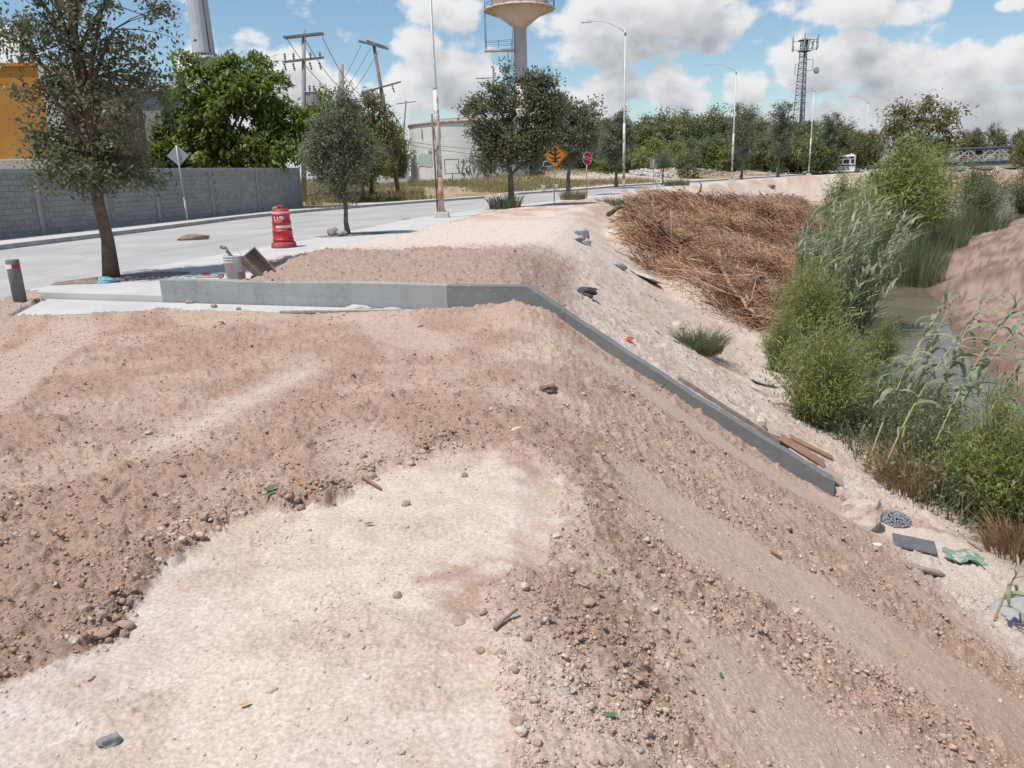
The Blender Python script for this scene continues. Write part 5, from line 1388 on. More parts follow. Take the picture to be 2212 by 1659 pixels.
def cane(label, base, tip, n_leaf, L, first=.30, seed=1, r=.014, group="tall canes at the right water edge", wind=(.3, 0)):
    """one cane: bent stem and arching leaves in two ranks"""
    R_ = random.Random(seed); t = thing("giant_cane", label, "cane", base, 0, group)
    d = Vector(tip) - Vector(base); mid = Vector((d.x * .32, d.y * .32, d.z * .58))
    path = [mid * 2 * u * (1 - u) + d * u * u for u in np.linspace(0, 1, 13)]
    b = MB(); b.tube(path, [r * (1 - .75 * u) + .002 for u in np.linspace(0, 1, 13)], 7); b.build("stem", m_canestem, t)
    for i in range(n_leaf):
        u = first + (1 - first) * (i / (n_leaf - 1)) ** .9
        p = mid * 2 * u * (1 - u) + d * u * u
        ang_ = (0 if i % 2 else math.pi) + R_.uniform(-.7, .7) + .5
        if R_.random() < .45: ang_ = math.atan2(wind[1], wind[0]) + R_.uniform(-.9, .9)
        o = link_mesh("leaf", LEAFS[R_.choice(range(5))], None, t, p, (R_.uniform(-.3, .3), R_.uniform(-.35, .25) - (.5 if i > n_leaf - 4 else 0), ang_))
        s_ = 1.15 * L * R_.uniform(.7, 1.15) * (.65 + .35 * math.sin(math.pi * min(1, (i + 3) / n_leaf)))
        o.scale = (s_, s_ * R_.uniform(.8, 1.2), s_)
    return t
def low_px(px, py, z=-2.75): return at_z(px, py, z)
CANES = [((1868, 1025), (2050, 640), 9.6, 24, .46, "leftmost tall cane, stem rising straight from the bank edge"), ((1935, 1000), (2055, 655), 10.1, 22, .46, "tall cane just right of the leftmost cane"),
         ((1900, 1040), (2100, 690), 9.9, 18, .42, "leaning cane between the two willow bushes"), ((1985, 985), (2120, 650), 10.6, 22, .46, "tall nodding cane in the middle of the stand"),
         ((2000, 1010), (2200, 655), 10.0, 24, .50, "strongly leaning cane reaching the right frame edge"), ((2035, 960), (2215, 690), 10.8, 20, .46, "rear leaning cane over the far mud"),
         ((2120, 980), (2225, 740), 9.8, 16, .42, "short cane behind the right willow bush")]
for i, ((bx, by), (tx, ty), y_, nl, L_, lb) in enumerate(CANES):
    bpos = low_px(bx, by, -2.72); tip = at_y(tx, ty, bpos.y + .3)
    cane(lb, bpos, tip, nl, L_ * bpos.y / 10.5, .30, 200 + i, .016)
bpos = hit(2148, 1345); tip = at_y(2206, 1225, bpos.y - .05)
cane("single young cane sprout on the bare bank at the right edge", bpos, tip, 9, .30, .25, 300, .012, None)
# dense cane clump
cc = thing("cane_clump", "dense tall clump of grey green cane between reed heap and water", "canes", low_at(1795, 21.5), 0); cc.scale = (1.1, 1.1, 1.08)
rng = np.random.default_rng(77); T = MB(); P_, H_, L_, TI = [], [], [], []
for i in range(130):
    a = rng.random() * 6.283; q = rng.random() ** .5; bx, by = .95 * q * math.cos(a), 1.2 * q * math.sin(a)
    hh = (3.7 - .9 * q * q) * rng.uniform(.5, 1.06)
    wx = hh * .17 + bx * .55; wy = by * .35
    path = [np.array([bx + wx * u * u, by + wy * u * u, hh * u]) for u in np.linspace(0, 1, 6)]
    T.tube(path, [.013 * (1 - .7 * u) + .002 for u in np.linspace(0, 1, 6)], 4, cap=False)
    for k in range(20):
        u = rng.uniform(.12, 1); P_.append([bx + wx * u * u, by + wy * u * u, hh * u]); H_.append(rng.uniform(.28, .62) * (1 - .25 * u)); TI.append(np.clip(rng.normal(.35 + .3 * u, .2), 0, 1))
        b_ = rng.random() * 6.283; L_.append([math.cos(b_) * .9 + .75, math.sin(b_) * .9, 0])
P_, H_, L_, TI = np.array(P_), np.array(H_), np.array(L_), np.array(TI)
me = T.mesh("stalks"); link_mesh("stalks", me, m_stem, cc)
link_mesh("leaves", blades_mesh("leaves", P_, H_, L_, .066, TI, CANE, 4, .85, rng), None, cc)
# ------------------------------------------------------------------ objects by the low wall
m_plw = mat("white_plastic", (.62, .63, .63), .45, (.55, .56, .56), 4, 4, spec=.4)
m_red = mat("drum_red", (.50, .028, .035), .42, (.42, .022, .03), 3, 4, spec=.4)
m_redf = mat("drum_red_faded", (.42, .10, .12), .75, (.30, .05, .06), 7, 5)
m_refl = mat("white_band", (.66, .64, .62), .5, (.56, .54, .52), 6, 4)
m_oldwood = mat("old_wood", (.36, .30, .25), .9, (.26, .215, .175), 7, 6, .003, 40)
m_newwood = mat("pale_wood", (.46, .37, .28), .85, (.36, .27, .20), 6, 6, .003, 40)
m_brownwood = mat("brown_wood", (.33, .20, .125), .9, (.25, .15, .095), 6, 6, .003, 40)

dr = thing("traffic_drum", "red plastic traffic drum with white bands and painted scrawl", "traffic drum", (-5.80, 20.25, .0), 0)
b = MB(); b.lathe([(.315, 0), (.325, .02), (.30, .135), (.27, .145), (.26, .15)], 28); b.build("base", m_redf, dr)
b = MB(); b.lathe([(.262, .15), (.262, .19), (.272, .20), (.272, .215), (.252, .225), (.248, .41), (.262, .42), (.262, .435), (.240, .445), (.236, .62), (.248, .63), (.248, .645), (.228, .655), (.226, .82), (.238, .83), (.238, .845), (.218, .855), (.216, .95), (.19, .975), (.01, .98)], 32); b.build("body", m_red, dr)
b = MB(); b.lathe([(.2200, .865), (.2185, .915)], 32, cap=False); b.build("white_band", m_refl, dr)
vs, fs = [], []
for i in range(13):
    a_ = math.radians(-112 + i * 9.5)
    for z_, r_ in ((.505, .2425), (.57, .2405)): vs.append((r_ * math.cos(a_), r_ * math.sin(a_), z_))
for i in range(12): fs.append((2 * i, 2 * i + 2, 2 * i + 3, 2 * i + 1))
b = MB(); b.add(vs, fs); b.build("white_band", m_refl, dr)
b = MB(); b.tube([(-.10, 0, .97), (-.09, 0, 1.03), (0, 0, 1.05), (.09, 0, 1.03), (.10, 0, .97)], .022, 8); b.build("handle", m_red, dr)
b = MB(); b.lathe([(.07, 0), (.08, .03), (.05, .07), (.01, .075)], 9, c=(-.10, -.06, .965)); b.build("clay_lump", mat("dry_clay", (.36, .22, .15), .95), dr)
def drum_stroke(pts, w=.011):
    return [(.2345 * math.cos(math.radians(a_)), .2345 * math.sin(math.radians(a_)), z_) for a_, z_ in pts]
STR = [[(-118, .80), (-117, .74), (-113, .69), (-104, .675)], [(-97, .79), (-96, .73), (-95, .672)], [(-68, .77), (-77, .80), (-86, .765), (-86, .71), (-78, .68), (-66, .69)], [(-80, .735), (-62, .745)], [(-64, .79), (-60, .74), (-54, .75)], [(-76, .765), (-66, .71)]]
for s_ in STR:
    b = MB(); b.tube(drum_stroke(s_), .0095, 5); b.build("painted_letter", MATS["sign_white"], dr)

bl = thing("bollard", "grey pipe bollard with a red and white reflective band", "bollard", at_z(45, 656, -.12), 0)
b = MB(); b.lathe([(.098, -.1), (.098, .705), (.092, .715), (.01, .718)], 28); b.build("pipe", mat("bollard_grey", (.185, .185, .18), .75, (.15, .15, .146), 4, 5, .001, 80), bl)
def arc_band(name, a0, a1, z0, z1, r, m, par):
    vs, fs = [], []; n = 10
    for i in range(n + 1):
        a_ = math.radians(a0 + (a1 - a0) * i / n)
        for z_ in (z0, z1): vs.append((r * math.cos(a_), r * math.sin(a_), z_))
    for i in range(n): fs.append((2 * i, 2 * i + 2, 2 * i + 3, 2 * i + 1))
    bb = MB(); bb.add(vs, fs); return bb.build(name, m, par)
arc_band("white_sticker", -158, -72, .575, .645, .0995, MATS["sign_white"], bl)
arc_band("red_sticker", -70, -42, .575, .645, .0995, MATS["sign_red"], bl); arc_band("red_sticker", -38, 0, .575, .645, .0995, MATS["sign_red"], bl)

bp_ = at_z(511, 603, .205)
bk = thing("bucket", "white plastic builder's bucket full of tools behind the low wall", "bucket", bp_, 0)
b = MB(); b.lathe([(.135, 0), (.14, .01), (.152, .265), (.162, .27), (.163, .285), (.154, .29), (.155, .31), (.165, .315), (.165, .33), (.156, .335), (.157, .35), (.167, .352), (.168, .372), (.158, .374), (.150, .36), (.132, .02), (.01, .015)], 32); b.build("shell", m_plw, bk)
arc_band("red_label", -125, -85, .18, .235, .1515, mat("label_red", (.48, .22, .20), .6), bk); arc_band("red_label", -60, -20, .02, .12, .147, MATS["label_red"], bk)
b = MB(); b.tube([(-.15, -.03, .30), (-.02, -.20, .36), (.10, -.13, .50), (.155, .02, .30)], .004, 5); b.build("wire_handle", m_steel, bk)
b = MB(); b.tube([(-.03, 0, .30), (-.07, 0, .43), (-.10, 0, .50), (-.19, 0, .525), (-.195, 0, .50), (-.11, 0, .475)], .011, 6); tag(b.build("tool_handle", m_steel_d, None, 0, bp_), "dark bent steel tool handle sticking out of the bucket", "tool")
b = MB(); b.box((-.08, .02, .40), (.12, .10, .02), M=Matrix.Rotation(.9, 3, 'Y')); b.box((-.06, .0, .36), (.03, .03, .12)); tag(b.build("trowel", mat("mud_grey", (.30, .26, .23), .9), None, .003, bp_ + Vector((0, .02, 0))), "mud caked trowel standing in the white bucket", "trowel")
# wooden mortar box
wx = thing("mortar_box", "old open wooden box leaning on the white bucket", "wooden box", at_z(553, 576, .40) + Vector((0, .12, 0)), 0)
Lx = Vector((.58, .12, -.80)).normalized(); Nx = (Vector((.62, -.66, .52)) - Lx * Vector((.62, -.66, .52)).dot(Lx)).normalized(); Wx = Nx.cross(Lx)
wx.rotation_mode = 'QUATERNION'; wx.rotation_quaternion = Matrix((Lx, Wx, Nx)).transposed().to_quaternion()
for nm, c_, s_ in (("bottom_board", (0, 0, -.075), (.50, .26, .018)), ("side_board", (0, .13, 0), (.50, .02, .16)), ("side_board", (0, -.13, 0), (.50, .02, .16)), ("end_board", (.25, 0, 0), (.02, .28, .16)), ("end_board", (-.25, 0, 0), (.02, .28, .16)), ("divider", (.0, -.06, -.02), (.46, .018, .09))):
    b = MB(); b.box(c_, s_); b.build(nm, m_oldwood, wx, .003)
hp = at_z(455, 602, .02)
hm = thing("mallet", "wooden handled mallet lying behind the low wall", "mallet", hp + Vector((0, 0, .03)), -.15)
b = MB(); b.tube([(-.30, 0, 0), (.16, .02, 0)], .016, 8); b.build("handle", m_newwood, hm)
b = MB(); b.lathe([(.05, -.06), (.055, -.04), (.055, .04), (.05, .06)], 14); b.build("head", m_oldwood, hm, 0, (.19, .02, .02), (math.pi / 2, 0, .3))
hk = thing("trowel", "red handled tool lying on the pavement beside the mallet", "tool", at_z(436, 596, .02) + Vector((0, .08, .03)), -.25)
b = MB(); b.tube([(-.02, 0, 0), (.06, 0, .005), (.15, 0, 0)], [.018, .024, .012], 8); b.build("handle", MATS["drum_red"], hk)
b = MB(); b.tube([(-.10, 0, .01), (-.02, 0, 0)], .008, 6); b.build("shank", m_steel_d, hk)

def rock_mesh(name, seed, sub=2, rough=.28, squash=(1, .85, .65), angular=0.0):
    bm = bmesh.new(); bmesh.ops.create_icosphere(bm, subdivisions=sub, radius=1)
    rng = np.random.default_rng(seed)
    pl = rng.normal(size=(9, 3)); pl /= np.linalg.norm(pl, axis=1)[:, None]; dd = rng.uniform(.62, .95, 9)
    for v in bm.verts:
        c = np.array(v.co)
        if angular:
            for p_, d_ in zip(pl, dd):
                e = c @ p_ - d_
                if e > 0: c = c - p_ * e * angular
        f = 1 + rough * (float(vnoise(np.array([c[0] * 1.7 + seed]), np.array([c[1] * 1.7 + c[2] * 2.1]), seed)[0]) - .5) * 2 + rough * .4 * (rng.random() - .5)
        v.co = Vector((c * f * np.array(squash)).tolist())
    me = bpy.data.meshes.new(name); bm.to_mesh(me); bm.free()
    if not angular: me.polygons.foreach_set('use_smooth', np.ones(len(me.polygons), bool))
    return me
def rock(name, label, cat, px, py, size, m, seed, squash=(1, .85, .65), angular=.9, rz=0.0, sink=.3, sub=2, group=None, at=None, tilt=(0, 0)):
    if size < .2: m = {'clay_slab': m_clod, 'pale_rock': m_pale_small}.get(m.name, m)
    me = rock_mesh(name, seed, sub, .22, squash, angular)
    loc = hit(px, py) if at is None else at
    o = link_mesh(name, me, m, None, loc + Vector((0, 0, size * squash[2] * (1 - 2 * sink) * .5)), (tilt[0], tilt[1], rz)); o.scale = (size,) * 3
    return tag(o, label, cat, group)
m_pale_rock = mat("pale_rock", (.52, .43, .35), .95, (.42, .33, .26), 2.5, 6, .04, 4)
m_grey_conc = mat("broken_concrete", (.36, .365, .365), .95, (.28, .285, .29), 2, 6, .004, 20)
m_white_conc = mat("pale_slab", (.52, .49, .45), .95, (.45, .42, .38), 3, 6, .01, 20)
m_clod = mat("clod_earth", (.40, .285, .225), .97, (.32, .225, .175), 1.5, 5); m_pale_small = mat("pale_stone_small", (.56, .47, .39), .95, (.46, .375, .30), 1.5, 5)
m_red_clay = mat("clay_slab", (.44, .27, .20), .95, (.36, .22, .16), 6, 6, .02, 14)
rock("boulder", "large pale boulder at the lower end of the concrete wall", "boulder", 1850, 1122, .30, m_pale_rock, 5, (1.1, .75, .7), .9, .4, .3, 3)
rock("concrete_chunk", "blue grey broken concrete chunk on the pale ground, lower left", "rubble", 231, 1590, .036, m_grey_conc, 8, (1.1, .7, .75), 1.0, .5, .1)
rock("stone", "white angular stone alone on the pale ground", "stone", 790, 1447, .019, mat("white_stone", (.66, .60, .54), .9), 11, (1.1, .8, .8), 1.0, .2, .1)
rock("clay_slab", "flat reddish slab of hardened earth at the edge of the clod heap", "slab", 993, 1326, .042, m_red_clay, 14, (1.0, .9, .25), .9, .2, .3)
rock("stone", "sunken buff stone below the centre of the pale ground", "stone", 583, 1475, .026, m_pale_rock, 15, (1.3, .7, .5), .7, .3, .45)
rock("stone", "dark brown stone among clods on the pale ground", "stone", 857, 1276, .022, m_red_clay, 16, (1, .9, .8), .6, 0, .2)
rock("stone", "pale stone near the mid right of the clod heap", "stone", 1203, 1155, .03, m_pale_rock, 17, (1.1, .8, .6), .8, .7, .3)
rock("stone", "brown stone standing in the middle of the crest", "stone", 1003, 1015, .026, m_red_clay, 18, (.9, .8, 1.0), .7, .4, .25)
rock("stone", "flat cream stone half buried left of the slope streaks", "stone", 1117, 930, .042, m_pale_rock, 19, (1.2, .9, .4), .8, .2, .35)
rock("earth_slab", "smooth brown earth slab in the clods at lower left", "slab", 268, 1340, .04, m_red_clay, 20, (1.2, .7, .3), .9, -.5, .3)
rock("earth_slab", "second smooth earth slab left of the pale ground edge", "slab", 215, 1365, .052, m_red_clay, 21, (1.3, .8, .25), .9, .4, .4)
rock("earth_slab", "reddish earth slab near the lower right track", "slab", 2080, 1430 - 60, .09, m_red_clay, 22, (1.0, .9, .3), .9, .7, .35)
rock("earth_lump", "dark earth lump at the corner of the pale ground", "clod", 640, 1095 - 8, .03, m_red_clay, 23)
rock("stone", "buff stone on the bank beyond the wall", "stone", 1463, 708, .16, m_pale_rock, 24, (1.1, .9, .8), .7)
rock("stone", "lone egg shaped stone under the sloping wall", "stone", 1643, 930 - 10, .12, m_pale_rock, 25, (.8, .7, 1.1), .5)
rock("concrete_slab", "broken white concrete slab lying on the sandy bank", "slab", 1388, 598, .62, m_white_conc, 26, (.9, 1.2, .16), 1.0, .3, .3, tilt=(0, .45))
rock("concrete_block", "grey concrete block uphill of the white slab", "rubble", 1336, 578, .22, m_grey_conc, 27, (1.1, .6, .5), 1.0, .2, .2, tilt=(0, .4))
rock("concrete_slab", "thin broken slab at the grassy toe of the bank", "slab", 1645, 828, .34, m_white_conc, 28, (1.3, .7, .18), 1.0, .5, .3, tilt=(0, .4))
rock("concrete_slab", "pale tilted slab just below the other toe slab", "slab", 1655, 852, .32, m_white_conc, 29, (1.2, .7, .22), 1.0, .2, .3, tilt=(.2, .5))
rock("rubble_lump", "dark lump standing on the crest of the sandy bank", "rubble", 1257, 512, .30, m_grey_conc, 30, (.9, .7, .8), .8, 0, .2)
rock("rubble_lump", "dark flat lump beside the standing crest lump", "rubble", 1247, 519, .26, m_grey_conc, 31, (1.2, .7, .4), .9, 1, .3)
rock("rubble_lump", "small dark lump downhill of the crest lumps", "rubble", 1268, 527, .18, m_grey_conc, 32, (1, .7, .7), .9, 1, .3)
rock("block_piece", "broken grey block left of the small oak's trunk", "rubble", 736, 508, .20, m_grey_conc, 33, (.9, .8, .9), 1.0, .2, .1, at=Vector((-5.25, 23.6, .05)))
rock("block_piece", "second broken block touching the small oak's trunk", "rubble", 750, 508, .20, m_grey_conc, 34, (1.1, .8, .6), 1.0, .9, .1, at=Vector((-4.98, 23.5, .05)))
rock("sand_bag", "brown lump of spilled sand on the far lane", "sandbag", 420, 517, .42, mat("bag_brown", (.30, .19, .13), .95, (.24, .15, .105), 4, 5, .02, 10), 35, (1.2, .5, .38), .3, .1, .2, at=at_z(420, 518, -.12))
rock("concrete_rubble", "grey concrete rubble at the right edge of the bank", "rubble", 2188, 1318, .26, m_grey_conc, 36, (1.3, .8, .4), .9, .3, .3)
rock("stone", "brown stone on top of the reed heap's crest", "stone", 1665, 405, .45, mat("mud_stone", (.24, .17, .12), .95), 37, (1.3, .9, .6), .6, .2, .2)
for i, (px_, py_, s_) in enumerate(((410, 654, .06), (462, 663, .05), (515, 668, .04), (250, 628, .035))):
    rock("stone", ("small dark stone on the footing strip, nearest the kerb end", "pebble on the footing strip near the wall's left end", "little grey pebble by the soil edge of the strip", "pebble beside the rounded kerb end")[i], "stone", px_, py_, s_, m_red_clay, 50 + i, (1, .8, .7), .7, at=at_z(px_, py_, -.09))
# plaster flakes and plank on the footing
def plank(label, a, b, w, th, m, name="plank", group=None, roll=0.0):
    a, b = Vector(a), Vector(b); d = b - a
    q = d.to_track_quat('X', 'Z').to_matrix() @ Matrix.Rotation(roll, 3, 'X')
    bb = MB(); bb.box((0, 0, 0), (d.length, w, th)); o = bb.build(name, m, None, min(w, th) * .12, (a + b) / 2)
    o.rotation_mode = 'QUATERNION'; o.rotation_quaternion = q.to_quaternion()
    return tag(o, label, "plank", group)
plank("long grey plank lying on the white footing strip", at_z(606, 674, -.075), at_z(872, 671.5, -.075), .07, .035, m_oldwood)
rock("plaster_flake", "pale plaster flake leaning at the foot of the low wall", "plaster", 775, 664, .20, m_white_conc, 60, (1.3, .3, .22), .9, -.3, .2, at=at_z(775, 666, -.10))
rock("plaster_flake", "smaller plaster flake by the wall where the soil begins", "plaster", 850, 668, .13, m_white_conc, 61, (1.3, .4, .25), .9, -.3, .2, at=at_z(850, 669, -.10))
# boards behind the sloping wall
def wl(t, off, dz=0.0):
    x = B_[0] + t * (E_[0] - B_[0]); y = B_[1] + t * (E_[1] - B_[1]); n_ = Vector((.324, .946, 0))
    return Vector((x, y, 0)) + n_ * off + Vector((0, 0, .25 - 2.36 * t + dz))
plank("long thin formwork board lying along the back of the sloping wall", wl(.50, .24, -.03), wl(.86, .22, -.02), .025, .06, m_oldwood, "board")
plank("short pale board leaning on the back of the sloping wall", wl(.80, .30, .02), wl(.93, .45, .05), .12, .025, m_newwood, "board", None, .4)
plank("reddish brown board wedged behind the lower wall", wl(.83, .22, .04), wl(.97, .30, .02), .13, .03, m_brownwood, "board", None, .5)
plank("brown board crossing over the other boards at the wall end", wl(.86, .42, .06), wl(1.0, .52, .10), .11, .03, m_brownwood, "board", None, .2)
plank("wide weathered board at the very end of the wall", wl(.95, .24, -.02), wl(1.03, .30, -.06), .22, .03, m_newwood, "board", None, .3)
plank("thin white stick beyond the boards at the wall end", wl(.88, .62, .04), wl(.97, .66, .02), .04, .02, mat("bleached_wood", (.58, .52, .45), .9), "stick")
# things on the flat toe
tl = thing("floor_tile", "dark grey rectangular tile lying on the bank's foot", "tile", hit(1975, 1182) + Vector((0, 0, .04)), -.32)
tl.rotation_euler = (.12, .12, -.32)
b = MB(); b.box((0, 0, 0), (.44, .26, .022)); b.build("slab", mat("tile_grey", (.115, .115, .125), .55, (.14, .14, .15), 9, 4), tl, .004)
b = MB(); b.box((0, 0, .0125), (.425, .245, .004)); b.build("glaze", MATS["tile_grey"], tl, .001)
gvv = hit(1925, 1124); n = 900
a_ = RNG.random(n) * 6.283; r_ = np.sqrt(RNG.random(n)) * .23
ICO = np.array([v.co[:] for v in (lambda m_: (m_.vertices))(rock_mesh("tmp", 1, 1))]); ICOF = np.array([p.vertices[:] for p in bpy.data.meshes["tmp"].polygons])
def scatter_mesh(name, P_, size, m, colattr=None, rng=RNG, lumps=8, V0=None, F0=None, flat=.75):
    n = len(P_); nv = len(V0)
    base_ = V0[None] * (1 + .20 * rng.normal(size=(lumps, nv, 1))) + .17 * rng.normal(size=(lumps, nv, 3))
    k = rng.integers(0, lumps, n); a = rng.random(n) * 6.283
    q = base_[k] * np.stack([rng.uniform(.8, 1.25, n), rng.uniform(.75, 1.1, n), rng.uniform(.55, .9, n) * flat / .75], 1)[:, None, :]
    c, s = np.cos(a)[:, None], np.sin(a)[:, None]
    V = np.stack([q[..., 0] * c - q[..., 1] * s, q[..., 0] * s + q[..., 1] * c, q[..., 2]], -1) * size[:, None, None] + P_[:, None, :]
    F = (F0[None] + (np.arange(n) * nv)[:, None, None]).reshape(-1, 3)
    me = np_mesh(name, V.reshape(-1, 3), F, False, {'soil': np.repeat(colattr, nv, 0)} if colattr is not None else None)
    me.materials.append(m); return me
me_i = bpy.data.meshes.new("ico"); bmI = bmesh.new(); bmesh.ops.create_icosphere(bmI, subdivisions=1, radius=1); bmI.to_mesh(me_i); bmI.free()
IV = np.array([v.co[:] for v in me_i.vertices]); IF = np.array([p.vertices[:] for p in me_i.polygons])
OV = np.array([(1, 0, 0), (-.5, .87, 0), (-.5, -.87, 0), (.15, .1, .8), (-.1, 0, -.7)], float); OF = np.array([(0, 1, 3), (1, 2, 3), (2, 0, 3), (1, 0, 4), (2, 1, 4), (0, 2, 4)])
P_ = np.stack([gvv.x + r_ * np.cos(a_), gvv.y + r_ * np.sin(a_) * .9, gvv.z + .10 * (1 - (r_ / .24) ** 2) + RNG.uniform(0, .02, n)], 1)
me = scatter_mesh("gravel_heap", P_, RNG.uniform(.007, .015, n), mat("blue_gravel", (.30, .315, .335), .9, (.22, .23, .25), 30, 4), None, RNG, 8, IV, IF)
o = bpy.data.objects.new("gravel_heap", me); COL.objects.link(o); tag(o, "small heap of blue grey gravel beside the boulder", "gravel", None, 'stuff')
def crumple(name, label, cat, loc, size, m, seed, squash=(1, .8, .35), rz=0.0, sub=3, rough=.45):
    me = rock_mesh(name, seed, sub, rough, squash, .6)
    o = link_mesh(name, me, m, None, loc, (0, 0, rz)); o.scale = (size,) * 3
    return tag(o, label, cat)
# green woven sack: an open crumpled sheet
sk = thing("woven_sack", "flattened green woven sack with a whitish patch on the bank's foot", "sack", hit(2082, 1212) + Vector((0, 0, .03)), -.35); sk.scale = (.8, .8, .8)
vs, fs, fs2 = [], [], []
R = random.Random(3); nx_, ny_ = 13, 10
for i in range(nx_):
    for j in range(ny_):
        u, v = i / (nx_ - 1) - .5, j / (ny_ - 1) - .5
        vs.append((u * .46 + .03 * math.sin(v * 9) + R.uniform(-.012, .012), v * .34 + .03 * math.sin(u * 7 + 1) + R.uniform(-.012, .012), .035 * math.sin(u * 11 + v * 5) * math.cos(v * 8) + R.uniform(0, .02) + .12 * abs(v) ** 2))
for i in range(nx_ - 1):
    for j in range(ny_ - 1):
        f_ = (i * ny_ + j, (i + 1) * ny_ + j, (i + 1) * ny_ + j + 1, i * ny_ + j + 1)
        (fs2 if (3 <= i <= 8 and 5 <= j <= 7) or (2 <= i <= 7 and j in (1, 2)) else fs).append(f_)
b = MB(); b.add(vs, fs); b.build("green_cloth", mat("sack_green", (.11, .235, .165), .8, (.20, .30, .24), 9, 5), sk)
b = MB(); b.add(vs, fs2); b.build("whitish_patch", mat("sack_white", (.42, .40, .33), .85, (.34, .37, .30), 9, 5), sk)
plank("grey board half buried under the tile", hit(1960, 1225) + Vector((0, 0, .02)), hit(2035, 1243) + Vector((0, 0, .02)), .10, .03, m_oldwood, "board")
plank("thin dark stick above the green sack", hit(2090, 1172) + Vector((0, 0, .02)), hit(2120, 1192) + Vector((0, 0, .02)), .025, .02, m_oldwood, "stick")
plank("brown splinter of wood on the stony streak of the slope", hit(1665, 1195) + Vector((0, 0, .02)), hit(1688, 1209) + Vector((0, 0, .02)), .02, .015, m_brownwood, "stick")
rock("plaster_flake", "white paper like flake beside the tile", "plaster", 1895, 1180, .05, MATS["white_stone"], 62, (1.2, .8, .3), .9)
# litter
m_clothd = mat("dark_cloth", (.055, .06, .065), .85, (.09, .095, .10), 8, 5)
crumple("rag", "crumpled dark rag on the bank beyond the wall corner", "rag", hit(1262, 637) + Vector((0, 0, .04)), .26, m_clothd, 3, (1, .5, .35), -.6)
crumple("plastic_bag", "torn black plastic half buried on the crest", "plastic", hit(1180, 845) + Vector((0, 0, .02)), .085, mat("black_plastic", (.035, .035, .04), .35, (.30, .22, .17), 9, 5), 4, (1, .6, .5), .2)
crumple("plastic_bag", "scrap of pink red plastic on the sandy bank", "plastic", hit(1350, 732) + Vector((0, 0, .02)), .12, mat("pink_plastic", (.62, .16, .12), .5), 5, (1, .5, .3), -.5)
crumple("plastic_bag", "pale blue plastic bag at the foot of the tall oak", "plastic", at_z(233, 607, .03), .17, mat("blue_plastic", (.16, .36, .42), .45), 6, (1, .7, .4), .2)
crumple("plastic_bag", "torn dark plastic strip low on the clod heap", "plastic", hit(1175, 1347) + Vector((0, 0, .012)), .035, mat("grey_rag", (.10, .10, .105), .6, (.36, .30, .25), 20, 4), 7, (1, .6, .4), .2)
def litter_leaf(label, px, py, L, w, m, rz, curl=.3, name="fallen_leaf"):
    loc = hit(px, py) + Vector((0, 0, .012)); segs = 6; vs = []; fs = []
    for i in range(segs + 1):
        t = i / segs; ww = w * .5 * math.sin(math.pi * (.06 + .9 * t)) ** .8; z_ = curl * L * (t - .5) ** 2
        vs += [(L * (t - .5), -ww, z_ + ww * .4), (L * (t - .5), 0, z_), (L * (t - .5), ww, z_ + ww * .4)]
    for i in range(segs):
        for k in range(2): fs.append((3 * i + k, 3 * i + k + 1, 3 * i + 4 + k, 3 * i + 3 + k))
    b = MB(); b.add(vs, fs, True); o = b.build(name, m, None, 0, loc, (0, 0, rz)); return tag(o, label, "leaf")
m_gl = mat("fresh_leaf", (.07, .13, .06), .5, (.10, .19, .09), 40, 4); m_bl = mat("dry_leaf", (.36, .15, .06), .7, (.50, .28, .12), 30, 4); m_pl = mat("pale_leaf", (.36, .36, .28), .7)
litter_leaf("dark green fallen leaf at the edge of the pale ground", 590, 1076, .11, .045, m_gl, 1.1)
litter_leaf("second green leaf lying on the first one", 583, 1088, .08, .03, m_gl, .7)
litter_leaf("curled rusty brown leaf right of the green leaves", 657, 1062, .10, .035, m_bl, -.4, .9)
litter_leaf("tan end of the curled dry leaf", 680, 1070, .07, .05, m_bl, .1, .6)
litter_leaf("dark green leaf on the lower clod heap", 1318, 1560, .055, .026, m_gl, .1)
litter_leaf("small upright green leaf on the dusty streak", 1558, 1466, .035, .016, m_gl, 1.4)
litter_leaf("pale leaf on the clods at the bottom", 1238, 1500, .04, .02, m_pl, 1.2)
litter_leaf("orange leaf scrap on the lower pale ground", 527, 1510, .04, .016, mat("orange_leaf", (.55, .30, .08), .7), .5)
litter_leaf("tiny dark leaf on the pale ground's right", 1600 * 0 + 797 + 0, 1195 - 70, .05, .02, m_gl, .2)
def stick(label, pts, r, m=m_wood, name="stick"):
    b = MB(); b.tube(pts, [r * (1 - .4 * i / (len(pts) - 1)) for i in range(len(pts))], 6); return tag(b.build(name, m), label, "stick")
stick("short brown stick on the pale ground", [hit(783, 1032) + Vector((0, 0, .015)), hit(805, 1040) + Vector((0, 0, .02)), hit(823, 1050) + Vector((0, 0, .012))], .011, m_brownwood)
stick("grey stick poking from the clod heap", [hit(1068, 1358) + Vector((0, 0, .012)), hit(1090, 1346) + Vector((0, 0, .02)), hit(1118, 1333) + Vector((0, 0, .035))], .009, m_wood)
stick("weathered stick lying in the clods at lower left", [hit(225, 1333) + Vector((0, 0, .03)), hit(250, 1315) + Vector((0, 0, .04))], .012, m_oldwood)
sv = thing("shovel", "shovel lying on the road left of the nearest lamp", "shovel", at_z(918, 473, -.10), 0)
b = MB(); b.tube([(-1.0, .05, .02), (0, 0, .03)], .018, 6); b.build("handle", m_oldwood, sv)
b = MB(); b.lathe([(.16, 0), (.14, .08), (.05, .14), (.01, .15)], 10); b.build("blade", m_grey_conc, sv, 0, (.12, 0, 0))
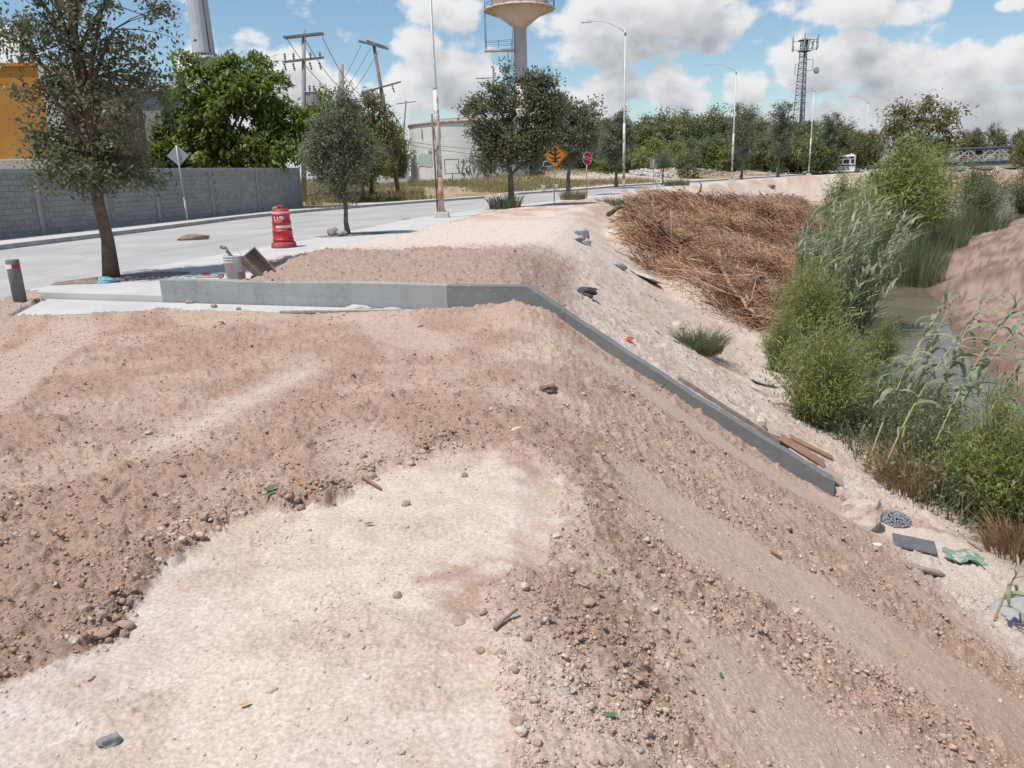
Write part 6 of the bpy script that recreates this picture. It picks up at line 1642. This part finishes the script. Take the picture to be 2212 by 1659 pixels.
for i, (px_, py_) in enumerate(((1173.6, 413), (1201, 411))):
    p_ = at_z(px_, py_, 0); o = thing("paint_bucket", ("white bucket left of the orange sign post by the far kerb", "white bucket right behind the orange sign post")[i], "bucket", p_)
    b = MB(); b.lathe([(.17, 0), (.20, .46), (.22, .47), (.21, .50), (.01, .5)], 16); b.build("shell", m_plw, o)
    b = MB(); b.lathe([(.184, .2), (.19, .32)], 16, cap=False); b.build("label_band", MATS["label_red"], o)

# ------------------------------------------------------------------ vehicles
m_paintw = mat("white_paint", (.70, .70, .69), .3, (.64, .64, .63), 1.0, 3, spec=.5, coat=.3)
m_black = mat("black_trim", (.02, .02, .022), .5)
m_tyre = mat("tyre", (.025, .025, .026), .85)
m_rim = mat("rim_grey", (.35, .35, .36), .4, None, metal=.6)
m_gls = mat("vehicle_glass", (.025, .03, .035), .08, None, spec=.6)
def wheel(parent, x, y, r, w=.25):
    b = MB(); b.lathe([(r * .62, -w / 2), (r * .95, -w / 2), (r, -w * .3), (r, w * .3), (r * .95, w / 2), (r * .62, w / 2)], 20); o = b.build("wheel", m_tyre, parent, 0, (x, y, r), (0, math.pi / 2, 0))
    b = MB(); b.lathe([(.01, -w * .42), (r * .25, -w * .46), (r * .62, -w * .40), (r * .62, w * .40), (r * .25, w * .46), (.01, w * .42)], 16); b.build("rim", m_rim, o)
tr = thing("truck", "white lorry with a black grille parked behind the oaks", "truck", (7.6, 139, ground(7.6, 139) - .05), math.radians(-24))
b = MB(); b.prism([(-.95, -2.2), (.95, -2.2), (1.05, -1.9), (1.05, .0), (-1.05, .0), (-1.05, -1.9)], .95, 1.75); b.build("bonnet", m_paintw, tr, .06)
b = MB()
b.add([(-1.15, -.1, .9), (1.15, -.1, .9), (1.15, 1.8, .9), (-1.15, 1.8, .9), (-1.15, -.1, 1.85), (1.15, -.1, 1.85), (-1.0, .45, 2.75), (1.0, .45, 2.75), (1.02, 1.8, 2.8), (-1.02, 1.8, 2.8), (1.15, 1.8, 1.85), (-1.15, 1.8, 1.85)],
      [(0, 3, 2, 1), (0, 1, 5, 4), (4, 5, 7, 6), (6, 7, 8, 9), (1, 2, 10, 5), (5, 10, 8, 7), (3, 0, 4, 11), (11, 4, 6, 9), (2, 3, 11, 10), (10, 11, 9, 8)])
b.build("cab", m_paintw, tr, .04)
b = MB(); b.add([(-1.0, -.085, 1.92), (1.0, -.085, 1.92), (.9, .40, 2.66), (-.9, .40, 2.66)], [(0, 1, 2, 3)]); b.build("windscreen", m_gls, tr)
for sx in (-1, 1):
    b = MB(); b.add([(sx * 1.158, .1, 1.95), (sx * 1.158, 1.3, 1.95), (sx * 1.06, 1.25, 2.6), (sx * 1.07, .5, 2.6)], [(0, 1, 2, 3)]); b.build("side_window", m_gls, tr)
    b = MB(); b.box((sx * .82, -2.21, 1.25), (.36, .06, .26)); b.build("headlight", mat("lamp_glass", (.6, .6, .6), .15, None, spec=.6), tr, .02)
    b = MB(); b.box((sx * 1.38, -.1, 2.05), (.22, .08, .5)); b.build("mirror", m_black, tr, .02)
    wheel(tr, sx * .95, -1.2, .5); wheel(tr, sx * .95, 4.2, .5, .5)
b = MB(); b.box((0, -2.22, 1.32), (1.25, .08, .66)); b.build("grille", m_black, tr, .02)
b = MB(); b.box((0, -2.28, .72), (2.3, .25, .32)); b.build("bumper", m_black, tr, .03)
b = MB(); b.box((0, -2.27, 1.32), (.34, .03, .09)); b.build("badge", m_rim, tr, .01)
b = MB(); b.box((0, -2.42, .74), (.34, .02, .17)); b.build("number_plate", m_plw, tr)
b = MB(); b.box((0, 4.1, 1.05), (2.3, 4.4, .22)); b.build("flat_bed", m_black, tr, .02)

bs = thing("bus", "white bus with dark rear windows and red tail lights driving away", "bus", (51.2, 119.6, ground(51.2, 119.6) * 0 - .25), math.radians(-27))
b = MB(); b.prism([(-1.25, 0), (1.25, 0), (1.25, 9.5), (-1.25, 9.5)], .45, 2.75); b.build("body", m_paintw, bs, .08)
b = MB(); b.box((0, 4.75, 2.82), (2.3, 9.3, .16), taper=.9); b.build("roof", m_paintw, bs, .04)
b = MB(); b.box((0, -.012, 2.48), (2.1, .03, .30)); b.build("header_panel", m_black, bs, .01)
text_part("lettering", "OLMO", .34, m_plw, bs, (0, -.032, 2.47), (math.pi / 2, 0, 0))
for x_, w_ in ((-.86, .46), (0, .80), (.86, .46)):
    b = MB(); b.box((x_, -.012, 1.92), (w_, .03, .60)); b.build("rear_window", m_gls, bs, .01)
b = MB(); b.box((0, -.012, 1.36), (2.44, .03, .22)); b.build("black_belt", m_black, bs, .01)
for sx in (-1, 1):
    b = MB(); b.box((sx * .98, -.03, 1.36), (.34, .03, .2)); b.build("tail_light", mat("tail_red", (.35, .02, .03), .3), bs, .01)
    b = MB(); b.box((sx * .72, -.03, 1.38), (.10, .03, .2)); b.build("reverse_light", MATS["lamp_glass"], bs, .01)
    wheel(bs, sx * 1.05, 2.2, .48); wheel(bs, sx * 1.05, 7.6, .48)
    b = MB(); b.box((sx * .5, -.012, .78), (.12, .03, .12)); b.build("vent_cap", m_black, bs, .01)
    for k in range(6):
        b = MB(); b.box((sx * 1.253, 1.2 + 1.45 * k, 1.95), (.02, 1.2, .62)); b.build("side_window", m_gls, bs)
b = MB(); b.box((0, -.02, .92), (.86, .03, .38)); b.build("plate_panel", mat("panel_grey", (.10, .10, .105), .6), bs, .01)
b = MB(); b.box((0, -.04, .90), (.36, .02, .15)); b.build("number_plate", m_plw, bs)
b = MB(); b.box((0, -.05, .52), (2.45, .14, .16)); b.build("bumper", m_paintw, bs, .03)
b = MB(); b.box((.6, 2.2, 2.98), (.5, .7, .22)); b.build("roof_hatch", m_paintw, bs, .03)

def small_car(label, loc, rz, m, group=None):
    t = thing("parked_car", label, "car", loc, rz, group)
    b = MB(); b.prism([(-2.1, -.8), (-1.9, -.86), (1.9, -.86), (2.1, -.75), (2.1, .75), (1.9, .86), (-1.9, .86), (-2.1, .8)], .3, .9); b.build("body", m, t, .09)
    b = MB(); b.add([(-1.6, -.78, .9), (1.0, -.78, .9), (1.0, .78, .9), (-1.6, .78, .9), (-1.1, -.62, 1.45), (.3, -.62, 1.45), (.3, .62, 1.45), (-1.1, .62, 1.45)], [(0, 1, 5, 4), (1, 2, 6, 5), (2, 3, 7, 6), (3, 0, 4, 7)]); b.build("glasshouse", m_gls, t)
    b = MB(); b.box((-.4, 0, 1.46), (1.45, 1.28, .06)); b.build("roof", m, t, .02)
    for sx in (-1.3, 1.3):
        for sy in (-1, 1):
            bb = MB(); bb.lathe([(.2, -.1), (.31, -.1), (.32, 0), (.31, .1), (.2, .1)], 14); w_ = bb.build("wheel", m_tyre, t, 0, (sx, sy * .78, .32), (math.pi / 2, 0, 0))
            bb = MB(); bb.lathe([(.01, -.09), (.2, -.09), (.2, .09), (.01, .09)], 12); bb.build("rim", m_rim, w_)
    return t
d_ = ray(1998, 348); small_car("white car passing behind the left end of the pipe bridge", (d_[0] / d_[1] * 172, 172, .25), .1, m_paintw)
d_ = ray(1868, 366); small_car("white car half hidden by the willows right of the bus", (d_[0] / d_[1] * 138, 138, -.1), 1.0, m_paintw)
m_junk = mat("burnt_metal", (.05, .048, .05), .8, (.11, .09, .08), 2, 5)
for i, px_ in enumerate((1690, 1712, 1758)):
    d_ = ray(px_, 372); small_car(("burnt out dark car wreck in front of the wood, left one", "burnt out dark car wreck in front of the wood, middle one", "dark car wreck right of the lamp before the mast")[i], (d_[0] / d_[1] * 130, 130 + i, .25), .4 + i, m_junk)
# red machine behind the willows
rm_ = thing("red_lorry", "red tipper lorry half hidden by the trees at the bridge head", "lorry", (84.5, 166, .2), math.radians(5))
m_rp = mat("red_paint", (.42, .07, .045), .5, (.36, .055, .04), 1, 4)
b = MB(); b.box((1.5, 0, 2.0), (5.2, 2.3, 1.5), taper=1.06); b.build("tipper_body", m_rp, rm_, .05)
b = MB(); b.box((-2.4, 0, 2.1), (1.7, 2.3, 2.4), taper=.9); b.build("cab", m_rp, rm_, .08)
b = MB(); b.box((-2.4, -1.13, 2.65), (1.1, .05, .7)); b.build("window", m_gls, rm_)
b = MB(); b.box((.6, 0, .85), (7.4, 1.0, .4)); b.build("chassis", m_black, rm_)
for x_ in (-2.4, 1.6, 2.8):
    for sy in (-1, 1):
        bb = MB(); bb.lathe([(.3, -.2), (.5, -.2), (.52, 0), (.5, .2), (.3, .2)], 16); bb.build("wheel", m_tyre, rm_, 0, (x_, sy * .95, .5), (math.pi / 2, 0, 0))
# container cabin and scrap by the leaning pole
cb = thing("site_cabin", "white cabin with a dark window behind the leaning pole", "cabin", (-14.2, 96, ground(-14.2, 96) - .1), .05)
b = MB(); b.box((0, 0, 1.35), (5.0, 2.4, 2.6)); b.build("shell", m_paintw, cb, .04)
b = MB(); b.box((1.4, -1.22, 1.6), (1.5, .06, 1.3)); f_ = b.build("window", m_black, cb, .02)
b = MB(); b.box((1.4, -1.26, 1.6), (1.3, .03, 1.1)); b.build("pane", m_gls, f_)
b = MB(); b.box((0, 0, .05), (5.1, 2.5, .2)); b.build("skid", m_black, cb)
sc_ = thing("scrap_bin", "rusty open scrap bin right of the white lorry", "bin", (13.5, 139, ground(13.5, 139) - .1), .3)
for nm, c_, s_ in (("front_panel", (0, -.9, .7), (3.4, .08, 1.3)), ("back_panel", (0, .9, .7), (3.4, .08, 1.3)), ("side_panel", (-1.7, 0, .7), (.08, 1.72, 1.3)), ("side_panel", (1.7, 0, .7), (.08, 1.72, 1.3)), ("floor_panel", (0, 0, .08), (3.3, 1.7, .08))):
    b = MB(); b.box(c_, s_); b.build(nm, mat("dark_rust", (.15, .07, .045), .9, (.09, .045, .03), 2, 5), sc_)

# pipe bridge
pb = thing("pipe_bridge", "blue topped steel truss bridge with pale diagonals over the canal", "bridge", (0, 0, 0))
m_pb = mat("bridge_blue", (.05, .085, .12), .6, (.07, .10, .12), 1, 4); m_pw = mat("bridge_pale", (.50, .46, .40), .7, (.42, .37, .31), 1.5, 5)
x0_, x1_ = 80.5, 122.0
for yy in (160.0, 163.2):
    b = MB(); b.tube([(x0_, yy, 3.25), (x1_, yy, 3.55)], .22, 10); b.build("top_chord", m_pb, pb)
    b = MB(); b.box(((x0_ + x1_) / 2, yy, .5), (x1_ - x0_, .3, .45)); b.build("bottom_chord", mat("bridge_dark", (.055, .065, .085), .7), pb)
    k = 0; x = x0_
    while x < x1_ - 1:
        dz = 3.1 + .3 * (x - x0_) / (x1_ - x0_)
        b = MB(); b.bar((x, yy, .7), (x, yy, dz), .16); b.build("upright", m_pw, pb)
        b = MB()
        b.bar((x, yy, dz if k % 2 == 0 else .75), (x + 3.1, yy, .75 if k % 2 == 0 else dz), .26); b.build("diagonal", m_pw, pb)
        x += 3.1; k += 1
b = MB()
for zz in (1.0, 1.35, 1.7, 2.05): b.tube([(x0_, 161.6, zz), (x1_, 161.6, zz)], .05, 5)
tag(b.build("rails", m_pw, pb), None, None, None, 'stuff')
b = MB(); b.tube([(x0_ - 8, 161.6, .62), (x1_, 161.6, .68)], .38, 12); b.build("water_main", m_pb, pb)
for x_ in (x0_ - .5, x1_):
    b = MB(); b.box((x_, 161.6, -1.2), (1.2, 4.2, 3.0)); b.build("abutment", m_grey_conc, pb)

# rubble heaps before the wood
def rubble_heap(label, cx, cy, r, h, n, s0, s1, m, seed):
    rng = np.random.default_rng(seed); a = rng.random(n) * 6.283; q = np.sqrt(rng.random(n)) * r
    xx = cx + q * np.cos(a); yy = cy + q * np.sin(a); zz = base_ground(xx, yy)[0] + h * np.maximum(0, 1 - (q / r) ** 2)
    me = scatter_mesh("rubble", np.stack([xx, yy, zz], 1), rng.uniform(s0, s1, n), m, None, rng, 8, IV, IF)
    me.polygons.foreach_set('use_smooth', np.zeros(len(me.polygons), bool))
    o = bpy.data.objects.new("rubble", me); COL.objects.link(o); tag(o, label, "rubble", None, 'stuff')
rubble_heap("white and grey rubble heap before the wood", 20.2, 108, 3.2, .5, 260, .12, .42, mat("rubble_white", (.52, .49, .46), .95, (.34, .31, .29), .8, 5), 3)
rubble_heap("brown rubble and earth heap right of the grey shrub", 29.5, 118, 4.5, .2, 160, .12, .35, mat("rubble_brown", (.36, .29, .24), .95, (.26, .2, .16), .8, 5), 4)
rubble_heap("scattered rubble strip at the foot of the wood", 37.5, 124, 6, .0, 160, .12, .38, MATS["rubble_brown"], 5)
rubble_heap("scattered stones on the grassy mound before the lorry", 10.5, 112, 5, .0, 90, .10, .3, MATS["rubble_white"], 6)

# ------------------------------------------------------------------ heap of dead reeds and branches on the bank
m_dead = bpy.data.materials.new("dead_reed"); m_dead.use_nodes = True
A = NG(m_dead.node_tree); p = m_dead.node_tree.nodes['Principled BSDF']
at1 = A.n('ShaderNodeAttribute', attribute_name='tint').outputs['Fac']
cr1 = A.n('ShaderNodeValToRGB'); A.put(cr1.inputs[0], at1)
cr1.color_ramp.elements[0].color = (.075, .04, .028, 1); cr1.color_ramp.elements[1].color = (.58, .40, .27, 1)
e = cr1.color_ramp.elements.new(.45); e.color = (.42, .225, .13, 1)
A.put(p.inputs['Base Color'], cr1.outputs[0]); p.inputs['Roughness'].default_value = .8; p.inputs['Specular IOR Level'].default_value = .2
def strands(name, n, seed, y0, y1, d0, d1_, L0, L1, r0, r1, lift, label, tint=(.5, .25)):
    rng = np.random.default_rng(seed)
    yy = rng.uniform(y0, y1, n * 2); dd = d0 + (d1_ - d0) * rng.random(n * 2) ** .8
    if name in ('dead_reeds', 'dead_twigs'): d0 = d0 + .9; dd = d0 + (np.interp(yy, HEAP_Y, HEAP_D) + .3 - d0) * rng.random(n * 2) ** .9
    keep = rng.random(n * 2) < np.exp(-(((yy - (y0 + y1) / 2) / ((y1 - y0) * .50)) ** 8))
    if name in ('dead_reeds', 'dead_twigs'): keep &= yy > np.interp(dd, [.4, 1, 3.3, 6], [29.6, 26.6, 21.6, 19.0]) + rng.normal(size=n * 2) * .6
    yy, dd = yy[keep][:n], dd[keep][:n]; n = len(yy)
    xx = np.interp(yy, [c[1] for c in CREST], [c[0] for c in CREST]) + dd * 1.03
    zz = base_ground(xx, yy)[0]
    L = rng.uniform(L0, L1, n); a = rng.normal(-.25, .95, n); el_ = rng.normal(-.34, .26, n)
    D = np.stack([np.cos(a) * np.cos(el_), np.sin(a) * np.cos(el_), np.sin(el_)], 1)
    P0 = np.stack([xx, yy, zz + rng.uniform(.0, lift, n)], 1)
    bend = rng.normal(size=(n, 3)) * .22; bend[:, 2] -= .10
    rr = rng.uniform(r0, r1, n) * np.maximum(1, yy / 32) * np.where(rng.random(n) < .08, 2.2, 1); segs = 3; V = np.zeros((n, segs + 1, 3, 3))
    U = np.cross(D, rng.normal(size=(n, 3))); U /= np.linalg.norm(U, axis=1)[:, None]; W = np.cross(D, U)
    for i in range(segs + 1):
        t = i / segs - .4; c = P0 + D * (L * t)[:, None] + bend * (L * t * t)[:, None]
        g = base_ground(c[:, 0], c[:, 1])[0] if i % 2 == 0 else None
        if g is not None: c[:, 2] = np.maximum(c[:, 2], g + .01)
        ra = (rr * (1 - .55 * i / segs))[:, None]
        for k in range(3): V[:, i, k] = c + (U * math.cos(k * 2.094) + W * math.sin(k * 2.094)) * ra
    b0 = np.arange(n)[:, None] * (3 * (segs + 1)); F = []
    for i in range(segs):
        for k in range(3): F.append(np.concatenate([b0 + 3 * i + k, b0 + 3 * i + (k + 1) % 3, b0 + 3 * (i + 1) + (k + 1) % 3, b0 + 3 * (i + 1) + k], 1))
    me = np_mesh(name, V.reshape(-1, 3), np.concatenate(F), True, {'tint': np.repeat(np.clip(rng.normal(tint[0], tint[1], n) + 1.7 * (fbm(xx * .8, yy * .8, 77, 3) - .5), 0, 1), 3 * (segs + 1))})
    me.materials.append(m_dead)
    o = bpy.data.objects.new(name, me); COL.objects.link(o); return tag(o, label, "reed heap", None, 'stuff')
strands("dead_reeds", 15000, 5, 20.3, 49, .6, 6.3, .5, 2.1, .006, .014, .45, "heap of dead reeds and cut cane dumped over the canal bank", (.66, .24))
strands("dead_twigs", 7000, 6, 21, 49, .3, 6.0, .3, 1.1, .004, .010, .48, "dark brushwood tangled in the dead reed heap", (.18, .15))
strands("reddish_brush", 900, 7, 50, 56, 2.8, 6.8, .4, 1.2, .008, .016, .5, "reddish dead brush at the far end of the reed heap", (.30, .12))
strands("scattered_twigs", 120, 8, 10.8, 22, .0, 4.8, .08, .3, .003, .008, .03, "short dark roots and twigs scattered over the sandy bank", (.12, .10))
m_log = mat("log_bark", (.17, .115, .085), .95, (.10, .066, .048), 5, 6, .02, 18); m_branch = mat("bare_branch", (.40, .28, .20), .85, (.30, .2, .145), 4, 5)
def log(label, pxs, r, m, seed, twigs=3, dz=.34, name="dead_branch"):
    R_ = random.Random(seed); pts = [hit(*q) + Vector((0, 0, dz + R_.uniform(-.03, .06))) for q in pxs]
    fine_ = []
    for a, c in zip(pts[:-1], pts[1:]):
        for k in range(4): fine_.append(a.lerp(c, k / 4) + Vector((R_.uniform(-1, 1), R_.uniform(-1, 1), R_.uniform(-1, 1))) * r * .45)
    fine_.append(pts[-1])
    n_ = len(fine_); t = thing(name, label, "branch", fine_[0]); o_ = Vector(fine_[0])
    b = MB(); b.tube([q - o_ for q in fine_], [r * (1 - .5 * i / n_) for i in range(n_)], 9); b.build("stem", m, t)
    for k in range(twigs):
        i = R_.randrange(n_ // 3, n_ - 1); q = fine_[i] - o_; dvec = Vector((R_.uniform(-1, 1), R_.uniform(-1, 1), R_.uniform(.1, .9))).normalized() * R_.uniform(.4, 1.0)
        b = MB(); b.tube([q, q + dvec * .5 + Vector((0, 0, .05)), q + dvec], [r * .4, r * .28, r * .1], 6); b.build("twig", m, t)
    return t
LOGS = [([(1374, 455), (1402, 474), (1430, 497)], .16, m_log, "thick dark rooted trunk at the upper left of the reed heap"), ([(1313, 482), (1345, 463), (1368, 452)], .10, m_log, "dark log sticking out over the sandy crest"),
        ([(1350, 480), (1385, 500), (1425, 520)], .11, m_log, "dark trunk lying under the upper log of the heap"), ([(1400, 505), (1440, 530), (1470, 560)], .10, m_log, "half buried dark trunk along the heap's sandy edge"),
        ([(1429, 545), (1455, 556), (1482, 566)], .09, m_log, "short dark log at the heap's lower sandy edge"), ([(1552, 548), (1556, 594), (1566, 628), (1600, 678), (1632, 712)], .085, m_branch, "long pale bare branch running down the reed heap"),
        ([(1611, 655), (1613, 682), (1632, 714)], .10, m_branch, "pale forked limb at the foot of the long bare branch"), ([(1632, 714), (1670, 698), (1705, 680)], .05, m_branch, "bare thin limb spreading right at the heap's foot"),
        ([(1722, 440), (1721, 470)], .05, m_branch, "pale upright cut cane in the far part of the heap"), ([(1600, 430), (1650, 470), (1690, 520)], .06, m_log, "dark branch crossing the far part of the reed heap"),
        ([(1480, 470), (1475, 520), (1452, 560)], .05, m_branch, "pale bent cane in the middle of the reed heap"), ([(1560, 500), (1620, 540), (1668, 590)], .045, m_branch, "pale cane lying across the heap's right side")]
for i, (q, r, m_, lb) in enumerate(LOGS): log(lb, q, r, m_, 400 + i, 3 if r < .12 else 5)
ub = hit(1506, 421); b = MB(); b.tube([ub, ub + Vector((.25, 0, .35)), ub + Vector((.32, 0, .8)), ub + Vector((.1, 0, 1.05))], [.09, .08, .06, .03], 8); tag(b.build("dead_stump", m_log), "curved dark stub standing up on the crest of the reed heap", "stub")
for i, (px_, py_, lb) in enumerate(((1565, 572, "old grey tyre lodged in the middle of the reed heap"), (1600, 612, "old dark tyre low in the reed heap"), (1640, 640, "old tyre at the right foot of the reed heap"))):
    me = MB(); R_ = .30; n_ = 24
    b = MB(); b.tube([(R_ * math.cos(2 * math.pi * k / n_), R_ * math.sin(2 * math.pi * k / n_), 0) for k in range(n_ + 1)], .10, 10); o = b.build("old_tyre", mat("old_tyre", (.06, .055, .055), .9, (.12, .10, .09), 5, 4), None, 0, hit(px_, py_) + Vector((0, 0, .30)), (.7, .5 + .3 * i, 0)); tag(o, lb, "tyre")

# ------------------------------------------------------------------ clods, pebbles, stones
FM = (np.abs(AA.ravel()) < math.radians(39)) & (R0 < 34) & ~pv & ~inside(X, Y, FOOTING) & ((D1 < 5.4) | (D2 > .1))
ids = np.where(FM)[0]
Xf, Yf, Df, Rf, PPf, BAf, SLf, BKf, ROf = X[ids], Y[ids], D1[ids], R0[ids], PP[ids], BA[ids], SL[ids], BK[ids], RO[ids]
clump = fbm(Xf * 2.6, Yf * 2.6, 401, 3); clump2 = fbm(Xf * 9, Yf * 9, 405, 2)
blob = np.exp(-(((Xf - .36) / .28) ** 2 + ((Yf - 2.72) / .55) ** 2))
edge = np.exp(-((PPf + .10) / .13) ** 2) * (PPf < .03) * sst(-Xf, -.2, .5)
toeb = sst(Df, 2.2, 4.5) * (Yf > 8.5)
w = np.where(PPf > 0, .10 + .6 * sst(clump, .54, .68), 1.0 + .6 * sst(clump, .4, .65)) * (1 - SLf) + SLf * (.20 + 1.2 * BAf)
w = np.where((BKf > .5) & (SLf > .5), .35 + .35 * BAf + 1.2 * toeb, w)
w = np.where((BKf > .5) & (SLf <= .5), 1.3 - 1.0 * sst(Yf, 16.5, 18.5), w)
w = w + 1.0 * blob + 1.2 * edge
w = np.where(D2[ids] > 0, .8, w)
w *= (.35 + 1.3 * sst(clump2, .35, .65))
pil = sst(Yf, 20.5, 23) * sst(Df, .3, 1.2); w *= 1 - .85 * pil
p_ = w / w.sum()
def clods(name, n, med, sg, lo, hi, V0, F0, label, seed, thr=0.0):
    rng = np.random.default_rng(seed)
    k = rng.choice(len(ids), n, p=p_)
    s = np.clip(np.exp(rng.normal(math.log(med), sg, n)) * (.8 + .40 * blob[k] + .45 * edge[k] + .40 * SLf[k] * BAf[k]), lo, hi)
    s = s * (.55 + .45 * sst(Rf[k], 1.8, 5.0)); s = np.maximum(s, Rf[k] * .00085) * (1 - .25 * (PPf[k] > 0))
    jx, jy = rng.normal(size=n) * s, rng.normal(size=n) * s
    P_ = np.stack([Xf[k] + jx, Yf[k] + jy, Z[ids[k]] + s * .10 - jx * .55 * SLf[k]], 1)
    col = K[ids[k]] * rng.uniform(.80, 1.18, n)[:, None]
    pale = rng.random(n) < .09
    col = np.where(pale[:, None], np.array([.56, .46, .37]) * rng.uniform(.85, 1.1, n)[:, None], col)
    me = scatter_mesh(name, P_, s, gm, np.clip(col, .02, .8), rng, 10, V0, F0)
    if len(V0) < 8: me.polygons.foreach_set('use_smooth', np.zeros(len(me.polygons), bool))
    o = bpy.data.objects.new(name, me); COL.objects.link(o); tag(o, label, "clods", None, 'stuff')
clods("dirt_crumbs", 60000, .0058, .35, .0028, .012, OV, OF, "fine crumbs and grit strewn over the bare earth", 1)
clods("dirt_clods", 19000, .0095, .42, .005, .026, IV, IF, "dry brown clods and pebbles strewn over the bare earth", 2)
# the larger single clods
CM = [rock_mesh("dirt_clod", 500 + i, 2, .34, (1, .85, .7), .55) for i in range(7)]
for m_ in CM: m_.materials.append(m_clod)
CM2 = [rock_mesh("pale_stone", 520 + i, 2, .25, (1, .85, .75), .8) for i in range(5)]
for m_ in CM2: m_.materials.append(m_pale_small)
rng = np.random.default_rng(9)
wl_ = (blob * 2.2 + edge * 2.5 + .25 * SLf * BAf + ((BKf > .5) & (SLf < .5) & (Yf < 17)) * .8 + .03) / np.maximum(Rf, 1.5) ** .5
kk = rng.choice(len(ids), 150, p=wl_ / wl_.sum(), replace=False)
for j, i in enumerate(kk):
    pale = rng.random() < .22; s = float(np.clip(np.exp(rng.normal(math.log(.017), .32)), .011, .030)) * (1 + .05 * Rf[i])
    nm = "pale_stone" if pale else "dirt_clod"
    o = bpy.data.objects.new(nm, (CM2 if pale else CM)[j % (5 if pale else 7)]); COL.objects.link(o)
    o.location = (Xf[i], Yf[i], Z[ids[i]] + s * .25); o.rotation_euler = (rng.uniform(-.5, .5), rng.uniform(-.5, .5), rng.uniform(0, 6.28)); o.scale = (s,) * 3
    tag(o, "pale pebble lying loose on the bare earth" if pale else "brown earth clod lying loose on the bare earth", "pebble" if pale else "clod", "loose pale pebbles" if pale else "loose brown clods")
